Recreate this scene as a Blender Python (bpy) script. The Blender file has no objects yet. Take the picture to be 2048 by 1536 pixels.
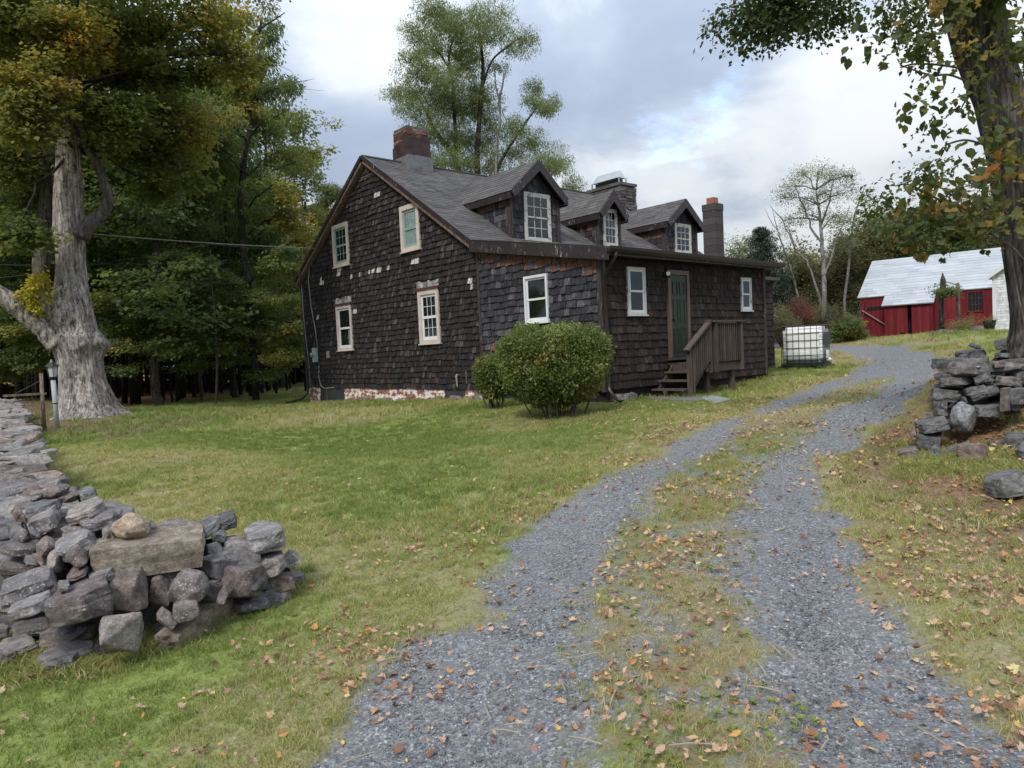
import bpy, bmesh, math, random
import numpy as np
from mathutils import Vector, Matrix, noise as mn
R = math.radians
scene = bpy.context.scene
COL = scene.collection
# ------------------------------------------------------------------ camera
CP = np.array([-11.937, -10.535, .91])
YAW, PITCH, ROLL = R(48.942), R(-2.44), R(-2.672)
FPX = 1424.2
def cam_axes():
    f = np.array([math.cos(PITCH)*math.cos(YAW), math.cos(PITCH)*math.sin(YAW), math.sin(PITCH)])
    r = np.array([math.sin(YAW), -math.cos(YAW), 0.]); u = np.cross(r, f)
    c, s = math.cos(ROLL), math.sin(ROLL)
    return c*r+s*u, -s*r+c*u, f
AR, AU, AF = cam_axes()
cam_d = bpy.data.cameras.new('camera'); cam = bpy.data.objects.new('camera', cam_d); COL.objects.link(cam)
cam_d.sensor_width = 36; cam_d.lens = FPX/2048*36; cam_d.clip_start = .05; cam_d.clip_end = 3000
cam.matrix_world = Matrix(((AR[0], AU[0], -AF[0], CP[0]), (AR[1], AU[1], -AF[1], CP[1]), (AR[2], AU[2], -AF[2], CP[2]), (0, 0, 0, 1)))
scene.camera = cam
# survey helpers: a sight line of the photograph -> a place in the world
def ray(px, py): return AF+(px-1024)/FPX*AR-(py-768)/FPX*AU
def onplane(px, py, ax, c):
    d = ray(px, py); t = (c-CP[ax])/d[ax]; return Vector(CP+t*d)
def at(px, py, dist):
    d = ray(px, py); return Vector(CP+d*dist/math.hypot(d[0], d[1]))
def gdir(px):          # horizontal direction of a picture column at mid height
    d = ray(px, 700); n = math.hypot(d[0], d[1]); return np.array([d[0]/n, d[1]/n])
def dirn(px, py):
    d = ray(px, py); return Vector(d/np.linalg.norm(d))
# ------------------------------------------------------------------ world
SUN_EL, SUN_AZ = R(46), R(205)   # direction the sun stands in (math angle in xy)
world = bpy.data.worlds.new('World'); scene.world = world; world.use_nodes = True
nt = world.node_tree; nt.nodes.clear(); N = nt.nodes; Lk = nt.links
def node(tree, typ, **kw):
    n = tree.nodes.new(typ)
    for k, v in kw.items():
        if k.startswith('i_'):
            key = k[2:]
            n.inputs[int(key) if key.isdigit() else key.replace('_', ' ')].default_value = v
        else: setattr(n, k, v)
    return n
def wn(typ, **kw): return node(nt, typ, **kw)
out = wn('ShaderNodeOutputWorld'); bg = wn('ShaderNodeBackground'); bg.inputs[1].default_value = .1
sky = wn('ShaderNodeTexSky', sky_type='NISHITA', sun_disc=False, sun_elevation=SUN_EL, sun_rotation=R(90)-SUN_AZ)
tc = wn('ShaderNodeTexCoord'); sep = wn('ShaderNodeSeparateXYZ'); Lk.new(tc.outputs['Generated'], sep.inputs[0])
def m(op, a, b=None, c=None, clamp=False):
    n = wn('ShaderNodeMath', operation=op, use_clamp=clamp)
    for i, v in enumerate((a, b, c)):
        if v is None: continue
        if isinstance(v, (int, float)): n.inputs[i].default_value = v
        else: Lk.new(v, n.inputs[i])
    return n.outputs[0]
zc = m('MAXIMUM', sep.outputs[2], 0.0)
den = m('ADD', zc, .22)
px_ = m('DIVIDE', sep.outputs[0], den); py_ = m('DIVIDE', sep.outputs[1], den)
comb = wn('ShaderNodeCombineXYZ'); Lk.new(px_, comb.inputs[0]); Lk.new(py_, comb.inputs[1])
def wnoise(scale, detail, rough, off, dist=0.):
    mp = wn('ShaderNodeMapping'); mp.inputs['Location'].default_value = off; Lk.new(comb.outputs[0], mp.inputs[0])
    n = wn('ShaderNodeTexNoise', noise_dimensions='3D'); n.inputs['Scale'].default_value = scale; n.inputs['Detail'].default_value = detail
    n.inputs['Roughness'].default_value = rough; n.inputs['Distortion'].default_value = dist
    Lk.new(mp.outputs[0], n.inputs['Vector']); return n.outputs['Fac']
def lump(px, py, k, amp):      # a broad bright or dull bank of cloud in that direction
    d = dirn(px, py); vm = wn('ShaderNodeVectorMath', operation='DOT_PRODUCT'); vm.inputs[1].default_value = d
    Lk.new(tc.outputs['Generated'], vm.inputs[0])
    e = m('MULTIPLY', m('SUBTRACT', vm.outputs['Value'], 1.0), k)
    return m('MULTIPLY', m('POWER', 2.718, e), amp)
n1 = wnoise(1.7, 8, .55, (3.1, 1.7, 0), .5)
n2 = wnoise(3.2, 4, .5, (7.3, 2.2, 4), .1)
br = m('ADD', m('MULTIPLY', n1, 1.05), m('MULTIPLY', n2, .42))
for a in ((720, 60, 170, .27), (1640, 270, 110, .24), (1330, 330, 160, .22), (1900, 330, 60, .12), (620, 300, 90, -.24), (1290, 120, 60, -.22), (1500, 420, 300, -.06), (560, 480, 200, .15), (1780, 60, 80, .1), (1480, 160, 150, -.1)):
    br = m('ADD', br, lump(*a))
mr = wn('ShaderNodeMapRange', interpolation_type='SMOOTHSTEP'); Lk.new(br, mr.inputs[0])
mr.inputs[1].default_value = .44; mr.inputs[2].default_value = 1.10; mr.inputs[3].default_value = 0; mr.inputs[4].default_value = 1
cr = wn('ShaderNodeValToRGB'); Lk.new(mr.outputs[0], cr.inputs[0])
e = cr.color_ramp.elements; e[0].position = 0; e[0].color = (.36, .435, .57, 1); e[1].position = 1; e[1].color = (.80, .83, .86, 1)
x = e.new(.38); x.color = (.47, .545, .665, 1); x = e.new(.68); x.color = (.68, .735, .80, 1)
# thicker light towards the zenith, as under any cloud deck: L = (1 + 2 sin h) / 3, taken relative to 15 degrees
zen = m('MULTIPLY', m('ADD', m('MULTIPLY', zc, 2.0), 1.0), 1/1.52)
vmul = wn('ShaderNodeVectorMath', operation='SCALE'); Lk.new(cr.outputs[0], vmul.inputs[0]); Lk.new(m('MULTIPLY', zen, CLOUD_K := 6.3), vmul.inputs['Scale'])
hole = m('ADD', m('MULTIPLY', wnoise(5.2, 6, .6, (1, 5, 9)), 1.1), m('ADD', lump(1330, 268, 700, .24), m('ADD', lump(1440, 215, 900, .26), m('ADD', lump(1765, 105, 1500, .2), lump(1280, 290, 900, .16)))))
hr = wn('ShaderNodeMapRange', interpolation_type='SMOOTHSTEP'); Lk.new(hole, hr.inputs[0]); hr.inputs[1].default_value = .72; hr.inputs[2].default_value = 1.12
skyv = wn('ShaderNodeVectorMath', operation='SCALE'); Lk.new(sky.outputs[0], skyv.inputs[0]); skyv.inputs['Scale'].default_value = 2.6
mx = wn('ShaderNodeMix', data_type='RGBA'); Lk.new(m('MULTIPLY', hr.outputs[0], .6), mx.inputs[0]); Lk.new(vmul.outputs[0], mx.inputs[6]); Lk.new(skyv.outputs[0], mx.inputs[7])
Lk.new(mx.outputs[2], bg.inputs[0]); Lk.new(bg.outputs[0], out.inputs[0])
# ------------------------------------------------------------------ sun behind thin cloud
sl = bpy.data.lights.new('sun', 'SUN'); sl.energy = 1.5; sl.angle = R(14); sl.color = (1, .95, .87)
so = bpy.data.objects.new('sun', sl); COL.objects.link(so)
sd = Vector((math.cos(SUN_EL)*math.cos(SUN_AZ), math.cos(SUN_EL)*math.sin(SUN_AZ), math.sin(SUN_EL)))
so.rotation_euler = sd.to_track_quat('Z', 'Y').to_euler()
vs = scene.view_settings; vs.view_transform = 'Standard'; vs.look = 'None'; vs.exposure = .9; vs.gamma = 1; vs.use_curve_mapping = False
scene.render.resolution_x = 1024; scene.render.resolution_y = 768
scene.cycles.max_bounces = 6; scene.cycles.diffuse_bounces = 3; scene.cycles.glossy_bounces = 2; scene.cycles.transparent_max_bounces = 12; scene.cycles.transmission_bounces = 3
scene.cycles.use_denoising = True
# ================================================================== helpers
rng = random.Random(7)
def tag(o, label=None, cat=None, group=None, kind=None):
    if label: o['label'] = label
    if cat: o['category'] = cat
    if group: o['group'] = group
    if kind: o['kind'] = kind
    return o
def empty(name, loc=(0, 0, 0), rz=0, label=None, cat=None, group=None, kind=None):
    o = bpy.data.objects.new(name, None); COL.objects.link(o); o.location = loc; o.rotation_euler = (0, 0, rz); o.empty_display_size = .2
    return tag(o, label, cat, group, kind)
def linkmesh(name, me, mat=None, parent=None, loc=None):
    o = bpy.data.objects.new(name, me); COL.objects.link(o)
    if mat and not me.materials:
        for mm in (mat if isinstance(mat, (list, tuple)) else [mat]): me.materials.append(mm)
    if parent: o.parent = parent
    if loc is not None: o.location = loc
    return o
class MB:
    """collects boxes, tubes and faces, then links them as one mesh"""
    def __init__(s): s.v = []; s.f = []; s.t = []; s.mi = []
    def add(s, vs, fs, tint=.5, mi=0):
        b = len(s.v); s.v.extend([tuple(p) for p in vs]); s.f.extend([tuple(b+i for i in q) for q in fs])
        s.t.extend([tint]*len(fs)); s.mi.extend([mi]*len(fs)); return s
    def box(s, a, b, tint=.5, mi=0):
        x0, y0, z0 = a; x1, y1, z1 = b
        return s.add([(x0, y0, z0), (x1, y0, z0), (x1, y1, z0), (x0, y1, z0), (x0, y0, z1), (x1, y0, z1), (x1, y1, z1), (x0, y1, z1)],
                     [(0, 3, 2, 1), (4, 5, 6, 7), (0, 1, 5, 4), (1, 2, 6, 5), (2, 3, 7, 6), (3, 0, 4, 7)], tint, mi)
    def hexa(s, p, tint=.5, mi=0):      # 8 corners, 0-3 outer loop, 4-7 inner loop
        return s.add(p, [(0, 1, 2, 3), (7, 6, 5, 4), (0, 4, 5, 1), (1, 5, 6, 2), (2, 6, 7, 3), (3, 7, 4, 0)], tint, mi)
    def bar(s, a, b, w, h, up=(0, 0, 1), tint=.5, mi=0):
        a, b = Vector(a), Vector(b); d = (b-a).normalized(); side = d.cross(Vector(up))
        side = side.normalized()*w/2 if side.length > 1e-6 else Vector((w/2, 0, 0)); u = side.cross(d).normalized()*h/2
        p = [a-side-u, a+side-u, a+side+u, a-side+u, b-side-u, b+side-u, b+side+u, b-side+u]
        return s.add(p, [(0, 3, 2, 1), (4, 5, 6, 7), (0, 1, 5, 4), (1, 2, 6, 5), (2, 3, 7, 6), (3, 0, 4, 7)], tint, mi)
    def tube(s, pts, rad, n=8, tint=.5, cap=True, mi=0):
        pts = [Vector(p) for p in pts]; k = len(pts)
        if not isinstance(rad, (list, tuple)): rad = [rad]*k
        b = len(s.v); ref = None
        for i, p in enumerate(pts):
            d = (pts[min(i+1, k-1)]-pts[max(i-1, 0)]).normalized()
            if ref is None: ref = d.orthogonal().normalized()
            ref = (ref-d*ref.dot(d)).normalized(); q = d.cross(ref)
            for j in range(n):
                a = 2*math.pi*j/n; s.v.append(tuple(p+(ref*math.cos(a)+q*math.sin(a))*rad[i]))
        for i in range(k-1):
            for j in range(n):
                s.f.append((b+i*n+j, b+i*n+(j+1) % n, b+(i+1)*n+(j+1) % n, b+(i+1)*n+j)); s.t.append(tint); s.mi.append(mi)
        if cap:
            s.f.append(tuple(b+j for j in range(n))[::-1]); s.f.append(tuple(b+(k-1)*n+j for j in range(n))); s.t += [tint, tint]; s.mi += [mi, mi]
        return s
    def mesh(s, name, smooth=False):
        me = bpy.data.meshes.new(name); me.from_pydata(s.v, [], s.f)
        a = me.attributes.new('tint', 'FLOAT', 'FACE'); a.data.foreach_set('value', np.array(s.t, dtype=np.float32))
        if any(s.mi): me.polygons.foreach_set('material_index', np.array(s.mi, dtype=np.int32))
        if smooth: me.polygons.foreach_set('use_smooth', np.ones(len(s.f), dtype=bool))
        me.update(); return me
    def build(s, name, mat, parent=None, smooth=False, label=None):
        o = linkmesh(name, s.mesh(name, smooth), mat, parent)
        if label: o['label'] = label
        return o
def box_obj(name, a, b, mat, parent=None): return MB().box(a, b).build(name, mat, parent)
# ------------------------------------------------------------------ materials
def ramp(t, fac, stops):
    r_ = t.nodes.new('ShaderNodeValToRGB'); t.links.new(fac, r_.inputs[0]); e = r_.color_ramp.elements
    while len(e) < len(stops): e.new(.5)
    for el, (p, c) in zip(e, stops): el.position = p; el.color = (*c, 1)
    return r_.outputs[0]
class Mat:
    def __init__(s, name, rough=.8, spec=.3):
        s.m = bpy.data.materials.new(name); s.m.use_nodes = True; s.t = s.m.node_tree; s.b = s.t.nodes['Principled BSDF']
        s.b.inputs['Roughness'].default_value = rough; s.b.inputs['Specular IOR Level'].default_value = spec
        s._tc = None
    def n(s, typ, **kw): return node(s.t, typ, **kw)
    def l(s, a, b): s.t.links.new(a, b)
    def math(s, op, a, b=None, clamp=False):
        n = s.n('ShaderNodeMath', operation=op, use_clamp=clamp)
        for i, v in enumerate((a, b)):
            if v is None: continue
            if isinstance(v, (int, float)): n.inputs[i].default_value = v
            else: s.l(v, n.inputs[i])
        return n.outputs[0]
    def co(s, kind='Object'):
        if s._tc is None: s._tc = s.n('ShaderNodeTexCoord')
        return s._tc.outputs[kind]
    def mapped(s, scale, kind='Object', rot=(0, 0, 0)):
        mp = s.n('ShaderNodeMapping'); mp.inputs['Scale'].default_value = scale if isinstance(scale, (list, tuple)) else (scale,)*3
        mp.inputs['Rotation'].default_value = rot; s.l(s.co(kind), mp.inputs[0]); return mp.outputs[0]
    def noise(s, scale, detail=4, rough=.55, vec=None, dist=0.):
        n = s.n('ShaderNodeTexNoise'); n.inputs['Detail'].default_value = detail; n.inputs['Roughness'].default_value = rough; n.inputs['Distortion'].default_value = dist
        if vec is None: n.inputs['Scale'].default_value = 1; vec = s.mapped(scale)
        else: n.inputs['Scale'].default_value = scale
        s.l(vec, n.inputs['Vector']); return n.outputs['Fac']
    def attr(s, name, inst=False):
        n = s.n('ShaderNodeAttribute', attribute_name=name, attribute_type='INSTANCER' if inst else 'GEOMETRY'); return n.outputs['Fac']
    def ramp(s, f, stops): return ramp(s.t, f, stops)
    def mix(s, f, a, b, blend='MIX'):
        n = s.n('ShaderNodeMix', data_type='RGBA', blend_type=blend)
        for i, v in ((0, f), (6, a), (7, b)):
            if isinstance(v, (int, float)): n.inputs[i].default_value = v
            elif isinstance(v, tuple): n.inputs[i].default_value = (*v, 1)
            else: s.l(v, n.inputs[i])
        return n.outputs[2]
    def scale(s, col, f):
        n = s.n('ShaderNodeVectorMath', operation='SCALE')
        s.l(col, n.inputs[0]) if not isinstance(col, tuple) else setattr(n.inputs[0], 'default_value', col)
        if isinstance(f, (int, float)): n.inputs['Scale'].default_value = f
        else: s.l(f, n.inputs['Scale'])
        return n.outputs[0]
    def color(s, c):
        if isinstance(c, tuple): s.b.inputs['Base Color'].default_value = (*c, 1)
        else: s.l(c, s.b.inputs['Base Color'])
        return s
    def bump(s, h, strength=.5, dist=.01):
        n = s.n('ShaderNodeBump'); n.inputs['Strength'].default_value = strength; n.inputs['Distance'].default_value = dist
        s.l(h, n.inputs['Height']); s.l(n.outputs[0], s.b.inputs['Normal']); return s
def simple(name, col, rough=.7, var=.25, scale=3, bump=0, metallic=0, spec=.3):
    a = Mat(name, rough, spec); n = a.noise(scale, 5, .6)
    lo = tuple(c*(1-var) for c in col); hi = tuple(min(1, c*(1+var)) for c in col)
    a.color(a.ramp(n, [(.3, lo), (.7, hi)])); a.b.inputs['Metallic'].default_value = metallic
    if bump: a.bump(a.noise(scale*8, 4), bump)
    return a.m
M = {}
# cedar shingles, weathered almost black; tint picks the single shingle's tone
def shingle_mat(name, dark, mid, light):
    a = Mat(name, .85, .25); t = a.attr('tint')
    grain = a.noise(1, 6, .7, a.mapped((70, 70, 2.2))); big = a.noise(1, 3, .6, a.mapped((9, 9, 1.2)))
    base = a.ramp(t, [(0, dark), (.55, mid), (.8, light), (.9, light), (.93, (.050, .023, .017)), (.955, (.095, .036, .020)), (.965, (.32, .30, .29)), (1, (.50, .48, .465))])
    g = a.ramp(grain, [(.36, (.35, .35, .36)), (.5, (.95, .94, .94)), (.62, (2.1, 2.05, 2.05))])
    c = a.mix(1., base, g, 'MULTIPLY')
    c = a.mix(a.ramp(big, [(.54, (0, 0, 0)), (.72, (.5, .5, .5))]), c, a.scale(c, 1.9))
    a.color(c); a.bump(grain, .5, .006); return a.m
M['shingle'] = shingle_mat('weathered_shingle', (.013, .011, .012), (.027, .023, .023), (.066, .058, .058))
M['shingle_grey'] = shingle_mat('grey_weathered_shingle', (.018, .017, .020), (.036, .034, .039), (.085, .081, .089))
M['shingle_front'] = shingle_mat('brown_weathered_shingle', (.018, .013, .012), (.028, .021, .019), (.045, .036, .033))
a = Mat('asphalt_shingle', .92, .2); t = a.attr('tint'); n = a.noise(60, 3)
a.color(a.mix(1., a.ramp(t, [(0, (.062, .058, .058)), (.5, (.098, .093, .091)), (1, (.15, .144, .138))]), a.ramp(n, [(.3, (.6, .6, .6)), (.7, (1.4, 1.4, 1.4))]), 'MULTIPLY')); a.bump(n, .4, .004); M['roof'] = a.m
a = Mat('brown_black_paint', .45, .5); n = a.noise(1, 5, .7, a.mapped((25, 25, 6))); n2 = a.noise(2.2, 2)
pk = a.ramp(a.math('ADD', n, a.math('MULTIPLY', n2, .35)), [(.80, (0, 0, 0)), (.86, (1, 1, 1))])
a.color(a.mix(pk, a.ramp(a.noise(6), [(.3, (.016, .010, .011)), (.7, (.034, .021, .022))]), (.32, .30, .29))); a.bump(n, .25, .004); M['fascia'] = a.m
a = Mat('weathered_wood_trim', .85); n = a.noise(1, 5, .7, a.mapped((18, 18, 5)))
a.color(a.ramp(n, [(.3, (.05, .036, .031)), (.5, (.13, .09, .075)), (.7, (.30, .23, .20))])); a.bump(n, .4); M['rake'] = a.m
a = Mat('dark_corner_board', .8); n = a.noise(1, 5, .7, a.mapped((22, 22, 4)))
a.color(a.ramp(n, [(.3, (.02, .015, .015)), (.55, (.05, .04, .038)), (.75, (.2, .17, .16))])); M['corner'] = a.m
def paint(name, col, chip=None, k=.74):
    a = Mat(name, .45, .4); n = a.noise(9, 6, .65)
    v = a.ramp(a.noise(4, 3), [(.3, tuple(c*.86 for c in col)), (.7, col)])
    if chip: v = a.mix(a.ramp(n, [(k-.06, (0, 0, 0)), (k, (1, 1, 1))]), v, chip)
    a.color(v); return a.m
M['white'] = paint('white_window_paint', (.70, .71, .72))
M['white_old'] = paint('old_white_window_paint', (.55, .54, .52), (.2, .15, .12), .62)
M['pinkwood'] = paint('faded_pink_trim', (.60, .51, .46), (.22, .16, .13), .66)
M['green_sash'] = paint('sage_green_sash_paint', (.24, .35, .31))
M['brownhead'] = paint('brown_head_flashing', (.09, .04, .04))
M['door'] = paint('dark_green_door_paint', (.024, .034, .024))
M['doortrim'] = paint('brown_door_trim', (.13, .085, .068), (.03, .02, .02), .66)
M['dark'] = simple('painted_interior_shade', (.012, .012, .013), .9, .1)  # flat backing, darkness of the unmodelled rooms put into its colour
M['curtain'] = simple('white_curtain', (.55, .60, .66), .9, .12, 8)
M['black'] = simple('black_metal', (.012, .012, .012), .45, .2, spec=.5)
M['gutter'] = simple('dark_brown_gutter', (.022, .014, .014), .32, .2, spec=.5)
M['galv'] = simple('galvanised_steel', (.55, .57, .58), .35, .1, metallic=.85)
M['greybox'] = simple('grey_meter_enamel', (.36, .41, .42), .5, .1)
M['conduit'] = simple('grey_conduit', (.26, .25, .24), .6, .15)
a = Mat('window_glass', .04, .5); gl = a.n('ShaderNodeBsdfGlossy'); gl.inputs['Roughness'].default_value = .03
tr = a.n('ShaderNodeBsdfTransparent'); tr.inputs[0].default_value = (.8, .84, .83, 1); lw = a.n('ShaderNodeFresnel'); lw.inputs[0].default_value = 1.5
lw2 = a.n('ShaderNodeLayerWeight'); lw2.inputs[0].default_value = .5; ms = a.n('ShaderNodeMixShader'); a.l(a.math('ADD', a.math('MULTIPLY', a.math('POWER', lw2.outputs['Facing'], 4.), .8), .05, clamp=True), ms.inputs[0]); a.l(tr.outputs[0], ms.inputs[1]); a.l(gl.outputs[0], ms.inputs[2])
a.bump(a.noise(1.2, 2), .03, .02); bn = a.b.inputs['Normal'].links[0].from_socket; a.l(bn, gl.inputs['Normal'])
a.l(ms.outputs[0], a.t.nodes['Material Output'].inputs[0]); M['glass'] = a.m
# porch wood
a = Mat('porch_wood', .85); n = a.noise(1, 6, .7, a.mapped((30, 30, 3))); t = a.attr('tint')
a.color(a.mix(1., a.ramp(n, [(.3, (.034, .027, .024)), (.6, (.078, .06, .053)), (.8, (.15, .122, .108))]), a.ramp(t, [(0, (.6, .6, .6)), (1, (1.4, 1.4, 1.35))]), 'MULTIPLY')); a.bump(n, .35); M['porch'] = a.m
# foundation: flaking whitewash on red masonry
a = Mat('flaking_whitewash', .9); n = a.noise(5.5, 6, .68); w = a.noise(1, 4, .6, a.mapped((3, 1.2, 9)))
k_ = a.math('ADD', a.math('MULTIPLY', n, .7), a.math('MULTIPLY', w, .45))
a.color(a.ramp(k_, [(.46, (.10, .085, .08)), (.51, (.22, .10, .07)), (.57, (.34, .17, .13)), (.60, (.66, .58, .54)), (.8, (.74, .70, .68))])); a.bump(k_, .8, .02); M['whitewash'] = a.m
def stone_mat(name, c0, c1, c2, lich=.0, scale=1.):
    a = Mat(name, .88, .25); gm = a.n('ShaderNodeNewGeometry'); W_ = gm.outputs['Position']; n = a.noise(14*scale, 6, .62, W_); n3 = a.noise(75*scale, 5, .7, W_)
    oi = a.n('ShaderNodeObjectInfo'); base = a.ramp(n, [(.3, c0), (.5, c1), (.7, c2)])
    tone = a.ramp(oi.outputs['Random'], [(0, (.62, .6, .6)), (.25, (1.0, .96, .97)), (.45, (.85, .84, .88)), (.6, (1.12, .98, .92)), (.8, (.8, .79, .8)), (1, (1.3, 1.22, 1.16))])
    c = a.mix(1., base, tone, 'MULTIPLY'); c = a.mix(1., c, a.ramp(n3, [(.25, (.45, .45, .45)), (.5, (1, 1, 1)), (.75, (1.55, 1.55, 1.55))]), 'MULTIPLY')
    if lich:
        vo = a.n('ShaderNodeTexVoronoi'); vo.inputs['Scale'].default_value = 60*scale; a.l(W_, vo.inputs['Vector'])
        ln = a.math('ADD', a.math('MULTIPLY', a.noise(9*scale, 3, .6, W_), 1.1), a.math('MULTIPLY', vo.outputs['Distance'], -.9))
        ln = a.math('ADD', ln, a.math('MULTIPLY', n3, .18)); c = a.mix(a.ramp(ln, [(.58-lich, (0, 0, 0)), (.63-lich, (.75, .75, .75))]), c, (.42, .42, .40))
    a.color(c); a.bump(a.math('ADD', a.math('MULTIPLY', n3, .5), a.noise(240*scale, 3, .6, W_)), .7, .008); return a.m
M['stone'] = stone_mat('bluestone', (0.12, 0.116, 0.115), (0.22, 0.212, 0.206), (0.36, 0.35, 0.33), .05)
M['stone_side'] = stone_mat('dark_fieldstone', (0.07, 0.071, 0.071), (0.14, 0.142, 0.142), (0.24, 0.243, 0.238), .02)
M['stone_tan'] = stone_mat('tan_sandstone', (0.135, 0.115, 0.088), (0.270, 0.230, 0.176), (0.405, 0.365, 0.297), .0)
M['stone_lichen'] = stone_mat('lichen_stone', (0.10, 0.092, 0.090), (0.180, 0.168, 0.162), (0.28, 0.265, 0.25), .13)
M['stone_white'] = stone_mat('pale_quartz_boulder', (0.14, 0.14, 0.145), (0.32, 0.33, 0.335), (0.55, 0.56, 0.565), .02, 2.2)
M['stone_brown'] = stone_mat('brown_fieldstone', (0.09, 0.072, 0.066), (0.165, 0.138, 0.126), (0.26, 0.228, 0.208), .04)
M['mortar'] = simple('sooty_mortar', (.10, .095, .09), .95, .3, 8)
def tinted(name, stops, rough=.85, sc=30, bump=.4):
    a = Mat(name, rough); t = a.attr('tint'); n = a.noise(sc, 5, .65)
    a.color(a.mix(1., a.ramp(t, stops), a.ramp(n, [(.3, (.6, .6, .6)), (.7, (1.35, 1.35, 1.35))]), 'MULTIPLY')); a.bump(n, bump, .006); return a.m
M['brick'] = tinted('old_brick', [(0, (.06, .028, .024)), (.6, (.15, .065, .052)), (1, (.26, .18, .155))])
M['parge'] = simple('peeling_brown_parging', (.045, .026, .026), .6, .45, 3, .4)
M['lead'] = simple('lead_flashing', (.15, .155, .165), .6, .3, 5, .4)
M['cblock'] = tinted('dark_concrete_block', [(0, (.05, .045, .046)), (1, (.085, .078, .08))], sc=50)
M['clay'] = simple('terracotta_flue', (.33, .13, .075), .8, .2)
M['chstone'] = tinted('chimney_stone', [(0, (.05, .046, .045)), (.6, (.10, .092, .09)), (1, (.17, .16, .15))], sc=25)
# bark
def bark(name, c0, c1, c2, sc=(14, 14, 1.6), bstr=.8, moss=None):
    a = Mat(name, .92, .15); n = a.math('ADD', a.math('MULTIPLY', a.noise(1, 7, .72, a.mapped(sc), .6), .62), a.math('MULTIPLY', a.noise(1, 5, .7, a.mapped((sc[0]*.8, sc[1]*.8, sc[2]*4.5)), .8), .38)); n2 = a.noise(1.3, 4)
    c = a.ramp(n, [(.40, c0), (.5, c1), (.60, c2)]); c = a.mix(1., c, a.ramp(n2, [(.3, (.7, .7, .7)), (.7, (1.25, 1.25, 1.25))]), 'MULTIPLY')
    a.color(c); a.bump(n, bstr, .05); return a.m
M['bark_old'] = bark('old_maple_bark', (.05, .042, .038), (.26, .23, .21), (.50, .46, .43), (13, 13, 1.5), 1.)
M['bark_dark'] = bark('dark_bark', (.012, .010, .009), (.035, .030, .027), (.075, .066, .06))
M['bark_mid'] = bark('grey_bark', (.03, .026, .023), (.08, .07, .063), (.15, .135, .12))
M['bark_pale'] = bark('pale_bark', (.08, .075, .07), (.18, .17, .16), (.30, .29, .27), (4, 4, 1.5))
M['bark_right'] = bark('furrowed_bark', (.02, .017, .016), (.085, .075, .07), (.18, .165, .155), (16, 16, 1.1), 1.)
# leaves
def leaf_mat(name, stops, transl=.45, rough=.55, inst=False):
    a = Mat(name, rough, .25); t = a.attr('tint', inst)
    c = a.ramp(t, stops); a.color(c)
    tl = a.n('ShaderNodeBsdfTranslucent'); a.l(a.mix(1., c, (1.35, 1.3, .85), 'MULTIPLY'), tl.inputs[0])
    ms = a.n('ShaderNodeMixShader'); ms.inputs[0].default_value = transl; a.l(a.b.outputs[0], ms.inputs[1]); a.l(tl.outputs[0], ms.inputs[2])
    a.l(ms.outputs[0], a.t.nodes['Material Output'].inputs[0]); return a.m
G_D, G_M, G_Y, OR = (.030, .055, .020), (.062, .10, .032), (.16, .17, .035), (.34, .15, .035)
M['leaf_maple'] = leaf_mat('maple_leaves', [(0, (.075, .10, .032)), (.45, (.14, .165, .05)), (.7, (.24, .24, .07)), (.85, (.40, .31, .085)), (1, (.55, .30, .085))], .5)
M['leaf_forest'] = leaf_mat('woodland_leaves', [(0, (.062, .10, .044)), (.5, (.125, .17, .064)), (.78, (.22, .24, .08)), (.9, (.34, .30, .085)), (1, (.45, .30, .08))], .5)
M['leaf_locust'] = leaf_mat('feathery_leaves', [(0, (.085, .115, .055)), (.5, (.155, .20, .085)), (1, (.25, .29, .12))])
M['leaf_pale'] = leaf_mat('thin_autumn_leaves', [(0, (0.120, 0.150, 0.090)), (.5, (0.195, 0.225, 0.128)), (1, (0.300, 0.300, 0.180))])
M['leaf_brush'] = leaf_mat('brushy_leaves', [(0, (.11, .10, .07)), (.4, (.17, .17, .09)), (.7, (.23, .235, .10)), (1, (.30, .18, .10))])
M['leaf_red'] = leaf_mat('red_brush_leaves', [(0, (0.130, 0.065, 0.052)), (1, (0.286, 0.104, 0.091))])
M['leaf_bush'] = leaf_mat('clipped_bush_leaves', [(0, (.07, .10, .03)), (.5, (.15, .19, .055)), (.85, (.25, .28, .09)), (1, (.26, .15, .07))], .35)
M['leaf_spruce'] = leaf_mat('spruce_needles', [(0, (0.023, 0.039, 0.029)), (1, (0.052, 0.075, 0.049))], .1)
M['leaf_right'] = leaf_mat('climbing_leaves', [(0, (.05, .07, .03)), (.5, (.10, .125, .045)), (.75, (.19, .18, .055)), (.9, (.34, .22, .06)), (1, (.42, .19, .06))], .45)
M['leaf_yellow'] = leaf_mat('yellow_sprouts', [(0, (.30, .30, .05)), (1, (.50, .42, .06))])
M['fallen'] = leaf_mat('fallen_leaves', [(0, (.16, .085, .06)), (.28, (.28, .145, .10)), (.5, (.42, .27, .19)), (.72, (.52, .38, .26)), (.86, (.46, .20, .07)), (.95, (.58, .46, .14)), (1, (.6, .55, .3))], .12, .7, True)
M['grass'] = leaf_mat('grass_blades', [(0, (.15, .205, .05)), (.4, (.25, .285, .085)), (.7, (.39, .365, .145)), (1, (.48, .42, .25))], .3, .55, True)
a = Mat('gravel_stone', .85); t = a.attr('tint', True); a.color(a.ramp(t, [(0, (.06, .064, .07)), (.5, (.13, .136, .145)), (.9, (.24, .247, .256)), (1, (.48, .48, .48))])); M['pebble'] = a.m
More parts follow.
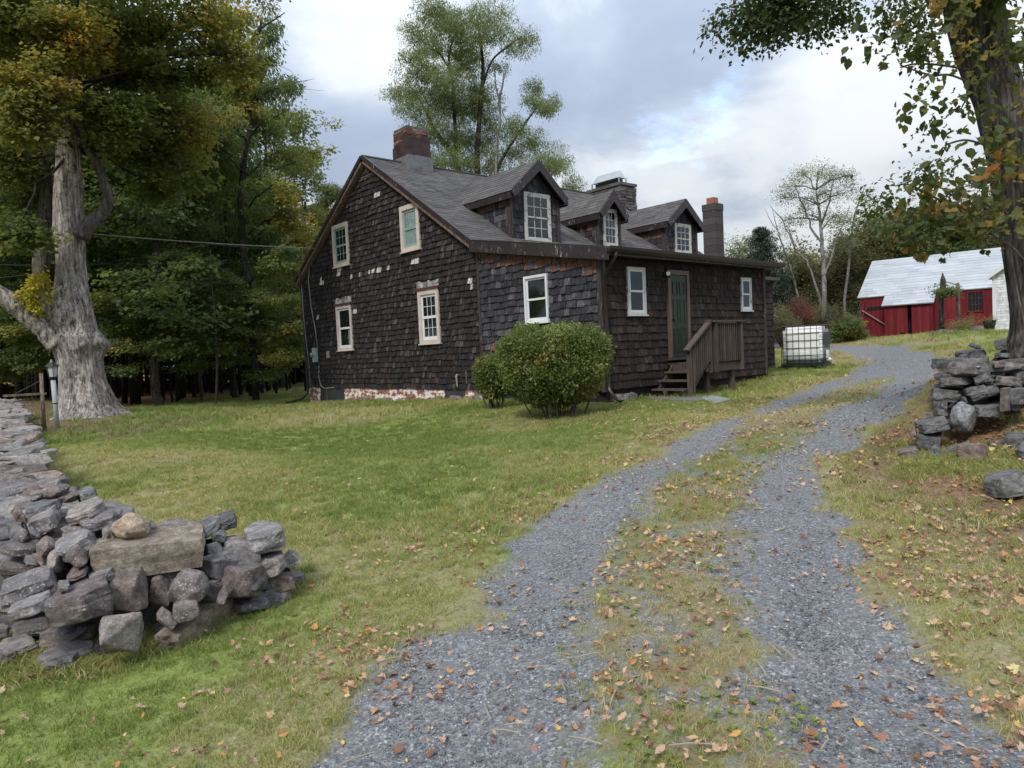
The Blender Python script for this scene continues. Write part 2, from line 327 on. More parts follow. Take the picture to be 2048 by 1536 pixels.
# ------------------------------------------------------------------ scatter: many small pieces of one thing as instances of leaf-sized meshes
_groups = {}
def scatter_group(key, sources):
    if key in _groups: return _groups[key]
    g = bpy.data.node_groups.new(key, 'GeometryNodeTree')
    g.interface.new_socket('Geometry', in_out='INPUT', socket_type='NodeSocketGeometry'); g.interface.new_socket('Geometry', in_out='OUTPUT', socket_type='NodeSocketGeometry')
    gi = g.nodes.new('NodeGroupInput'); go = g.nodes.new('NodeGroupOutput'); iop = g.nodes.new('GeometryNodeInstanceOnPoints'); join = g.nodes.new('GeometryNodeJoinGeometry')
    for me in sources[::-1]:
        o = bpy.data.objects.new('source', me); oi = g.nodes.new('GeometryNodeObjectInfo'); oi.inputs[0].default_value = o
        gt = g.nodes.new('GeometryNodeGeometryToInstance'); g.links.new(oi.outputs['Geometry'], gt.inputs[0]); g.links.new(gt.outputs[0], join.inputs[0])
    def na(name, typ):
        n = g.nodes.new('GeometryNodeInputNamedAttribute'); n.data_type = typ; n.inputs[0].default_value = name; return n.outputs['Attribute']
    e2r = g.nodes.new('FunctionNodeEulerToRotation'); g.links.new(na('rot', 'FLOAT_VECTOR'), e2r.inputs[0])
    iop.inputs['Pick Instance'].default_value = True
    g.links.new(gi.outputs[0], iop.inputs['Points']); g.links.new(join.outputs[0], iop.inputs['Instance']); g.links.new(na('idx', 'INT'), iop.inputs['Instance Index'])
    g.links.new(e2r.outputs[0], iop.inputs['Rotation']); g.links.new(na('scl', 'FLOAT_VECTOR'), iop.inputs['Scale']); g.links.new(iop.outputs[0], go.inputs[0])
    _groups[key] = g; return g
def realise(name, pts, rot, scl, tint, sources):
    """the same scatter as one real mesh: every leaf is geometry of the crown"""
    pts = np.asarray(pts, float); rot = np.asarray(rot, float); scl = np.asarray(scl, float); tint = np.asarray(tint, float); n = len(pts); idx = np.random.RandomState(n).randint(0, len(sources), n)
    V, Lv, Lt, T = [], [], [], []; off = 0
    cx, cy, cz = np.cos(rot).T; sx, sy, sz = np.sin(rot).T
    Rm = np.stack([np.stack([cy*cz, sx*sy*cz-cx*sz, cx*sy*cz+sx*sz], 1), np.stack([cy*sz, sx*sy*sz+cx*cz, cx*sy*sz-sx*cz], 1), np.stack([-sy, sx*cy, cx*cy], 1)], 1)*scl[:, None, None]
    for k, me in enumerate(sources):
        s = np.where(idx == k)[0]; nv = len(me.vertices); v = np.empty(nv*3, np.float32); me.vertices.foreach_get('co', v); v = v.reshape(-1, 3)
        lv = np.empty(len(me.loops), np.int32); me.loops.foreach_get('vertex_index', lv); lt = np.empty(len(me.polygons), np.int32); me.polygons.foreach_get('loop_total', lt)
        W = np.einsum('nij,vj->nvi', Rm[s], v)+pts[s][:, None]; V.append(W.reshape(-1, 3)); Lv.append((lv[None]+(np.arange(len(s))*nv+off)[:, None]).ravel()); Lt.append(np.tile(lt, len(s))); T.append(np.repeat(tint[s], nv)); off += nv*len(s)
    V = np.concatenate(V).astype(np.float32); Lv = np.concatenate(Lv).astype(np.int32); Lt = np.concatenate(Lt).astype(np.int32); T = np.concatenate(T).astype(np.float32)
    me = bpy.data.meshes.new(name); me.vertices.add(len(V)); me.vertices.foreach_set('co', V.ravel()); me.loops.add(len(Lv)); me.loops.foreach_set('vertex_index', Lv); me.polygons.add(len(Lt)); me.polygons.foreach_set('loop_start', np.concatenate([[0], np.cumsum(Lt)[:-1]]).astype(np.int32)); me.polygons.foreach_set('loop_total', Lt)
    me.materials.append(sources[0].materials[0]); me.update(calc_edges=True); a = me.attributes.new('tint', 'FLOAT', 'POINT'); a.data.foreach_set('value', T)
    o = bpy.data.objects.new(name, me); COL.objects.link(o); return o
def scatter(name, pts, rot, scl, tint, key, sources, parent=None):
    if key.startswith('grp_'): return realise(name, pts, rot, scl, tint, sources)
    pts = np.asarray(pts, np.float32); n = len(pts); me = bpy.data.meshes.new(name); me.vertices.add(n); me.vertices.foreach_set('co', pts.ravel())
    scl = np.asarray(scl, np.float32)
    if scl.ndim == 1: scl = np.repeat(scl[:, None], 3, 1)
    for nm, ty, arr in (('rot', 'FLOAT_VECTOR', rot), ('scl', 'FLOAT_VECTOR', scl)):
        a = me.attributes.new(nm, ty, 'POINT'); a.data.foreach_set('vector', np.asarray(arr, np.float32).ravel())
    a = me.attributes.new('tint', 'FLOAT', 'POINT'); a.data.foreach_set('value', np.asarray(tint, np.float32))
    a = me.attributes.new('idx', 'INT', 'POINT'); a.data.foreach_set('value', np.random.RandomState(n).randint(0, len(sources), n).astype(np.int32))
    o = bpy.data.objects.new(name, me); COL.objects.link(o)
    if parent: o.parent = parent
    md = o.modifiers.new('scatter', 'NODES'); md.node_group = scatter_group(key, sources); return o
def leaf_poly(kind, L=1., w=.6):
    if kind == 'maple':
        pr = [(0, 0), (.22, .06), (.5, -.02), (.42, .22), (.62, .42), (.36, .45), (.40, .66), (.18, .62), (0, 1.)]
        o = [(x_, y_) for x_, y_ in pr]+[(-x_, y_) for x_, y_ in pr[-2:0:-1]]
        v = [(0, .38, -.05)]+[(x_*.95*L, y_*L, .10*abs(x_)*L+.03*math.sin(9*y_)) for x_, y_ in o]; v[0] = (0, .38*L, -.05*L)
        return v, [(0, i, i % (len(o))+1) for i in range(1, len(o)+1)]
    if kind == 'oval':
        v = [(0, 0, 0), (w*.42, .28, .08), (w*.42, .62, .10), (0, 1, -.06), (-w*.42, .62, .10), (-w*.42, .28, .08)]
        return [(a_*L, b_*L, c_*L) for a_, b_, c_ in v], [(0, 1, 2, 3), (0, 3, 4, 5)]
    v = [(0, 0, 0), (w*.5, .45, .09), (0, 1, -.05), (-w*.5, .45, .09)]
    return [(a_*L, b_*L, c_*L) for a_, b_, c_ in v], [(0, 1, 2), (0, 2, 3)]
def spray_mesh(name, kind, n, rad, L, w, droop, mat, seed, flat=.35):
    r_ = random.Random(seed); b = MB()
    for i in range(n):
        a_ = r_.uniform(0, 6.283); d = rad*math.sqrt(r_.random()); p = Vector((math.cos(a_)*d, math.sin(a_)*d, r_.gauss(0, rad*flat)-droop*d*.5))
        v, f = leaf_poly(kind, L*r_.uniform(.7, 1.2), w)
        mt = Matrix.Translation(p) @ Matrix.Rotation(a_-1.57+r_.gauss(0, .7), 4, 'Z') @ Matrix.Rotation(-droop*r_.uniform(.4, 1.5)+r_.gauss(0, .25), 4, 'X') @ Matrix.Rotation(r_.gauss(0, .45), 4, 'Y')
        b.add([mt @ Vector(q) for q in v], f)
    me = b.mesh(name); me.materials.append(mat); return me
def sprays(key, kind, n, rad, L, w, droop, mat, flat=.35, k=4): return [spray_mesh(key, kind, n, rad, L, w, droop, M[mat], 100+i, flat) for i in range(k)]
SPR = {
 'maple': sprays('maple_spray', 'quad', 26, .42, .125, .95, .35, 'leaf_maple', .22),
 'forest': sprays('forest_spray', 'quad', 24, .55, .15, .95, .3, 'leaf_forest', .14),
 'locust': sprays('locust_spray', 'quad', 34, .45, .19, .32, 1.0, 'leaf_locust', .5),
 'locust2': sprays('walnut_spray', 'quad', 34, .45, .20, .34, .9, 'leaf_forest', .45),
 'pale': sprays('pale_spray', 'quad', 16, .55, .11, .8, .3, 'leaf_pale', .5),
 'brush': sprays('brush_spray', 'quad', 22, .5, .14, .6, .2, 'leaf_brush', .6),
 'red': sprays('red_spray', 'quad', 22, .5, .11, .6, .2, 'leaf_red', .6),
 'bush': sprays('bush_spray', 'oval', 14, .075, .05, .6, .1, 'leaf_bush', .6),
 'yellow': sprays('sprout_spray', 'oval', 14, .2, .11, .8, .5, 'leaf_yellow', .6),
 'right': sprays('climber_spray', 'oval', 3, .13, .125, .75, .9, 'leaf_right', .6),
 'rightm': sprays('hanging_maple_spray', 'maple', 4, .19, .14, .8, .8, 'leaf_right', .6),
 'fine': sprays('fine_spray', 'quad', 20, .18, .06, .7, .6, 'leaf_right', .5),
}
# ------------------------------------------------------------------ pieces laid in courses over a wall or roof plane
def courses(O, U, V, Nn, ulen, vtop, ch, wmin, wmax, thick, seed, holes=(), lap=1.35, uneven=.02, tintf=None, tilt=1., wavy=0., stag=None):
    """O origin, U along, V up, Nn outward; vtop(u) = top limit. returns list of (verts8, tint, centre)"""
    O, U, V, Nn = map(Vector, (O, U, V, Nn)); r_ = random.Random(seed); res = []
    vmax = max(vtop(u_) for u_ in np.linspace(0, ulen, 60)); nc = int(math.ceil(vmax/ch))
    for c in range(nc):
        v0 = c*ch; u = -r_.uniform(0, wmin) if stag is None else -(stag*(c % 2)+r_.uniform(0, .02))
        cuts = sorted({h[k] for h in holes for k in (0, 1) if h[2] < v0+ch*lap and h[3] > v0})
        while u < ulen:
            w = r_.uniform(wmin, wmax); ua, ub = max(u, 0), min(u+w, ulen); u += w
            if ub-ua < .02: continue
            segs = [ua]+[k for k in cuts if ua+.01 < k < ub-.01]+[ub]
            for a_, b_ in zip(segs[:-1], segs[1:]):
                if b_-a_ < .015: continue
                mid = (a_+b_)/2; bot = v0-r_.uniform(0, uneven)+wavy*math.sin(mid*2.1+c*.7)+wavy*.6*math.sin(mid*5.3+c*1.9); top = v0+ch*lap
                bad = False
                for (h0, h1, g0, g1) in holes:
                    if h0 < mid < h1:
                        if bot < g0 < top: top = g0
                        elif bot < g1 < top and g0 <= bot: bot = g1
                        elif g0 <= bot and top <= g1: bad = True
                if bad: continue
                g = min(.004, (b_-a_)*.1); a2, b2 = a_+g, b_-g
                ta, tb = min(top, vtop(a2)), min(top, vtop(b2))
                if ta <= bot+.01 and tb <= bot+.01: continue
                ta, tb = max(ta, bot+.006), max(tb, bot+.006)
                k = r_.uniform(.75, 1.3)*thick; tw = r_.gauss(0, .12)*thick
                fo = lambda vv: k*max(.12, 1-(vv-bot)/(ch*lap)*.9*tilt)
                P = lambda uu, vv, nn: O+U*uu+V*vv+Nn*nn
                ve = [P(a2, bot, fo(bot)+tw), P(b2, bot, fo(bot)-tw), P(b2, tb, fo(tb)), P(a2, ta, fo(ta)), P(a2, bot, 0), P(b2, bot, 0), P(b2, tb, 0), P(a2, ta, 0)]
                t_ = tintf(mid, (bot+min(ta, top))/2, r_) if tintf else r_.random()
                res.append((ve, t_, P(mid, (bot+top)/2, 0)))
    return res
def lay(pieces, name, mat, parent, single=0, restname=None):
    """the pieces nearest the camera as parts of their own, the rest as one"""
    pieces = sorted(pieces, key=lambda q: (np.array(q[2])-CP) @ (np.array(q[2])-CP))
    for ve, t_, c in pieces[:single]: MB().hexa(ve, t_).build(name, mat, parent)
    if pieces[single:]:
        b = MB()
        for ve, t_, c in pieces[single:]: b.hexa(ve, t_)
        o = b.build(restname or name+'s', mat, parent)
        o['kind'] = 'stuff'; return o
# ================================================================== the ground
ctl = [(-11.9, -10.5, -.69), (-10.8, -8.2, -.69), (-13.5, -6, -.72), (-9, -9.6, -.67), (-14, -13, -.7), (-8, -13, -.55), (-10, -6, -.67), (-12, -3, -.70), (-12.5, 3, -.72),
       (0, 14.8, -.6), (-1, 15, -.62), (-.3, 4.5, -.3), (-.3, 9, -.42), (-.3, 0, -.28), (1.6, -1.2, -.30), (6.9, -.3, -.16), (10.4, .6, .0), (3.9, -1.2, -.25),
       (0, 20, -.66), (5, 20, -.5), (8, 9, -.1), (12, 12, .1), (-20, 0, -.8), (-20, -12, -.8), (-11.9, -16, -.6), (-5, 26, -.8)]
for (px, py, d) in ((200, 900, 13.1), (115, 857, 20), (170, 833, 23), (300, 812, 36), (450, 799, 38), (600, 790, 34), (30, 800, 34), (1450, 832, 12.3), (1280, 925, 8.9), (1725, 677, 47), (1985, 658, 42), (1880, 670, 30), (1960, 659, 30), (1930, 664, 26),
                    (1740, 700, 31), (1860, 705, 30), (1660, 735, 24), (1700, 760, 19), (1640, 800, 14.5), (1810, 912, 8.95), (1930, 690, 22), (2035, 708, 10.6), (1990, 1450, 2.75), (1000, 880, 11.2), (700, 900, 12.6),
                    (700, 1100, 5.9), (1000, 1100, 5.6), (1560, 1100, 5.3), (1790, 830, 12.2), (1400, 690, 48), (1560, 700, 40)):
    p = at(px, py, d); ctl.append((p.x, p.y, p.z))
for (px, py, z) in ((2048, 1200, -.5), (1900, 1050, -.55), (1720, 1000, -.56), (2040, 960, -.42), (1860, 930, -.46), (1980, 1100, -.54), (1950, 925, -.44)):
    d = ray(px, py); t = (z-CP[2])/d[2]; ctl.append(tuple(CP+t*d))
ctl += [(-1.0, -9.8, .75), (.5, -10.5, .9), (-3.3, -9.9, .35), (2, -8.6, .75), (4, -12, 1.), (-2, -14, .7), (60, 30, 1.3), (60, -20, 1.6), (90, 60, 1.5), (30, 60, -.3), (-10, 60, -1.1), (-40, 30, -1), (10, 38, -.6), (22, 22, .4), (30, 12, .9), (120, 0, 2), (0, 120, -1), (-60, -60, -1), (60, -60, 1)]
for (px, py, d) in ((1960, 722, 9.9), (2000, 720, 9.9), (2060, 730, 9.6), (2110, 740, 9.4), (1840, 905, 8.55), (1900, 895, 8.6), (1960, 880, 8.65), (2040, 868, 8.5), (2100, 860, 8.5), (1865, 840, 9.6)):
    p = at(px, py, d); ctl.append((p.x, p.y, p.z))
ctl = np.array(ctl)
def H(x, y):
    x = np.asarray(x, float); y = np.asarray(y, float); sh = x.shape; x = x.ravel()[:, None]; y = y.ravel()[:, None]
    d2 = (x-ctl[:, 0])**2+(y-ctl[:, 1])**2
    w = 1/(d2+.45+.002*((x-CP[0])**2+(y-CP[1])**2))**1.9
    z = (w*ctl[:, 2]).sum(1)/w.sum(1); return z.reshape(sh)
def h(x, y): return float(H(np.array([x]), np.array([y]))[0])
def gp(px, py, dmax=120):
    d = ray(px, py); hd = math.hypot(d[0], d[1]); ts = np.geomspace(1.2, dmax, 500)/hd
    P = CP[None]+ts[:, None]*d; g = P[:, 2]-H(P[:, 0], P[:, 1]); k = np.argmax(g < 0)
    if g[k] >= 0: k = len(ts)-1
    return Vector((P[k, 0], P[k, 1], float(H(P[k:k+1, 0], P[k:k+1, 1])[0])))
def poly_sd(X, Y, poly):      # signed distance, inside positive
    n = len(poly); d = np.full(X.shape, 1e9); ins = np.zeros(X.shape, bool)
    for i in range(n):
        (x0, y0), (x1, y1) = poly[i], poly[(i+1) % n]; ex, ey = x1-x0, y1-y0
        t = np.clip(((X-x0)*ex+(Y-y0)*ey)/(ex*ex+ey*ey+1e-9), 0, 1); d = np.minimum(d, np.hypot(X-x0-t*ex, Y-y0-t*ey))
        c = ((y0 > Y) != (y1 > Y)) & (X < (x1-x0)*(Y-y0)/(y1-y0+1e-12)+x0); ins ^= c
    return np.where(ins, d, -d)
def gpoly(pts): return [(lambda q: (q.x, q.y))(gp(*p)) for p in pts]
near_l = [(-11.6, -9.35), (-13.2, -10.4)]
drive = gpoly([(640, 1536), (790, 1330), (905, 1225), (975, 1130), (1090, 1030), (1280, 920), (1440, 842), (1560, 795), (1690, 752), (1735, 722), (1690, 707), (1640, 700), (1560, 697), (1450, 696), (1450, 684), (1560, 686), (1660, 688), (1760, 690), (1850, 700), (1885, 722), (1865, 780), (1760, 850), (1680, 905), (1660, 960), (1690, 1060), (1790, 1180), (1900, 1320), (1985, 1430), (2040, 1536)])
q0, q1 = drive[0], drive[-1]
drive = [(-14.0, -10.2), (-12.0, -9.0)]+drive+[(-9.4, -12.0), (-10.5, -14), (-14, -14)]
strip = gpoly([(1120, 1536), (1150, 1400), (1160, 1200), (1250, 1050), (1370, 930), (1450, 880), (1570, 815), (1690, 770), (1790, 748), (1775, 775), (1660, 835), (1570, 900), (1510, 960), (1480, 1100), (1500, 1250), (1560, 1400), (1610, 1536)])
strip = strip+[(-11.3, -10.5), (-11.9, -10.2)]
bare = [gpoly(q) for q in ([(735, 955), (800, 925), (895, 905), (880, 925), (760, 965)], [(0, 795), (90, 790), (200, 800), (300, 820), (240, 860), (120, 880), (60, 870), (0, 830)], [(230, 845), (560, 815), (620, 812), (300, 870), (190, 880)])]
litter = gpoly([(1930, 700), (2048, 720), (2048, 1000), (1900, 1000), (1780, 940), (1850, 790)])
path_line = gpoly([(190, 872), (300, 850), (480, 826), (640, 812), (645, 818), (480, 834), (320, 862), (200, 884)])
def fbm(X, Y, f, seed=0, o=4):
    r_ = np.random.RandomState(seed); out_ = np.zeros(X.shape); a = 1.; tot = 0
    for k in range(o):
        for j in range(3):
            th = r_.uniform(0, 6.28); ph = r_.uniform(0, 6.28); ff = f*r_.uniform(.7, 1.4)
            out_ += a*np.sin((X*math.cos(th)+Y*math.sin(th))*ff+ph+1.7*np.sin((X*math.sin(th)-Y*math.cos(th))*ff*.8+ph*2))/3
        tot += a; a *= .6; f *= 2.1
    return out_/tot*1.6
def masks(X, Y):
    dist = np.hypot(X-CP[0], Y-CP[1]); wob = fbm(X, Y, 3.2, 3)*np.clip(.16+dist*.004, .16, .3)
    sd = poly_sd(X, Y, drive)+wob; ss = poly_sd(X, Y, strip)+fbm(X, Y, 3.5, 5)*.16
    g = np.clip(sd/.22+.5, 0, 1); st = np.clip(ss/.35+.5, 0, 1)*.84
    st *= np.clip(.78+.55*fbm(X, Y, 7, 21), .25, 1); edge = np.clip(1-np.abs(sd-.05)/np.clip(.25+dist*.05, .3, .8), 0, 1)*.6*np.clip(.5+fbm(X, Y, 4, 31), 0, 1)
    g = g*(1-np.maximum(st, edge))
    b = np.zeros(X.shape)
    for q in bare[:1]+bare[2:]: b = np.maximum(b, np.clip(poly_sd(X, Y, q)/.3+.3, 0, 1)*(.55+.45*np.clip(fbm(X, Y, 4, 8), -1, 1)))
    b = np.maximum(b, np.clip(poly_sd(X, Y, bare[1])/1.+.4, 0, 1)); b = np.maximum(b, .8*np.clip(poly_sd(X, Y, path_line)/.2+.6, 0, 1))
    lit = np.clip(poly_sd(X, Y, litter)/.5+.5, 0, 1)
    lit = np.maximum(lit, np.clip(1-np.abs(sd+.35)/.7, 0, 1)*np.clip((dist-6)/6, 0, .8)*np.clip(.55+fbm(X, Y, 2.6, 51), 0, 1))
    lit = np.maximum(lit, st*np.clip(.25+(dist-4)/9, .2, .75)*np.clip(.6+fbm(X, Y, 3.1, 61), .1, 1))
    road = np.clip(poly_sd(X, Y, drive)/.25+.5, 0, 1)
    near_house = np.clip(1-(np.maximum(np.maximum(-X-.0, X-7.0), np.maximum(-Y-.0, Y-15)))/.55, 0, 1)
    lat = (X-CP[0])*AR[0]+(Y-CP[1])*AR[1]; right = np.clip(lat*.35-.4, 0, 1)*np.clip((12-dist)/3, 0, 1)*np.clip((7-lat)/3, 0, 1)
    forest = np.clip((Y-27-3*np.sin(X*.3))/4, 0, 1)*(X < 12)
    forest = np.maximum(forest, np.clip((X-13)/3, 0, 1)*np.clip((Y-12)/5, 0, 1))
    b = np.maximum(b, st*.62)
    b = np.maximum(b, np.maximum(near_house*.9, np.maximum(forest, right*(1-road)*.85)))
    dry = np.clip(.47+.62*fbm(X, Y, .5, 12, 3)+.35*fbm(X, Y, 1.1, 17, 4)+.35*np.clip(1-np.abs(sd)/1.6, 0, 1)+right*.2, 0, 1)
    dry = np.clip(dry+.45*np.clip((X-CP[0]-30)/10, 0, 1)*(1-forest), 0, 1)
    return g, b, dry, lit, road, forest
# polar patch: fine near the viewer's standing place, coarse at the horizon
nr, na = 340, 300
rad = np.concatenate([[0.6], np.geomspace(.9, 900, nr-1)]); ang = YAW+np.linspace(-R(52), R(52), na)
full = np.linspace(R(52), 2*math.pi-R(52), 40)[1:-1]+YAW
ang = np.concatenate([ang, full]); na2 = len(ang)
Rr, Aa = np.meshgrid(rad, ang, indexing='ij'); X = CP[0]+Rr*np.cos(Aa); Y = CP[1]+Rr*np.sin(Aa); Z = H(X, Y)
g_, b_, dry_, lit_, road_, for_ = masks(X, Y)
Z = Z+.010*fbm(X, Y, 9, 2)*(Rr < 25)+.02*fbm(X, Y, 1.2, 4)*(Rr < 60)-.02*np.clip(g_, 0, 1)*(Rr < 40)
co = np.stack([X.ravel(), Y.ravel(), Z.ravel()], 1); centre = np.array([[CP[0], CP[1], h(CP[0], CP[1])]]); co = np.concatenate([co, centre])
idx = np.arange(nr*na2).reshape(nr, na2); a_i = idx[:-1, :]; b_i = idx[1:, :]
quads = np.stack([a_i, b_i, np.roll(b_i, -1, 1), np.roll(a_i, -1, 1)], -1).reshape(-1, 4)
tris_c = np.stack([np.full(na2, nr*na2), idx[0], np.roll(idx[0], -1)], 1)
face_road = road_.ravel()[quads].mean(1) > .5
# ground material: soil, thatch and gravel by the painted masks (own colour only), blended with noise
a = Mat('ground_cover', .92, .15); G = a.attr('gravel'); B = a.attr('bare'); D = a.attr('dry'); Lt = a.attr('litter')
nf = a.noise(38, 5, .65); nm = a.noise(6, 5, .6); nh = a.noise(140, 3, .6)
vo = a.n('ShaderNodeTexVoronoi'); vo.inputs['Scale'].default_value = 55; a.l(a.co(), vo.inputs['Vector'])
vo2 = a.n('ShaderNodeTexVoronoi'); vo2.inputs['Scale'].default_value = 120; a.l(a.co(), vo2.inputs['Vector'])
vs_ = a.n('ShaderNodeSeparateColor'); a.l(vo.outputs['Color'], vs_.inputs[0]); vs2 = a.n('ShaderNodeSeparateColor'); a.l(vo2.outputs['Color'], vs2.inputs[0])
grav = a.ramp(a.math('ADD', a.math('MULTIPLY', vs_.outputs[0], .5), a.math('MULTIPLY', vs2.outputs[0], .5)), [(.1, (.078, .082, .088)), (.5, (.158, .163, .172)), (.8, (.235, .24, .248)), (.95, (.45, .45, .45))])
grav = a.mix(a.math('MULTIPLY', a.ramp(nm, [(.45, (0, 0, 0)), (.7, (1, 1, 1))]), .45), grav, (.19, .175, .155))
green = a.ramp(nf, [(.3, (.11, .14, .038)), (.55, (.20, .24, .065)), (.75, (.28, .30, .10))])
straw = a.ramp(nf, [(.3, (.14, .128, .062)), (.55, (.255, .228, .118)), (.75, (.36, .315, .19))])
soil = a.ramp(a.math('ADD', a.math('MULTIPLY', nf, .6), a.math('MULTIPLY', nm, .4)), [(.35, (.07, .05, .032)), (.52, (.17, .125, .075)), (.7, (.28, .21, .13))])
leafy = a.ramp(vs_.outputs[1], [(.1, (.08, .04, .025)), (.5, (.20, .10, .055)), (.9, (.33, .19, .10))])
tuft = a.ramp(a.math('ADD', D, a.math('MULTIPLY', a.math('SUBTRACT', nm, .5), 1.3)), [(.35, (0, 0, 0)), (.85, (1, 1, 1))])
c = a.mix(tuft, green, straw); c = a.mix(a.ramp(a.math('ADD', B, a.math('MULTIPLY', a.math('SUBTRACT', nm, .5), .8)), [(.3, (0, 0, 0)), (.7, (1, 1, 1))]), c, soil)
c = a.mix(a.math('MULTIPLY', Lt, .8), c, leafy)
c = a.mix(a.ramp(a.math('ADD', G, a.math('MULTIPLY', a.math('SUBTRACT', nf, .5), 1.5)), [(.30, (0, 0, 0)), (.62, (1, 1, 1))]), c, grav)
a.color(c); hb = a.math('ADD', a.math('MULTIPLY', vo.outputs['Distance'], .6), a.math('MULTIPLY', nh, .6)); a.bump(hb, .6, .012); M['ground'] = a.m
def terrain_mesh(name, faces, tris=None):
    used = np.unique(np.concatenate([faces.ravel(), tris.ravel()]) if tris is not None else faces.ravel()); remap = -np.ones(len(co), np.int64); remap[used] = np.arange(len(used))
    fl = remap[faces].tolist()+(remap[tris].tolist() if tris is not None else [])
    me = bpy.data.meshes.new(name); me.from_pydata(co[used].tolist(), [], fl)
    for nm, arr in (('gravel', g_), ('bare', b_), ('dry', dry_), ('litter', np.maximum(lit_*.8, for_*.9))):
        v = np.append(arr.ravel(), arr.ravel()[0])[used].astype(np.float32); at_ = me.attributes.new(nm, 'FLOAT', 'POINT'); at_.data.foreach_set('value', v)
    me.polygons.foreach_set('use_smooth', np.ones(len(fl), bool)); me.materials.append(M['ground']); me.update()
    o = bpy.data.objects.new(name, me); COL.objects.link(o); o['kind'] = 'structure'; return o
terrain_mesh('lawn', quads[~face_road], None); terrain_mesh('gravel_driveway', quads[face_road], tris_c)

# ------------------------------------------------------------------ grass, gravel, fallen leaves
def sample_view(n, r0, r1, seed, spread=46, power=1.):
    r_ = np.random.RandomState(seed); u = r_.rand(n)
    rr = (r0**(2-power)+u*(r1**(2-power)-r0**(2-power)))**(1/(2-power)) if power != 2 else r0*(r1/r0)**u
    th = YAW+R(1)*r_.uniform(-spread, spread, n); return CP[0]+rr*np.cos(th), CP[1]+rr*np.sin(th), rr, r_
def tuft_mesh(seed, nb, rad_, hgt, w):
    r_ = random.Random(seed); b = MB()
    for i in range(nb):
        a_ = r_.uniform(0, 6.28); d = rad_*math.sqrt(r_.random()); p = Vector((math.cos(a_)*d, math.sin(a_)*d, -.004)); l_ = Vector((r_.gauss(0, .6), r_.gauss(0, .6), 0)); hh = hgt*r_.uniform(.5, 1.15)
        s_ = Vector((math.cos(a_*3), math.sin(a_*3), 0))*w/2; m1 = p+l_*hh*.35+Vector((0, 0, hh*.6)); t_ = p+l_*hh*1.0+Vector((0, 0, hh*.9))
        b.add([p-s_, p+s_, m1+s_*.8, m1-s_*.8, t_], [(0, 1, 2, 3), (3, 2, 4)])
    me = b.mesh('tuft'); me.materials.append(M['grass']); return me
tufts = [tuft_mesh(i, 16, .055, .05, .0042) for i in range(5)]
HX0, HX1, HY0, HY1 = -.15, 7.0, -.15, 15.
heap = gpoly([(-80, 1150), (200, 1120), (540, 1150), (570, 1180), (520, 1205), (380, 1285), (210, 1335), (80, 1345), (-80, 1340)])
def blocked(X, Y):
    b = (poly_sd(X, Y, heap) > -.02) | (X > HX0) & (X < 11.3) & (Y > HY0+np.where(X > 6.9, 1.5, 0)) & (Y < HY1); return b
allp = []
for (n, r0, r1, s, sc, pw) in ((24000, 1.6, 6, 1, (.55, .95), .6), (60000, 6, 16, 2, (.9, 1.5), .9), (42000, 16, 50, 3, (1.6, 3.4), 1.2)):
    X, Y, rr, r_ = sample_view(n, r0, r1, s, 62, pw); g, b, dry, lit, road, fo = masks(X, Y)
    pr = np.clip(1.05-g*1.5-b*.75-lit*.7-fo, .0, 1); pr = np.where(road > .6, pr*.6+.42*np.clip(poly_sd(X, Y, strip)/.3+.4, 0, 1), pr)*np.clip(.9+.6*fbm(X, Y, 5, 41), .12, 1)
    k = (r_.rand(n) < pr) & ~blocked(X, Y); X, Y, rr, dry, road, g = X[k], Y[k], rr[k], dry[k], road[k], g[k]
    sc_ = r_.uniform(sc[0], sc[1], len(X))*np.where(road > .5, .75, 1); tint = np.clip(dry*.72+r_.normal(0, .2, len(X))+road*.18-.03, 0, 1)
    allp.append(np.stack([X, Y, H(X, Y)+.02*fbm(X, Y, 1.2, 4)*(rr < 60), r_.uniform(0, 6.28, len(X)), sc_, tint], 1))
A = np.concatenate(allp); rot = np.stack([np.zeros(len(A)), np.zeros(len(A)), A[:, 3]], 1)
o = scatter('lawn_grass', A[:, :3], rot, A[:, 4], A[:, 5], 'tufts', tufts); tag(o, 'mown green and straw coloured grass covering the lawn around the house', 'grass', kind='stuff')
def weed_mesh(seed):
    r_ = random.Random(seed); b = MB()
    for i in range(7):
        a_ = r_.uniform(0, 6.28); v, f = leaf_poly('oval', r_.uniform(.012, .028), .6); mt = Matrix.Rotation(a_, 4, 'Z') @ Matrix.Rotation(r_.uniform(.1, .7), 4, 'X'); b.add([mt @ Vector(q) for q in v], f)
    me = b.mesh('weed'); me.materials.append(M['grass']); return me
X, Y, rr, r_ = sample_view(9000, 1.8, 9, 77, 44, 1.0); g, bb_, dry, lit, road, fo = masks(X, Y); ss = poly_sd(X, Y, strip); k = (r_.rand(9000) < np.where(ss > -.1, .42, .08)*np.clip(.4+fbm(X, Y, 3.3, 71), 0, 1)) & ~blocked(X, Y) & ((ss > -.1) | (road < .5)); X, Y = X[k], Y[k]; nn = len(X)
o = scatter('low_weeds', np.stack([X, Y, H(X, Y)+.02*fbm(X, Y, 1.2, 4)+.004], 1), np.stack([np.zeros(nn), np.zeros(nn), r_.uniform(0, 6.28, nn)], 1), r_.uniform(.6, 1.3, nn), r_.uniform(0, .35, nn), 'weeds', [weed_mesh(i) for i in range(4)]); tag(o, 'low broad leaved weeds growing between the driveway wheel tracks', 'weeds', kind='stuff')
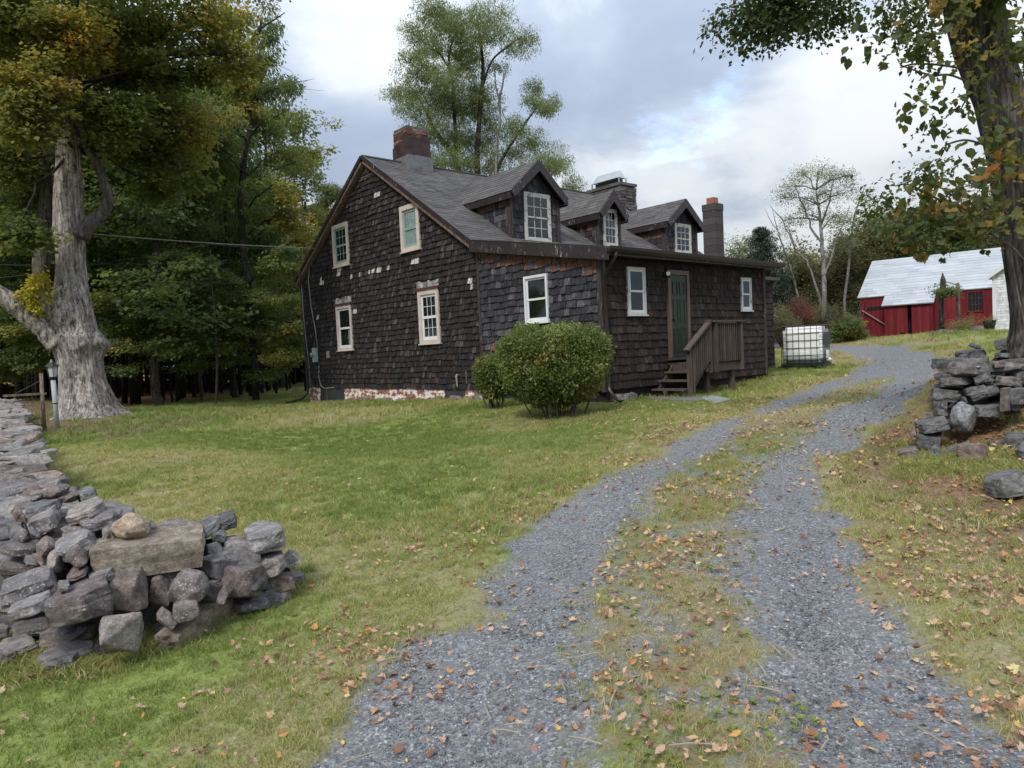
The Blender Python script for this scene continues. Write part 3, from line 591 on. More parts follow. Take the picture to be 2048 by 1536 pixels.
# gravel stones
def pebble(seed):
    r_ = random.Random(seed); bm = bmesh.new()
    for i in range(10): bm.verts.new((r_.uniform(-1, 1), r_.uniform(-.75, .75), r_.uniform(-.4, .4)))
    bmesh.ops.convex_hull(bm, input=bm.verts); me = bpy.data.meshes.new('pebble'); bm.to_mesh(me); bm.free(); me.materials.append(M['pebble']); return me
pebs = [pebble(i) for i in range(6)]
allp = []
for (n, r0, r1, s, sc) in ((42000, 1.8, 4.2, 5, (.0025, .0065)), (40000, 3.5, 9, 6, (.004, .009)), (14000, 9, 22, 7, (.009, .018)), (500, 1.8, 5, 8, (.012, .022))):
    X, Y, rr, r_ = sample_view(n, r0, r1, s, 44, 1.1); g, b, dry, lit, road, fo = masks(X, Y); k = r_.rand(n) < np.clip(g*1.3-.15, 0, 1)+road*.06; X, Y, rr = X[k], Y[k], rr[k]
    tt = r_.rand(len(X))**1.15; allp.append(np.stack([X, Y, H(X, Y)+.02*fbm(X, Y, 1.2, 4)-.017, r_.uniform(0, 6.28, len(X)), r_.uniform(sc[0], sc[1], len(X)), tt, r_.normal(0, .25, len(X))], 1))
A = np.concatenate(allp); rot = np.stack([A[:, 6], A[:, 6][::-1], A[:, 3]], 1)
o = scatter('gravel', A[:, :3], rot, A[:, 4], A[:, 5], 'pebbles', pebs); tag(o, 'loose blue-grey crushed stone scattered over the driveway wheel tracks', 'gravel', kind='stuff')
def leaf_mesh(seed):
    r_ = random.Random(seed); b = MB(); v, f = leaf_poly('maple' if seed % 4 else 'oval', 1., .6); cu = r_.uniform(.5, 2.0); cv = r_.uniform(-1.2, 1.6)
    v = [(x_*math.cos(abs(x_)*cu), y_-.45, .34*cu*abs(x_)+.45*cv*(y_-.45)**2+.05*math.sin(7*y_+x_*5)) for x_, y_, z_ in v]
    b.add(v, f); b.add([(0, -.45, .0), (.025, -.45, .0), (.06, -.95, .1)], [(0, 1, 2)])
    me = b.mesh('fallen_leaf'); me.materials.append(M['fallen']); return me
lvs = [leaf_mesh(i) for i in range(9)]
allp = []
for (n, r0, r1, s, sc) in ((30000, 1.8, 7, 11, (.016, .054)), (48000, 7, 16, 12, (.025, .06)), (26000, 16, 45, 13, (.04, .09))):
    X, Y, rr, r_ = sample_view(n, r0, r1, s, 52, 1.0); g, b, dry, lit, road, fo = masks(X, Y)
    sd = poly_sd(X, Y, drive); ss = poly_sd(X, Y, strip); edge = np.exp(-(np.abs(sd+.25)/.5)**2); mid = np.clip(ss/.3+.5, 0, 1)
    rightside = (((X-CP[0])*AR[0]+(Y-CP[1])*AR[1]) > 1.2) & (sd < 0)
    clump = np.clip(.42+.9*fbm(X, Y, 2.6, 51)+.5*fbm(X, Y, 7, 52), .03, 1.8)
    pr = (.13+.46*edge+.62*mid+.62*rightside+.45*lit-.04*(g > .6))*clump
    pr += .35*np.clip(poly_sd(X, Y, bare[1])/1., 0, 1)+.5*fo*(rr > 20)
    pr *= np.where((rr > 12) & (sd < -1.5) & ~rightside & (fo < .1) & (X < -1), .55, 1.)
    k = (r_.rand(n) < pr) & ~blocked(X, Y); X, Y, rr, g = X[k], Y[k], rr[k], g[k]; nn = len(X)
    z_ = H(X, Y)+.02*fbm(X, Y, 1.2, 4)*(rr < 60)+np.where(g > .5, -.008, .022)
    allp.append(np.stack([X, Y, z_, r_.normal(0, .45, nn), r_.normal(0, .45, nn), r_.uniform(0, 6.28, nn), sc[0]+(sc[1]-sc[0])*r_.rand(nn)**1.4, np.clip(r_.beta(1.3, 1.3, nn), 0, 1)], 1))
A = np.concatenate(allp)
o = scatter('fallen_leaves', A[:, :3], A[:, 3:6], A[:, 6], A[:, 7], 'leaves_down', lvs); tag(o, 'curled brown, tan and orange maple leaves lying on lawn and driveway', 'leaves', kind='stuff')
# twigs on the gravel
b = MB(); r_ = random.Random(4)
for i in range(70):
    q = gp(r_.uniform(650, 2000), r_.uniform(980, 1530)); a_ = r_.uniform(0, 3.14); l_ = r_.uniform(.04, .16); d = Vector((math.cos(a_), math.sin(a_), r_.uniform(-.02, .05)))
    b.tube([q+Vector((0, 0, .008)), q+d*l_*.5+Vector((0, 0, .014)), q+d*l_+Vector((0, 0, .010))], [.003, .0035, .002], 5, r_.random())
o = b.build('twigs', simple('dry_twig', (.30, .25, .19), .8), None); tag(o, 'short dry twigs dropped on the gravel driveway', 'twigs', kind='stuff')
# ================================================================== the house
D0, L0, YP, ZP, YL, ZL, ZR = 4.29, 6.9, 9.72, 7.35, 14.85, 4.12, 3.83
SLR = (ZP-ZR)/(YP-D0); SLL = (ZP-ZL)/(YL-YP); XE = 11.2
def lean_z(y): return 3.06+(3.83-3.06)*y/D0
def gable_z(y): return ZR+SLR*(y-D0) if y < YP else ZP-SLL*(y-YP)
house = empty('shingled_house', (0, 0, 0), label='old dark shingled farmhouse with three dormers, a lean-to wing and crumbling brick chimney', cat='house')
def prism(name, prof, x0, x1, mat, parent):      # profile in (y, z), extruded along x
    b = MB(); n = len(prof); b.add([(x0, y, z) for y, z in prof]+[(x1, y, z) for y, z in prof], [tuple(range(n))[::-1], tuple(range(n, 2*n))]+[(i, (i+1) % n, n+(i+1) % n, n+i) for i in range(n)])
    return b.build(name, mat, parent)
M['sheath'] = simple('dark_sheathing', (.018, .014, .013), .9)
prism('wall', [(D0, -.02), (YL-.03, -.02), (YL-.03, ZL-.05), (YP, ZP-.09), (D0, ZR-.06)], .0, XE-.03, M['sheath'], house)
prism('wing_wall', [(.03, -.02), (D0+.02, -.02), (D0+.02, ZR-.08), (.03, 3.0)], .004, L0-.02, M['sheath'], house)
prism('rear_wall', [(1.63, -.05), (D0+.1, -.05), (D0+.1, 3.3), (1.63, 2.86)], L0-.05, 10.32, M['sheath'], house)
# ---- windows
def rect(pts, ax, c):
    q = [onplane(x_, y_, ax, c) for x_, y_ in pts]; u = [p[1-ax] for p in q]; z = [p.z for p in q]
    if len(q) == 4: return (sum(sorted(u)[:2])/2, sum(sorted(u)[2:])/2, sum(sorted(z)[:2])/2, sum(sorted(z)[2:])/2)
    return min(u), max(u), min(z), max(z)
def window(face, c, r4, parent=house, trim='white', sash='white', cols=1, rows=1, tw=.07, sw=.045, trimname='casing', curtain=None, head=None, proud=.05, low=None, out=1, muntin=.018, name='window', lowcols=None, sill=True):
    """face 'x': wall at x=c looking to -x, u = y ; face 'y': wall at y=c looking to -y, u = x"""
    u0, u1, z0, z1 = r4
    def P(u, z, n):
        return (c-n, u, z) if face == 'x' else (u, c-n, z)
    def bx(b, ua, ub, za, zb, na, nb_, t_=.5):
        p, q = P(ua, za, na), P(ub, zb, nb_); return b.box([min(i, j) for i, j in zip(p, q)], [max(i, j) for i, j in zip(p, q)], t_)
    W = bx(MB(), u0+.02, u1-.02, z0+.02, z1-.02, .004, .012).build(name, M['dark'], parent)
    b = MB(); pr = proud
    bx(b, u0, u0+tw, z0, z1, 0, pr); bx(b, u1-tw, u1, z0, z1, 0, pr); bx(b, u0+tw, u1-tw, z1-tw, z1, 0, pr-.002); bx(b, u0+tw, u1-tw, z0, z0+tw*.8, 0, pr-.002)
    b.build('frame', M[trim], W)
    if sill: bx(MB(), u0-.03, u1+.03, z0-.035, z0-.001, 0, pr+.03).build('sill', M[trim], W)
    if head: bx(MB(), u0-.05, u1+.05, z1+.002, z1+.075, 0, pr+.03).build('head_board', M[head], W)
    a0, a1, c0, c1 = u0+tw, u1-tw, z0+tw*.8, z1-tw; zm = (c0+c1)/2
    for k, (s0, s1, n0, n1) in enumerate(((zm-sw*.5, c1, .022, .040), (c0, zm+sw*.5, .014, .032))):
        b = MB(); bx(b, a0, a0+sw, s0, s1, n0, n1); bx(b, a1-sw, a1, s0, s1, n0, n1); bx(b, a0+sw, a1-sw, s1-sw, s1, n0, n1); bx(b, a0+sw, a1-sw, s0, s0+sw*(1.3 if k else .9), n0, n1)
        b.build('sash', M[sash], W)
        nc = (lowcols or cols) if k else cols; iu = (a1-a0-2*sw)/nc; iv = (s1-s0-2*sw)/rows
        if nc > 1 or rows > 1:
            b = MB()
            for i in range(1, nc): bx(b, a0+sw+iu*i-muntin/2, a0+sw+iu*i+muntin/2, s0+sw*.9, s1-sw, n0+.004, n1-.003)
            for j in range(1, rows): bx(b, a0+sw, a1-sw, s0+sw+iv*j-muntin/2, s0+sw+iv*j+muntin/2, n0+.005, n1-.005)
            b.build('muntins', M[sash], W)
        for i in range(nc):
            for j in range(rows): bx(MB(), a0+sw+iu*i, a0+sw+iu*(i+1), s0+sw+iv*j, s0+sw+iv*(j+1), n0+.006, n0+.009).build('pane', M['glass'], W)
    if curtain:
        for (f0, f1, g0, g1) in curtain: bx(MB(), a0+(a1-a0)*f0, a0+(a1-a0)*f1, c0+(c1-c0)*g0, c0+(c1-c0)*g1, .0125, .0135).build('curtain', M['curtain'], W)
    return W
rU1 = rect([(666, 451), (697, 446), (672, 535), (703, 529)], 0, 0); rU2 = rect([(802, 414), (838, 405), (807, 504), (846, 498)], 0, 0)
rL1 = rect([(674, 614), (705, 608), (681, 702), (709, 698)], 0, 0); rL2 = rect([(838, 583), (880, 576), (845, 689), (884, 684)], 0, 0)
rS = rect([(1097, 547), (1050, 554), (1102, 642), (1056, 647)], 0, 0)
rF1 = rect([(1251, 533), (1287, 536), (1255, 630), (1291, 629)], 1, 0); rF2 = rect([(1479, 555), (1499, 556), (1482, 621), (1502, 621)], 1, 0)
rDo = (2.32, 3.19, .60, 2.76)
rB1 = rect([(656, 776), (690, 775), (656, 801), (690, 799)], 0, 0)
window('x', 0, rU1, proud=.085, trim='pinkwood', sash='green_sash', cols=3, rows=2, tw=.13, sw=.07, muntin=.022)
window('x', 0, rU2, proud=.085, trim='pinkwood', sash='green_sash', tw=.14, sw=.075, curtain=[(0, 1, 0, 1)])
window('x', 0, rL1, proud=.085, trim='pinkwood', sash='white', tw=.10, sw=.07, head='brownhead', curtain=[(0, .3, 0, .45)])
window('x', 0, rL2, proud=.085, trim='pinkwood', sash='white', cols=3, rows=2, tw=.13, sw=.075, head='brownhead', muntin=.016)
window('x', 0, rS, proud=.085, sash='white', tw=.06, sw=.05); window('y', 0, rF1, sash='white', trim='white_old', tw=.06, sw=.045); window('y', 0, rF2, sash='white', trim='white_old', tw=.055, sw=.04)
# ---- wall shingles
pale = [(p.y, p.z, w_, h_) for p, w_, h_ in [(onplane(560+x_/2.478, 220+y_/2.478, 0, 0), w_, h_) for x_, y_, w_, h_ in ((495, 417, .14, .1), (362, 812, .10, .1), (408, 803, .10, .1), (447, 792, .12, .1), (468, 785, .13, .1), (503, 777, .13, .1), (545, 768, .1, .1), (679, 740, .16, .12), (219, 845, .13, .13), (195, 1023, .13, .1), (380, 988, .1, .1), (957, 860, .07, .2), (120, 825, .14, .1), (300, 800, .13, .1))]]
def gtint(u, v, r_):
    y = D0+u
    for (py_, pz, w_, h_) in pale:
        if abs(y-py_) < w_ and abs(v-pz) < h_: return r_.uniform(.965, 1) if r_.random() < .9 else .9
    if v < 1.2 and r_.random() < .03: return .93
    return min(.84, abs(r_.gauss(.38, .21)))
holes = [(r[0]-D0, r[1]-D0, r[2], r[3]) for r in (rU1, rU2, rL1, rL2)]
p = courses((-.004, D0+.06, 0), (0, 1, 0), (0, 0, 1), (-1, 0, 0), YL-D0-.1, lambda u: gable_z(D0+.06+u)-.20, .168, .075, .18, .052, 5, holes, tintf=gtint, uneven=.022, wavy=.014)
lay(p, 'shingle', M['shingle'], house, 130, 'gable_shingles')
def stint(u, v, r_):
    top = lean_z(u)-.18
    if v > top-.22: return .955 if r_.random() < .75 else r_.uniform(.3, .9)
    if v < 1.35 and u > 2.3 and r_.random() < .16: return .955
    if .9 < v < 1.5 and r_.random() < .07: return .93
    return min(.9, abs(r_.gauss(.45, .22)))
p = courses((-.004, .1, 0), (0, 1, 0), (0, 0, 1), (-1, 0, 0), D0-.14, lambda u: lean_z(u+.1)-.17, .175, .1, .25, .048, 9, [(rS[0]-.1, rS[1]-.1, rS[2], rS[3])], tintf=stint, uneven=.035, wavy=.010)
lay(p, 'shingle', M['shingle_grey'], house, 165, 'wing_side_shingles')
def ftint(u, v, r_): return .93 if r_.random() < .012 else min(.9, abs(r_.gauss(.4, .22)))
p = courses((.10, .02, .01), (1, 0, 0), (0, 0, 1), (0, -1, 0), L0-.14, lambda u: 2.92, .18, .1, .22, .036, 12, [(r[0]-.10, r[1]-.10, r[2]-.01, r[3]-.01) for r in (rF1, rF2)]+[(rDo[0]-.10-.02, rDo[1]-.10+.02, -.2, rDo[3]+.02)], tintf=ftint, uneven=.02)
lay(p, 'shingle', M['shingle_front'], house, 0, 'front_shingles')
p = courses((L0+.02, 1.625, -.02), (1, 0, 0), (0, 0, 1), (0, -1, 0), 10.3-L0, lambda u: 2.85, .185, .12, .26, .034, 14, tintf=ftint, uneven=.03)
lay(p, 'shingle', M['shingle_front'], house, 0, 'rear_wing_shingles')
p = courses((L0-.015, .02, .01), (0, 1, 0), (0, 0, 1), (1, 0, 0), 1.6, lambda u: 2.95, .18, .1, .22, .028, 15, tintf=ftint)
lay(p, 'shingle', M['shingle_front'], house, 0, 'end_shingles')
# zinc strips above the lower windows
for r in (rL1, rL2):
    b = MB(); r_ = random.Random(int(r[0]*10)); u = r[0]-.04
    while u < r[1]+.02:
        w_ = r_.uniform(.08, .14); b.box((-.062, u, r[3]+.08), (-.05, u+w_-.006, r[3]+r_.uniform(.20, .30)), r_.random()); u += w_
    b.build('lead_flashing', M['lead2'] if 'lead2' in M else M.setdefault('lead2', tinted('streaked_zinc', [(0, (.10, .09, .10)), (1, (.42, .42, .44))], .6, 12)), house)
# corner boards
MB().hexa([(-.05, D0-.05, -.03), (-.05, D0+.05, -.03), (-.05, D0+.05, ZR-.05), (-.05, D0-.05, ZR-.05), (.02, D0-.05, -.03), (.02, D0+.05, -.03), (.02, D0+.05, ZR-.05), (.02, D0-.05, ZR-.05)]).build('corner_board', M['corner'], house)
box_obj('corner_board', (-.055, -.03, -.04), (.0, .1, 2.99), M['corner'], house); box_obj('corner_board', (.004, -.035, -.04), (.1, .02, 2.98), M['fascia'], house)  # front-facing board painted darker, its shade put into the colour
box_obj('corner_board', (L0-.1, -.03, -.04), (L0+.02, .02, 2.98), M['corner'], house); box_obj('corner_board', (-.03, YL-.06, -.05), (.03, YL+.05, ZL-.1), M['fascia'], house)
# ---- roofs
def slab(name, corners, nrm, t0, t1, mat, parent):
    nv = Vector(nrm).normalized(); c = [Vector(q) for q in corners]; return MB().hexa([q+nv*t1 for q in c]+[q+nv*t0 for q in c]).build(name, mat, parent)
def roofplane(name, O, U, V, ulen, vlen, parent, seed, mat='roof', ch=.15, ulim=None):
    O, U, V = Vector(O), Vector(U).normalized(), Vector(V).normalized(); nn = U.cross(V)
    if nn.z < 0: nn = -nn
    slab(name, [O, O+U*ulen, O+U*ulen+V*vlen, O+V*vlen], nn, -.05, 0, M['sheath'], parent)
    p = courses(O+nn*.002, U, V, nn, ulen, lambda u: vlen, ch, .26, .34, .011, seed, tintf=lambda u, v, r_: min(1, max(0, r_.gauss(.5, .16))), uneven=.006, lap=1.2, tilt=.9)
    return lay(p, 'roof_shingle', M[mat], parent, 0, 'roof_shingles')
x0 = -.22
ls = math.hypot(YP-D0, ZP-ZR); ov = .12
roofplane('roof', (x0, D0-.02, ZR+.05), (1, 0, 0), (0, YP-D0, ZP-ZR), XE+.2+.22, ls+.02, house, 31)
roofplane('rear_roof', (x0, YL+.25, ZL-.25*SLL+.06), (1, 0, 0), (0, YP-YL-.25, ZP-ZL+.25*SLL), XE+.42, math.hypot(YP-YL-.25, ZP-ZL+.25*SLL), house, 32)
k = (3.83-3.06)/D0
roofplane('wing_roof', (x0, -.38, 3.06-.38*k+.12), (1, 0, 0), (0, 1, k), L0+.22+.3, (D0+.42)*math.hypot(1, k), house, 33)
slab('rear_wing_roof', [(L0+.05, 1.35, 2.93), (10.42, 1.4, 2.93), (10.42, D0+.2, 3.45), (L0+.05, D0+.2, 3.45)], (0, -.17, 1), -.02, .08, M['roof'], house)
box_obj('ridge_cap', (x0, YP-.09, ZP+.045), (XE+.2, YP+.09, ZP+.085), M['roof'], house)
# rake boards: weathered plank with a dark drip edge above
def rake(ya, za, yb, zb):
    d = Vector((0, yb-ya, zb-za)).normalized(); up = Vector((0, -d.z, d.y));
    if up.z < 0: up = -up
    def strip(lo, hi, xa, xb, mat, nm):
        A_, B_ = Vector((0, ya, za)), Vector((0, yb, zb)); c = [A_+up*lo, B_+up*lo, B_+up*hi, A_+up*hi]
        MB().hexa([q+Vector((xa, 0, 0)) for q in c]+[q+Vector((xb, 0, 0)) for q in c]).build(nm, M[mat], house)
    strip(-.13, -.02, -.20, -.16, 'rake', 'rake_board'); strip(-.02, .10, -.235, -.17, 'fascia', 'drip_edge'); strip(-.16, -.13, -.16, 0, 'rake', 'soffit')
rake(YP, ZP, D0-.05, ZR-.05*SLR); rake(YP, ZP, YL+.25, ZL-.25*SLL)
# louvred vent in the peak
b = MB(); vz = ZP-.30
for i in range(5):
    z_ = vz-.07*i-.02; w_ = (ZP-.22-z_)/SLR; b.box((-.05, YP-w_*.85, z_-.022), (-.02, YP+w_*.85, z_+.012))
b.build('gable_vent', M['rake'], house)
# wing fascia along the rake, with flaking paint
b = MB(); c = [(D0+.06, lean_z(D0)-.19), (-.40, lean_z(0)-.40*k-.17), (-.40, lean_z(0)-.40*k+.12), (D0+.06, lean_z(D0)+.08)]
b.hexa([(-.25, y, z) for y, z in c]+[(-.19, y, z) for y, z in c]); b.build('wing_fascia', M['fascia'], house)
box_obj('eave_soffit', (-.19, -.36, 2.95), (L0+.22, .02, 2.985), M['fascia'], house); box_obj('eave_fascia', (-.19, -.385, 2.93), (L0+.25, -.345, 3.09), M['fascia'], house)
# gutter: a K-shaped trough
b = MB(); gy, gz = -.385, 3.11; prof = [(0, 0), (-.012, -.10), (-.07, -.125), (-.125, -.06), (-.135, .0), (-.12, .0), (-.11, -.055), (-.065, -.112), (-.02, -.09), (-.012, 0)]
n = len(prof); xa, xb = -.26, L0+.30
b.add([(xa, gy+y, gz+z) for y, z in prof]+[(xb, gy+y, gz+z-.02) for y, z in prof], [(i, (i+1) % n, n+(i+1) % n, n+i) for i in range(n)]+[tuple(range(n)), tuple(range(n, 2*n))[::-1]]); b.build('gutter', M['gutter'], house)
MB().tube([(-.02, -.45, 3.0), (-.03, -.44, 2.9), (-.035, -.30, 2.72), (.0, -.09, 2.55), (.0, -.085, 1.5), (.0, -.085, .18), (-.02, -.11, .0), (-.12, -.38, -.17), (-.16, -.55, -.22)], .042, 10).build('downspout', M['gutter'], house, True)
b = MB(); b.tube([(-.05, YL+.12, ZL-.25), (-.03, YL+.10, 2), (-.03, YL+.10, .02), (-.05, YL+.10, -.25), (-.25, YL+.25, -.45), (-.75, YL+.55, -.55)], .04, 8); b.build('downspout', M['gutter'], house, True)
# ---- door
dr = box_obj('door', (rDo[0]+.11, -.045, rDo[2]+.05), (rDo[1]-.11, .0, rDo[3]-.12), M['door'], house)
b = MB(); w0, w1 = rDo[0]+.11, rDo[1]-.11; wm = (w0+w1)/2
for (u0, u1) in ((w0+.09, wm-.04), (wm+.04, w1-.09)):
    for (z0, z1) in ((rDo[2]+.17, rDo[2]+.75), (rDo[2]+.90, rDo[2]+1.45), (rDo[2]+1.57, rDo[2]+1.88)):
        for q in ((u0, z0, u1, z0+.02), (u0, z1-.02, u1, z1), (u0, z0+.02, u0+.02, z1-.02), (u1-.02, z0+.02, u1, z1-.02)): b.box((q[0], -.060, q[1]), (q[2], -.045, q[3]))
b.build('panel_moulding', M['door'], dr)
b = MB().tube([(w0+.06, -.045, rDo[2]+.95), (w0+.06, -.10, rDo[2]+.95), (w0+.06, -.12, rDo[2]+.95)], [.015, .02, .028], 8); b.build('door_knob', M['black'], dr, True)
b = MB(); b.box((rDo[0], -.07, rDo[2]), (rDo[0]+.10, 0, rDo[3])); b.box((rDo[1]-.10, -.07, rDo[2]), (rDo[1], 0, rDo[3])); b.box((rDo[0]+.10, -.068, rDo[3]-.11), (rDo[1]-.10, 0, rDo[3])); b.build('door_frame', M['doortrim'], house)
box_obj('door_sill', (rDo[0]-.02, -.10, rDo[2]-.03), (rDo[1]+.02, 0, rDo[2]+.04), M['porch'], house)
pl_ = onplane(1327, 551, 1, 0); b = MB(); b.tube([(pl_.x, 0, pl_.z), (pl_.x, -.05, pl_.z)], .05, 10); b.tube([(pl_.x, -.05, pl_.z), (pl_.x-.05, -.12, pl_.z+.02), (pl_.x-.09, -.20, pl_.z+.02)], [.02, .045, .06], 10); b.tube([(pl_.x+.05, -.03, pl_.z), (pl_.x+.10, -.12, pl_.z-.02)], [.02, .05], 8)
fl = b.build('floodlight', M['black'], house, True); MB().tube([(pl_.x-.09, -.20, pl_.z+.02), (pl_.x-.10, -.215, pl_.z+.02)], .052, 12).build('lamp_face', M['white'], fl)
# ---- dormers
def dormer(x0_, x1_, yf, ze, zp, wr, cols, zt, seed):
    dm = MB().box((x0_+.03, yf+.02, 3.9), (x1_-.03, yf+1.2, ze)).build('dormer', M['sheath'], house)
    xc = (x0_+x1_)/2; ro = lambda y: ZR+SLR*(y-D0)
    yb = D0+(zp-ZR)/SLR+.2
    b = MB(); b.add([(x0_+.03, yf+.02, ze), (x1_-.03, yf+.02, ze), (xc, yf+.02, zp-.12), (x0_+.03, yb, ze), (x1_-.03, yb, ze), (xc, yb, zp-.12)], [(0, 1, 2), (3, 5, 4), (0, 3, 4, 1), (1, 4, 5, 2), (2, 5, 3, 0)]); b.box((x0_+.03, yf+.05, 4.1), (x1_-.03, yb-.8, ze-.01)); b.build('dormer_wall', M['sheath'], dm)
    hs = (zp-ze)/((x1_-x0_)/2)
    base = ro(yf)-.12
    def top(u): return ze+min(u, (x1_-x0_)-u)*hs-.10-base
    p = courses((x0_, yf+.015, base), (1, 0, 0), (0, 0, 1), (0, -1, 0), x1_-x0_, top, .20, .12, .26, .022, seed, [(wr[0]-x0_, wr[1]-x0_, wr[2]-base, wr[3]-base)] if wr else (), tintf=ftint, uneven=.02)
    lay(p, 'shingle', M['shingle_grey'], dm, 80, 'dormer_shingles')
    def ct(u, v, r_): return .955 if v > ze-base-.42 and r_.random() < .75 else min(.9, abs(r_.gauss(.45, .25)))
    ylen = (ze-ZR)/SLR+D0-yf
    p = courses((x0_+.028, yf+.1, base), (0, 1, 0), (0, 0, 1), (-1, 0, 0), ylen+.3, lambda u: ze-base-.02, .19, .1, .24, .022, seed+1, tintf=ct, uneven=.025)
    p = [q for q in p if q[2][2] > ro(q[2][1])-.25]
    lay(p, 'shingle', M['shingle_grey'], dm, 60, 'cheek_shingles')
    oh = .17; yo = yf-.24; L_ = yb-yo
    for sgn, xe in ((1, x0_-oh), (-1, x1_+oh)):
        zz = ze-oh*hs+.10
        O = Vector((xe, yo, zz)); V = Vector((xc-xe, 0, zp+.06-zz)); vl = V.length
        if sgn == 1: roofplane('dormer_roof', O, (0, 1, 0), V, L_, vl, dm, seed+3)
        else: roofplane('dormer_roof', O, (0, 1, 0), V, L_, vl, dm, seed+4)
        # barge board on the front, fascia along the eave
        d = V.normalized(); up = Vector((-d.z*sgn, 0, d.x*sgn)); up = up if up.z > 0 else -up
        c = [O+up*-.22, O+V+Vector((0, 0, -.24/abs(d.x)))*1., O+V, O]
        MB().hexa([Vector((q.x, yo-.035, q.z)) for q in c]+[Vector((q.x, yo+.01, q.z)) for q in c]).build('barge_board', M['fascia'], dm)
        yk = D0+(zz-ZR)/SLR
        MB().box((min(xe, xe+.035*sgn), yo+.01, zz-.20), (max(xe, xe+.035*sgn), yk+.1, zz-.02)).build('eave_board', M['fascia'], dm)
        MB().box((min(xe+.035*sgn, xe+oh*sgn), yo+.01, zz-.17), (max(xe+.035*sgn, xe+oh*sgn), yk, zz-.14)).build('soffit', M['fascia'], dm)
    for xx in (x0_-.01, x1_-.09): MB().box((xx, yf-.03, base), (xx+.10, yf+.02, ze-.05)).build('corner_post', M['corner'], dm)
    MB().box((x0_-.012, yf+.02, base), (x0_+.02, yf+.13, ze-.05)).build('corner_post', M['corner'], dm)
    # its window belongs to the dormer
    u0, u1, z0, z1 = wr
    return window('y', yf+.01, wr, parent=house, trim='white_old', sash='white_old', cols=cols, rows=2, tw=.075, sw=.045, muntin=.02, name='dormer_window', proud=.05)
YF = 4.75
def dw(x0p, x1p, ytop, zlow): 
    a_ = onplane(x0p[0], x0p[1], 1, YF); b_ = onplane(x1p[0], x1p[1], 1, YF); return (a_.x, b_.x, zlow, (a_.z+b_.z)/2)
w1 = dw((1046, 385), (1098, 389), 0, 4.16); w2 = dw((1204, 416), (1232, 420), 0, 4.22); w3 = dw((1348, 446), (1380, 450), 0, 4.22)
c1 = onplane(1022, 470, 1, YF).x; c1r = onplane(1120, 473, 1, YF).x; p1 = onplane(1070, 318, 1, YF-.24)
dormer(c1, c1r, YF, 5.52, p1.z-.06, w1, 3, 0, 101)
c2 = onplane(1196, 475, 1, YF).x; c2r = onplane(1241, 480, 1, YF).x; p2 = onplane(1218, 379, 1, YF-.24); dormer(c2, c2r, YF, 5.30, p2.z-.06, w2, 3, 0, 111)
c3 = onplane(1331, 490, 1, YF).x; c3r = onplane(1394, 498, 1, YF).x; p3 = onplane(1363, 396, 1, YF-.24); dormer(c3, c3r, YF, 5.28, p3.z-.06, w3, 3, 0, 121)
# ---- foundation under the gable
prism('wing_foundation', [(.06, -.7), (D0, -.7), (D0, .0), (.06, .0)], .07, L0-.1, M['sheath'], house)  # darkness of the shaded gap below the wing siding put into its colour
prism('foundation', [(D0+.01, -.7), (YL-.1, -.75), (YL-.1, .0), (D0+.01, .0)], .06, XE-.1, M['mortar'], house)
r_ = random.Random(3); b_y = onplane(690, 790, 0, 0).y
def fpatch(ya, yb, sd_):
    rr = random.Random(sd_); y = ya; nseg = int((yb-ya)/.05); nz = 8
    vs_ = []; fs_ = []
    for i in range(nseg+1):
        yy = ya+(yb-ya)*i/nseg; zb = h(-.1, yy)-.1
        for j in range(nz+1):
            zz = zb+(.01-zb)*j/nz; n_ = mn.noise(Vector((yy*1.7, zz*4, 3)))*.03+mn.noise(Vector((yy*7, zz*9, 5)))*.012; vs_.append((-.005-abs(n_)-.04*(1-j/nz), yy, zz))
    for i in range(nseg):
        for j in range(nz): fs_.append((i*(nz+1)+j, i*(nz+1)+j+1, (i+1)*(nz+1)+j+1, (i+1)*(nz+1)+j))
    k0 = len(vs_)
    MB().add(vs_, fs_).build('foundation_face', M['whitewash'], house, True)
v1a, v1b = rB1[0], rB1[1]; v2a, v2b = onplane(930, 790, 0, 0).y, onplane(893, 790, 0, 0).y; v2a, v2b = min(v2a, v2b), max(v2a, v2b)
fpatch(D0, v2a-.02, 1); fpatch(v2b+.02, v1a-.02, 2); fpatch(v1b+.55, YL, 3)
for (ya, yb) in ((v1a, v1b), (v2a, v2b)):
    zb = h(0, ya)-.02; w = MB().box((.0, ya-.01, zb), (.02, yb+.01, 0)).build('basement_window', M['dark'], house)
    MB().box((-.03, ya-.05, zb), (.0, ya, .0)).box((-.03, yb, zb), (.0, yb+.05, .0)).box((-.028, ya, -.05), (.0, yb, .0)).box((-.028, ya, zb), (0, yb, zb+.07)).build('frame', M['rake' if ya == v1a else 'corner'], w)
    MB().box((-.012, ya, zb+.07), (-.006, yb, -.05)).build('pane', M.setdefault('dusty', simple('dusty_pane', (.045, .05, .055), .3, .3)), w)
MB().box((-.025, v1b+.06, h(0, 13)-.05), (.03, v1b+.53, -.01)).build('basement_hatch', M['corner'], house)
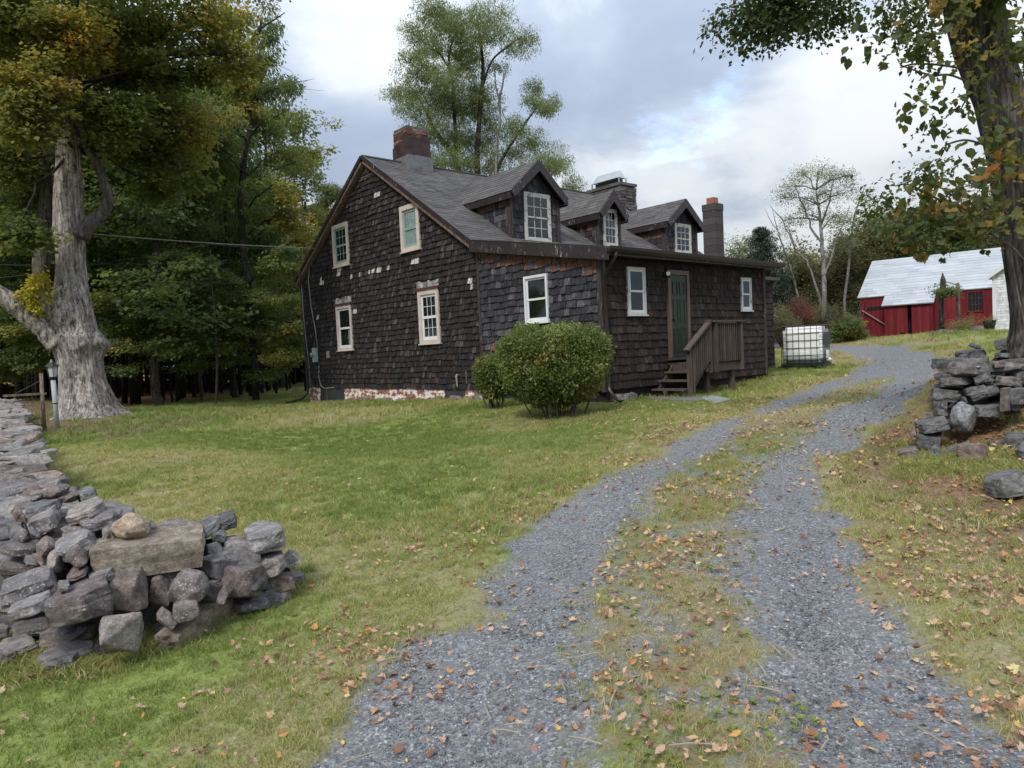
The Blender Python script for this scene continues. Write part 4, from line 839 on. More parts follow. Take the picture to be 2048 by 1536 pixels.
# meter, conduit, boxes, pipes
q = onplane(635, 712, 0, 0); mt = MB().box((-.15, q.y-.13, q.z-.22), (-.01, q.y+.13, q.z+.30)).build('electric_meter', M['greybox'], house)
MB().tube([(-.15, q.y+.02, q.z+.05), (-.24, q.y+.02, q.z+.05), (-.26, q.y+.02, q.z+.05)], [.085, .08, .06], 14).build('meter_dial', M['galv'], mt)
pts = [onplane(x_, y_, 0, -.06) for x_, y_ in ((632, 497), (628, 512), (619, 535), (617, 560), (622, 610), (631, 660), (635, 695))]
MB().tube(pts, .022, 8).build('service_conduit', M['conduit'], house, True)
MB().tube([onplane(x_, y_, 0, -.05) for x_, y_ in ((638, 730), (638, 755), (642, 772), (650, 777), (668, 775))], .018, 8).build('lower_conduit', M['conduit'], house, True)
MB().tube([onplane(x_, y_, 0, -.05) for x_, y_ in ((602, 560), (608, 640), (618, 730), (622, 778))], .016, 6).build('corner_conduit', M['conduit'], house, True)
q = onplane(660, 709, 0, 0); MB().box((-.10, q.y-.09, q.z-.12), (-.01, q.y+.09, q.z+.12)).build('junction_box', M['conduit'], house)
b = MB()
for i, dx in enumerate((0, .03, -.03)): b.tube([(-.05, q.y+dx, q.z-.12), (-.06, q.y+dx*2, q.z-.6), (-.05, q.y+dx*3-.05, q.z-.95), (-.05, q.y+.12+dx, q.z-1.1)], .007, 5)
b.build('hanging_wires', M['black'], house)
q = onplane(932, 742, 0, -.06); MB().tube([(-.06, q.y, q.z), (-.06, q.y, q.z-.35)], .018, 7).build('vent_pipe', M['rake'], house); q = onplane(915, 752, 0, -.1); MB().tube([(-.05, q.y, q.z+.02), (-.12, q.y, q.z+.04), (-.14, q.y, q.z-.02), (-.12, q.y, q.z-.3)], [.025, .03, .035, .02], 8).build('gas_fitting', M['conduit'], house)
# ---- brick chimney
def bricks(cx, cy, w, d, z0, z1, bl, bh, mat, name, parent, skip=None, jit=.006, seed=1, n_single=300, depth=.10):
    r_ = random.Random(seed); core = MB().box((cx-w/2+.02, cy-d/2+.02, z0), (cx+w/2-.02, cy+d/2-.02, z1-.01)).build(name+'_core', M['mortar'], parent); out_ = []
    nz = int((z1-z0)/bh)
    for i in range(nz):
        z = z0+i*bh
        for s in range(4):
            ln = w if s % 2 == 0 else d; u = -ln/2-(bl/2 if (i+s) % 2 else 0)
            while u < ln/2-.01:
                a_, c_ = max(u, -ln/2), min(u+bl, ln/2); u += bl
                if c_-a_ < .03: continue
                if skip and skip(s, (a_+c_)/2, z): continue
                j = r_.uniform(0, jit); g = .005; o = (w if s % 2 else d)/2
                if s == 0: lo, hi = (cx+a_+g, cy-o-j, z+g), (cx+c_-g, cy-o+depth, z+bh-g)
                elif s == 2: lo, hi = (cx+a_+g, cy+o-depth, z+g), (cx+c_-g, cy+o+j, z+bh-g)
                elif s == 1: lo, hi = (cx+o-depth, cy+a_+g, z+g), (cx+o+j, cy+c_-g, z+bh-g)
                else: lo, hi = (cx-o-j, cy+a_+g, z+g), (cx-o+depth, cy+c_-g, z+bh-g)
                out_.append((lo, hi, r_.random()))
    return out_
q = onplane(824, 342, 1, 9.3); cx, cy = 1.72, 9.72
chm = MB().box((cx-.40, cy-.40, ZP-.7), (cx+.40, cy+.40, ZP+.02)).build('brick_chimney', M['lead'], house)
for lo, hi, t_ in bricks(cx, cy, .84, .84, ZP+.62, ZP+1.12, .21, .07, 'brick', 'chimney', chm, seed=2, jit=.02): MB().box(lo, hi, t_).build('brick', M['brick'], chm)
def rough_box(name, lo, hi, mat, parent, amp=.02, n=10, seed=0, topcut=None):
    bm = bmesh.new(); bmesh.ops.create_cube(bm, size=1); bmesh.ops.subdivide_edges(bm, edges=bm.edges, cuts=n, use_grid_fill=True)
    lo, hi = Vector(lo), Vector(hi); c_ = (lo+hi)/2; s_ = hi-lo
    for v in bm.verts:
        p_ = Vector((c_.x+v.co.x*s_.x, c_.y+v.co.y*s_.y, c_.z+v.co.z*s_.z))
        if topcut and v.co.z > .25: p_.z += topcut(p_)*(v.co.z+.5)
        v.co = p_+(p_-c_).normalized()*mn.noise(p_*4+Vector((seed, 0, 0)))*amp
    me = bpy.data.meshes.new(name); bm.to_mesh(me); bm.free(); return linkmesh(name, me, M[mat], parent)
rough_box('parging', (cx-.46, cy-.46, ZP-.2), (cx+.45, cy+.45, ZP+.98), 'parge', chm, .02, 12, 3, lambda p_: -.30*max(0, mn.noise(p_*1.7+Vector((2, 9, 4)))+.25)-(.25 if p_.x < cx-.3 and p_.y > cy-.2 else 0))
rough_box('flashing', (cx-.48, cy-.52, ZP-.75), (cx+.48, cy+.50, ZP+.22), 'lead', chm, .02, 8, 5)
rough_box('crown_mortar', (cx-.40, cy-.40, ZP+1.10), (cx+.40, cy+.40, ZP+1.20), 'mortar', chm, .05, 6, 8); rough_box('crown_mortar', (cx-.22, cy-.1, ZP+1.18), (cx+.02, cy+.3, ZP+1.30), 'mortar', chm, .05, 4, 9)
# ---- stone chimney with metal hood
sx0, sx1, sy0, sy1, sz1 = 11.35, 12.35, 8.75, 10.6, 7.8
sc_ = MB().box((sx0+.05, sy0+.05, 0), (sx1-.05, sy1-.05, sz1-.05)).build('stone_chimney', M['mortar'], house)
def chip_box(lo, hi, r_, b, t_):
    c_ = [(x_, y_, z_) for z_ in (lo[2], hi[2]) for x_, y_ in ((lo[0], lo[1]), (hi[0], lo[1]), (hi[0], hi[1]), (lo[0], hi[1]))]
    c_ = [tuple(k_+r_.uniform(-.018, .018) for k_ in q_) for q_ in c_]; b.add(c_, [(0, 3, 2, 1), (4, 5, 6, 7), (0, 1, 5, 4), (1, 2, 6, 5), (2, 3, 7, 6), (3, 0, 4, 7)], t_)
r_ = random.Random(6); z = 5.4
while z < sz1-.2:
    bh = r_.uniform(.09, .15)
    for s in (0, 3):
        ln = (sx1-sx0) if s == 0 else (sy1-sy0); u = 0
        while u < ln-.03:
            w_ = min(r_.uniform(.18, .42), ln-u); g = .008; j = r_.uniform(-.01, .035)
            lo, hi = ((sx0+u+g, sy0-j, z+g), (sx0+u+w_-g, sy0+.15, z+bh-g)) if s == 0 else ((sx0-j, sy0+u+g, z+g), (sx0+.15, sy0+u+w_-g, z+bh-g))
            b = MB(); chip_box(lo, hi, r_, b, r_.random()); b.build('chimney_stone', M['chstone'], sc_); u += w_
    z += bh
rough_box('capstone', (sx0-.04, sy0-.04, sz1-.1), (sx1+.04, sy1+.04, sz1+.02), 'mortar', sc_, .04, 6, 2)
ca = Vector(((sx0+.18), sy0+.25, 0)); cb = Vector((sx1-.35, sy1-.1, 0)); zt = sz1+.02
hood = MB().hexa([(ca.x, ca.y, zt+.26), (cb.x, ca.y, zt+.26), (cb.x, cb.y, zt+.26), (ca.x, cb.y, zt+.26), (ca.x+.22, ca.y+.12, zt+.60), (cb.x-.22, ca.y+.12, zt+.60), (cb.x-.22, cb.y-.12, zt+.60), (ca.x+.22, cb.y-.12, zt+.60)]).build('chimney_hood', M['galv'], house)
b = MB()
for x_ in (ca.x, cb.x):
    for y_ in (ca.y, cb.y): b.box((x_-.02, y_-.02, zt), (x_+.02, y_+.02, zt+.27))
b.build('hood_legs', M['galv'], hood); MB().box((ca.x+.1, ca.y+.1, zt), (cb.x-.1, cb.y-.1, zt+.22)).build('spark_mesh', M['black'], hood)
# ---- block chimney
bc = at(1428, 500, 22.0); bw = .42; btop = at(1428, 409, 22.0).z
cc = MB().box((bc.x-bw/2+.02, bc.y-bw/2+.02, 2.9), (bc.x+bw/2-.02, bc.y+bw/2-.02, btop-.02)).build('block_chimney', M['mortar'], house)
z = btop; i = 0
while z > 3.2:
    e_ = .012 if i == 0 else 0; MB().box((bc.x-bw/2-e_, bc.y-bw/2-e_, z-.195), (bc.x+bw/2+e_, bc.y+bw/2+e_, z), rng.random()).build('concrete_block', M['cblock'], cc); z -= .203; i += 1
MB().box((bc.x-.12, bc.y-.12, btop), (bc.x+.12, bc.y+.12, btop+.19)).build('clay_flue', M['clay'], cc)
# ---- porch steps
porch = empty('porch_steps', (2.3, -.5, 0), label='weathered wooden porch steps with baluster railing in front of the green door', cat='steps')
def pp(b, nm): o = b.build(nm, M['porch'], None); o.parent = porch; o.matrix_parent_inverse = Matrix.Translation((-2.3, .5, 0)); return o
LX0, LX1, LY = 2.28, 3.82, -1.05; LZ = .50
for i in range(7):
    y_ = LY+.02+i*.147; pp(MB().box((LX0, y_, LZ-.035), (LX1-.02, y_+.138, LZ), rng.random()), 'deck_board')
pp(MB().box((LX0, LY-.02, LZ-.22), (LX1, LY+.018, LZ-.037), .5), 'rim_joist'); pp(MB().box((LX0, LY+.02, LZ-.22), (LX0+.04, -.06, LZ-.037), .6), 'rim_joist'); pp(MB().box((LX1-.04, LY+.02, LZ-.22), (LX1, -.06, LZ-.037), .4), 'rim_joist')
for i, (xx, zz) in enumerate(((1.98, .31), (1.72, .12), (1.46, -.07))):
    pp(MB().box((xx, LY+.03, zz-.04), (xx+.29, -.12, zz), .9), 'tread')
for yy in (LY+.04, -.16):
    b = MB(); b.hexa([(1.40, yy, -.34), (1.62, yy, -.34), (2.32, yy, .30), (2.32, yy, .50), (1.40, yy+.04, -.34), (1.62, yy+.04, -.34), (2.32, yy+.04, .30), (2.32, yy+.04, .50)]) ; pp(b, 'stringer')
def post(x_, y_, z0, z1, w_=.09): pp(MB().box((x_-w_/2, y_-w_/2, z0), (x_+w_/2, y_+w_/2, z1), rng.random()), 'post')
post(1.62, LY-.03, -.32, .86); post(1.75, LY-.03, -.32, .84, .06); post(2.46, LY-.03, .25, 1.40, .07); post(2.66, LY-.03, .25, 1.42, .11); post(3.77, LY-.03, .27, 1.43, .10); post(2.5, LY+.12, -.34, LZ-.2, .11); post(3.55, LY+.12, -.34, LZ-.2, .12); post(3.77, -.15, .1, 1.42, .08)
pp(MB().bar((1.48, LY-.05, .80), (2.45, LY-.05, 1.46), .14, .04, tint=1), 'handrail'); pp(MB().box((2.36, LY-.12, 1.43), (3.88, LY+.03, 1.465), .9), 'top_rail'); pp(MB().box((2.66, LY-.05, .56), (3.77, LY-.01, .64), .5), 'bottom_rail'); pp(MB().box((3.74, LY, 1.40), (3.81, -.1, 1.44), .6), 'top_rail')
n = 12
for i in range(n): x_ = 2.76+(3.72-2.76)*i/(n-1); pp(MB().box((x_-.02, LY-.075, .50), (x_+.02, LY-.045, 1.40), rng.random()), 'baluster')
for i in range(8):
    x_ = 1.80+i*.082; t_ = (x_-1.48)/.97; pp(MB().box((x_-.018, LY-.075, .80+.66*t_-.95+.05), (x_+.018, LY-.045, .80+.66*t_-.02), rng.random()), 'baluster')
for i in range(5): y_ = LY+.15+i*.16; pp(MB().box((3.75, y_-.02, .45), (3.79, y_+.02, 1.40), rng.random()), 'baluster')
pp(MB().box((2.3, LY-.25, -.36), (4.3, LY-.12, -.29), .3), 'ground_beam')
# ================================================================== dry stone walls
def wpx(px, d):      # metres across, per picture unit, at horizontal distance d on column px
    th = math.atan((px-1024)/FPX); return d*math.cos(th)**2/FPX
def hpx(px, d): return d*math.cos(math.atan((px-1024)/FPX))/FPX
def rock_mesh(seed, kind, cuts=2):
    r_ = random.Random(seed); bm = bmesh.new()
    if kind == 'slab':
        n = r_.randint(6, 9); a0 = r_.uniform(0, 6.28)
        for k in range(n):
            a_ = a0+2*math.pi*(k+r_.uniform(-.28, .28))/n; q = max(abs(math.cos(a_)), abs(math.sin(a_))); rr = min(1/q, 1.22)*r_.uniform(.84, 1.0)
            x_, y_ = math.cos(a_)*rr, math.sin(a_)*rr; bm.verts.new((x_*r_.uniform(.86, 1), y_*r_.uniform(.86, 1), r_.uniform(.65, 1))); bm.verts.new((x_, y_, -r_.uniform(.6, 1))); 
            if r_.random() < .5: bm.verts.new((x_*1.03, y_*1.03, r_.uniform(-.5, .6)))
    elif kind == 'block':
        for sx in (-1, 1):
            for sy in (-1, 1):
                for sz in (-1, 1): bm.verts.new((sx*r_.uniform(.86, 1), sy*r_.uniform(.8, 1), sz*r_.uniform(.8, 1)))
        for _ in range(5): bm.verts.new((r_.uniform(-.9, .9), r_.choice((-1, 1))*r_.uniform(.9, 1.05), r_.uniform(-.8, .8)))
    elif kind == 'round':
        for _ in range(46):
            v = Vector((r_.gauss(0, 1), r_.gauss(0, 1), r_.gauss(0, 1))).normalized(); bm.verts.new(v*r_.uniform(.92, 1.05))
    else:
        for _ in range(15):
            v = Vector((r_.uniform(-1, 1), r_.uniform(-1, 1), r_.uniform(-1, 1))); mx_ = max(abs(v.x), abs(v.y), abs(v.z)); v = v/mx_; bm.verts.new(v*r_.uniform(.74, 1))
    bmesh.ops.convex_hull(bm, input=bm.verts); loose = [v for v in bm.verts if not v.link_faces]; bmesh.ops.delete(bm, geom=loose, context='VERTS')
    if cuts:
        try: bmesh.ops.bevel(bm, geom=list(bm.edges), offset=.05 if kind != 'round' else .02, segments=1, affect='EDGES', clamp_overlap=True)
        except Exception: pass
        bmesh.ops.triangulate(bm, faces=bm.faces); bmesh.ops.subdivide_edges(bm, edges=bm.edges, cuts=cuts, use_grid_fill=True)
        s_ = Vector((seed*1.7, 3, 1))
        for v in bm.verts:
            k = mn.noise(v.co*1.6+s_)*.09+mn.noise(v.co*5+s_)*.045+(mn.noise(Vector((v.co.x*1.5, v.co.y*1.5, v.co.z*6))+s_)*(.008 if kind == 'block' else .03)); v.co += v.co.normalized()*k
    me = bpy.data.meshes.new('stone'); bm.to_mesh(me); bm.free()
    if kind == 'round': me.polygons.foreach_set('use_smooth', np.ones(len(me.polygons), bool))
    return me
_rk = {}
def rock(kind, i, mat, cuts):
    key = (kind, i, mat, cuts)
    if key not in _rk:
        me = rock_mesh(hash((kind, i)) % 1 + i*13+len(kind)*101, kind, cuts); me.materials.append(M[mat]); _rk[key] = me
    return _rk[key]
def put_stone(parent, loc, size, rot, kind, i, mat='stone', cuts=1):
    o = bpy.data.objects.new('stone', rock(kind, i, mat, cuts)); COL.objects.link(o); o.location = loc; o.scale = size; o.rotation_euler = rot
    if parent: o.parent = parent
    return o
cam_yaw_right = math.atan2(AR[1], AR[0])
def hero(parent, x0, x1, y0, y1, d, kind, mat, roll=0, depth=None, i=0, flat=False):
    cx_, cy_ = (x0+x1)/2, (y0+y1)/2
    if not flat and kind == 'rough' and (x1-x0) > 1.25*(y1-y0): kind = 'slab'
    if not flat: gq = gp(cx_, y1, 30); d = min(d, math.hypot(gq.x-CP[0], gq.y-CP[1])+.03)
    p = at(cx_, cy_, d); w = (x1-x0)*wpx(cx_, d)/2; hh = (y1-y0)*hpx(cx_, d)/2
    fx = math.atan2(p.y-CP[1], p.x-CP[0])-math.pi/2      # turned to face the viewer's side
    if roll: rr = abs(math.radians(roll)); c_, s_ = math.cos(rr), math.sin(rr); den_ = max(.3, c_*c_-s_*s_); w2 = (w*c_-hh*s_)/den_; h2 = (hh*c_-w*s_)/den_; w, hh = max(w2, w*.6), max(h2, hh*.45)
    r_ = random.Random(int(cx_*7+cy_)); 
    if flat:
        z = p.z; dep = hh/max(.2, (CP[2]-z)/d)*1.0; rot = (r_.uniform(-.05, .05), r_.uniform(-.08, .08)+math.radians(-roll), fx+r_.uniform(-.2, .2)); hh2 = min(.06, hh*.6); dd = min(dep, w*1.3)
        return put_stone(parent, p+Vector((0, 0, .045)), (w*1.1, dd*1.15, .028), rot, kind, i, mat, 3)
    dd = depth or max(min(w*.9, .28), hh*.7)
    o = put_stone(parent, p+Vector((math.cos(fx+math.pi/2), math.sin(fx+math.pi/2), 0))*dd*.5, (w*1.02, dd, hh*1.04), (r_.uniform(-.08, .08), -math.radians(roll), fx+r_.uniform(-.12, .12)), kind, i, mat, 3)
    return o
lw = empty('stone_wall', (-11, -4, -.7), label='long tumbled dry stone wall running along the left lawn, ending in a loose heap', cat='stone wall'); lw_inv = Matrix.Translation(lw.location).inverted()
Z5 = lambda a_, b_, c_, e_: (a_/2.926, b_/2.926, 900+c_/2.926, 900+e_/2.926)
HL = [((530, 1205, 520, 715), 4.75, 'block', 'stone_tan', -1, .17), ((650, 900, 380, 545), 4.85, 'round', 'stone_tan', -3, .14), ((600, 890, 690, 975), 4.55, 'rough', 'stone_brown', -4, .16), ((830, 1020, 715, 945), 4.66, 'rough', 'stone_brown', 5, .15),
      ((965, 1255, 718, 930), 4.52, 'round', 'stone_lichen', 0, .16), ((1275, 1560, 660, 885), 4.72, 'rough', 'stone_brown', -8, .17), ((1248, 1365, 785, 925), 4.55, 'rough', 'stone', -20, .1), ((1408, 1675, 470, 600), 4.95, 'slab', 'stone', 2, .24),
      ((1450, 1675, 605, 745), 4.9, 'rough', 'stone', 8, .18), ((1620, 1790, 575, 730), 5.05, 'slab', 'stone', 38, .14), ((1540, 1735, 730, 845), 4.95, 'rough', 'stone_brown', 4, .15), ((265, 690, 800, 1035), 4.36, 'rough', 'stone_brown', 6, .2),
      ((0, 345, 740, 890), 4.62, 'block', 'stone_lichen', 12, .2), ((50, 335, 860, 985), 4.42, 'slab', 'stone', 12, .2), ((915, 1035, 925, 1060), 4.4, 'slab', 'stone', 40, .1), ((1012, 1165, 905, 995), 4.38, 'rough', 'stone_lichen', 0, .1),
      ((1130, 1300, 420, 515), 5.2, 'slab', 'stone_side', 25, .2), ((1250, 1400, 385, 470), 5.3, 'slab', 'stone_side', 10, .2), ((890, 1205, 450, 535), 5.1, 'slab', 'stone_lichen', -6, .25), ((1200, 1335, 540, 700), 4.9, 'rough', 'stone', 0, .15), ((1290, 1480, 530, 615), 5.0, 'slab', 'stone', -6, .2),
      ((1235, 1330, 480, 545), 5.1, 'slab', 'stone_side', -5, .15), ((1200, 1300, 690, 790), 4.85, 'rough', 'stone_brown', 0, .12), ((300, 590, 475, 660), 4.9, 'rough', 'stone', 24, .2), ((385, 545, 560, 705), 4.72, 'slab', 'stone_brown', 36, .16), ((215, 330, 520, 640), 5.05, 'round', 'stone_lichen', 0, .16),
      ((205, 330, 600, 730), 4.95, 'rough', 'stone_brown', 35, .14), ((270, 390, 600, 710), 4.85, 'rough', 'stone', 0, .14), ((330, 415, 735, 870), 4.45, 'slab', 'stone', 80, .08), ((490, 680, 700, 790), 4.65, 'slab', 'stone', 10, .2), ((420, 600, 760, 830), 4.55, 'slab', 'stone_brown', 12, .18), ((380, 530, 700, 760), 4.65, 'rough', 'stone_brown', 20, .15),
      ((160, 375, 355, 510), 5.35, 'rough', 'stone_lichen', 20, .2), ((375, 640, 310, 435), 5.25, 'slab', 'stone', 14, .25), ((455, 700, 380, 470), 5.1, 'slab', 'stone_lichen', 6, .25), ((250, 420, 205, 300), 5.8, 'round', 'stone_brown', 5, .2), ((335, 495, 245, 325), 5.75, 'round', 'stone_brown', 8, .2), ((445, 575, 235, 325), 5.8, 'slab', 'stone_side', 10, .25),
      ((140, 370, 305, 385), 5.6, 'slab', 'stone_side', 8, .2), ((45, 170, 330, 450), 5.7, 'rough', 'stone_brown', 20, .2), ((165, 290, 250, 310), 6.0, 'slab', 'stone', 3, .2), ((590, 700, 440, 540), 5.0, 'slab', 'stone', 0, .2), ((560, 730, 335, 400), 5.5, 'slab', 'stone', -10, .25), ((560, 660, 640, 720), 4.8, 'rough', 'stone_side', 0, .1),
      ((60, 160, 450, 560), 5.5, 'rough', 'stone_side', 0, .15), ((90, 180, 470, 560), 5.35, 'round', 'stone_lichen', 0, .14), ((150, 240, 420, 520), 5.3, 'rough', 'stone', 30, .15), ((130, 230, 590, 720), 5.05, 'slab', 'stone', 70, .14)]
FL = [((1360, 1595, 865, 960), 4.6, 'slab', 'stone_lichen'), ((80, 350, 990, 1150), 4.22, 'slab', 'stone_lichen'), ((240, 548, 1035, 1215), 4.12, 'slab', 'stone_lichen'), ((0, 212, 1115, 1268), 4.02, 'slab', 'stone'), ((212, 562, 1185, 1290), 3.95, 'slab', 'stone'), ((0, 130, 900, 1000), 4.4, 'slab', 'stone_lichen'), ((-60, 60, 1050, 1150), 4.2, 'slab', 'stone'), ((355, 470, 1085, 1150), 4.2, 'slab', 'stone_side'), ((560, 700, 1160, 1225), 4.2, 'slab', 'stone_lichen'), ((900, 1010, 1060, 1110), 4.2, 'slab', 'stone_brown'), ((1560, 1700, 850, 900), 4.5, 'slab', 'stone'), ((-40, 90, 1210, 1290), 4.1, 'slab', 'stone_lichen'), ((330, 470, 1240, 1290), 4., 'slab', 'stone_side'), ((1700, 1790, 760, 800), 4.8, 'slab', 'stone_side')]
for i, (bx_, d, kind, mat, roll, dep) in enumerate(HL):
    x0_, x1_, y0_, y1_ = Z5(*bx_); o = hero(lw, x0_, x1_, y0_, y1_, d, kind, mat, roll, dep, i % 11); o.matrix_parent_inverse = lw_inv
for i, (bx_, d, kind, mat) in enumerate(FL):
    x0_, x1_, y0_, y1_ = Z5(*bx_); cx_, cy_ = (x0_+x1_)/2, (y0_+y1_)/2; g0 = gp(cx_, cy_); dd = math.hypot(g0.x-CP[0], g0.y-CP[1])
    o = hero(lw, x0_, x1_, y0_, y1_, dd-.04, kind, mat, 6 if i == 4 else 0, None, i+3, True); o.matrix_parent_inverse = lw_inv
# the leaning upright slab and the long rolled stone in front
o = hero(lw, *Z5(580, 895, 965, 1245), 4.18, 'rough', 'stone_lichen', 2, .11, 4); o.matrix_parent_inverse = lw_inv
q = at(388, 1252, 4.2); g0 = gp(388, 1270)
fx = math.atan2(g0.y-CP[1], g0.x-CP[0]); o = put_stone(lw, (g0.x+.03, g0.y+.03, g0.z+.05), (.30, .085, .07), (.0, -.10, fx-.62), 'block', 3, 'stone_tan', 3); o.matrix_parent_inverse = lw_inv
# body of the wall: courses on both faces, hearting between, loose flags on top
path = [(-11.05, -5.35), (-11.22, -4.2), (-11.18, -2.6), (-11.12, -1), (-10.95, 1.5), (-10.65, 4.5), (-10.2, 8.2), (-9.9, 11), (-9.8, 16), (-9.9, 22)]
def along(path):
    P_ = [Vector((*p, 0)) for p in path]; L_ = [0]
    for a_, b_ in zip(P_[:-1], P_[1:]): L_.append(L_[-1]+(b_-a_).length)
    def f(s):
        for k in range(len(P_)-1):
            if s <= L_[k+1] or k == len(P_)-2:
                t = (s-L_[k])/(L_[k+1]-L_[k]); d = (P_[k+1]-P_[k]).normalized(); return P_[k].lerp(P_[k+1], t), d
    return f, L_[-1]
def build_wall(parent, path, hw, ht, seed, mats, kinds, near_single, inv, far_mats=None, fmin=0.):
    f, L_ = along(path); r_ = random.Random(seed); items = []
    ch = .115; nc = int(ht/ch)
    for c in range(nc):
        for side in (-1, 1):
            s = fmin+r_.uniform(0, .2)
            while s < L_:
                ln = r_.uniform(.22, .55); p, d = f(min(L_, s+ln/2)); nrm = Vector((-d.y, d.x, 0)); inset = hw-.13-.02*c
                q = p+nrm*side*inset; z = h(q.x, q.y)+ch*(c+.42)+r_.uniform(-.015, .015); yaw = math.atan2(d.y, d.x)
                items.append(((q.x, q.y, z), (ln/2*1.05, r_.uniform(.12, .18), ch/2*r_.uniform(.95, 1.25)), (r_.gauss(0, .08), r_.gauss(0, .08), yaw+r_.gauss(0, .12)), r_.choice(kinds), r_.randint(0, 10), r_.choice(mats))); s += ln*.93
    s = fmin
    while s < L_:      # capping: thin flags lying across, overlapping like spilled books
        p, d = f(s); nrm = Vector((-d.y, d.x, 0)); yaw = math.atan2(d.y, d.x)
        for k in range(3):
            off = r_.uniform(-hw+.08, hw-.08); q = p+nrm*off; z = h(q.x, q.y)+nc*ch+r_.uniform(-.02, .10)-.05*abs(off)/hw
            items.append(((q.x, q.y, z), (r_.uniform(.10, .20), r_.uniform(.14, .30), r_.uniform(.022, .05)), (r_.gauss(.0, .16), r_.gauss(-.12, .2), yaw+r_.gauss(0, .5)), 'slab' if r_.random() < .8 else 'rough', r_.randint(0, 10), r_.choice(mats)))
        s += r_.uniform(.07, .13)
    items.sort(key=lambda q: (q[0][0]-CP[0])**2+(q[0][1]-CP[1])**2)
    for it in items[:near_single]:
        o = put_stone(parent, *it[:3], it[3], it[4], it[5], 1); o.matrix_parent_inverse = inv
    b = MB()
    vv, ff, off = [], [], 0; mi = []
    names_ = sorted(set(it[5] for it in items))
    for it in items[near_single:]:
        me = rock(it[3], it[4], it[5], 0); mt = Matrix.LocRotScale(Vector(it[0]), Matrix.Rotation(0, 3, 'X').to_quaternion() if False else Vector(it[2]) and __import__('mathutils').Euler(it[2]), Vector(it[1]))
        vs_ = [tuple(mt @ v.co) for v in me.vertices]; b.add(vs_, [tuple(pl_.vertices) for pl_ in me.polygons], r_.random(), names_.index(it[5]))
    if b.f:
        o = linkmesh('stones', b.mesh('stones'), [M[k] for k in names_], parent); o.matrix_parent_inverse = inv; o['kind'] = 'stuff'
build_wall(lw, path, .43, .50, 21, ['stone', 'stone', 'stone_lichen', 'stone_brown', 'stone_side'], ['slab', 'slab', 'rough', 'block'], 225, lw_inv)
for (x_, y_) in ((-10.75, -5.75), (-10.45, -5.9), (-10.9, -5.6), (-10.2, -5.95), (-11.1, -5.6), (-10.6, -5.55), (-10.3, -5.6), (-10.95, -5.3)):      # hearting of the heap
    for k in range(3): o = put_stone(lw, (x_+rng.uniform(-.1, .1), y_+rng.uniform(-.1, .1), -.62+k*.14), (.18, .16, .09), (0, 0, rng.uniform(0, 3)), 'rough', k+3, 'stone_side', 1); o.matrix_parent_inverse = lw_inv
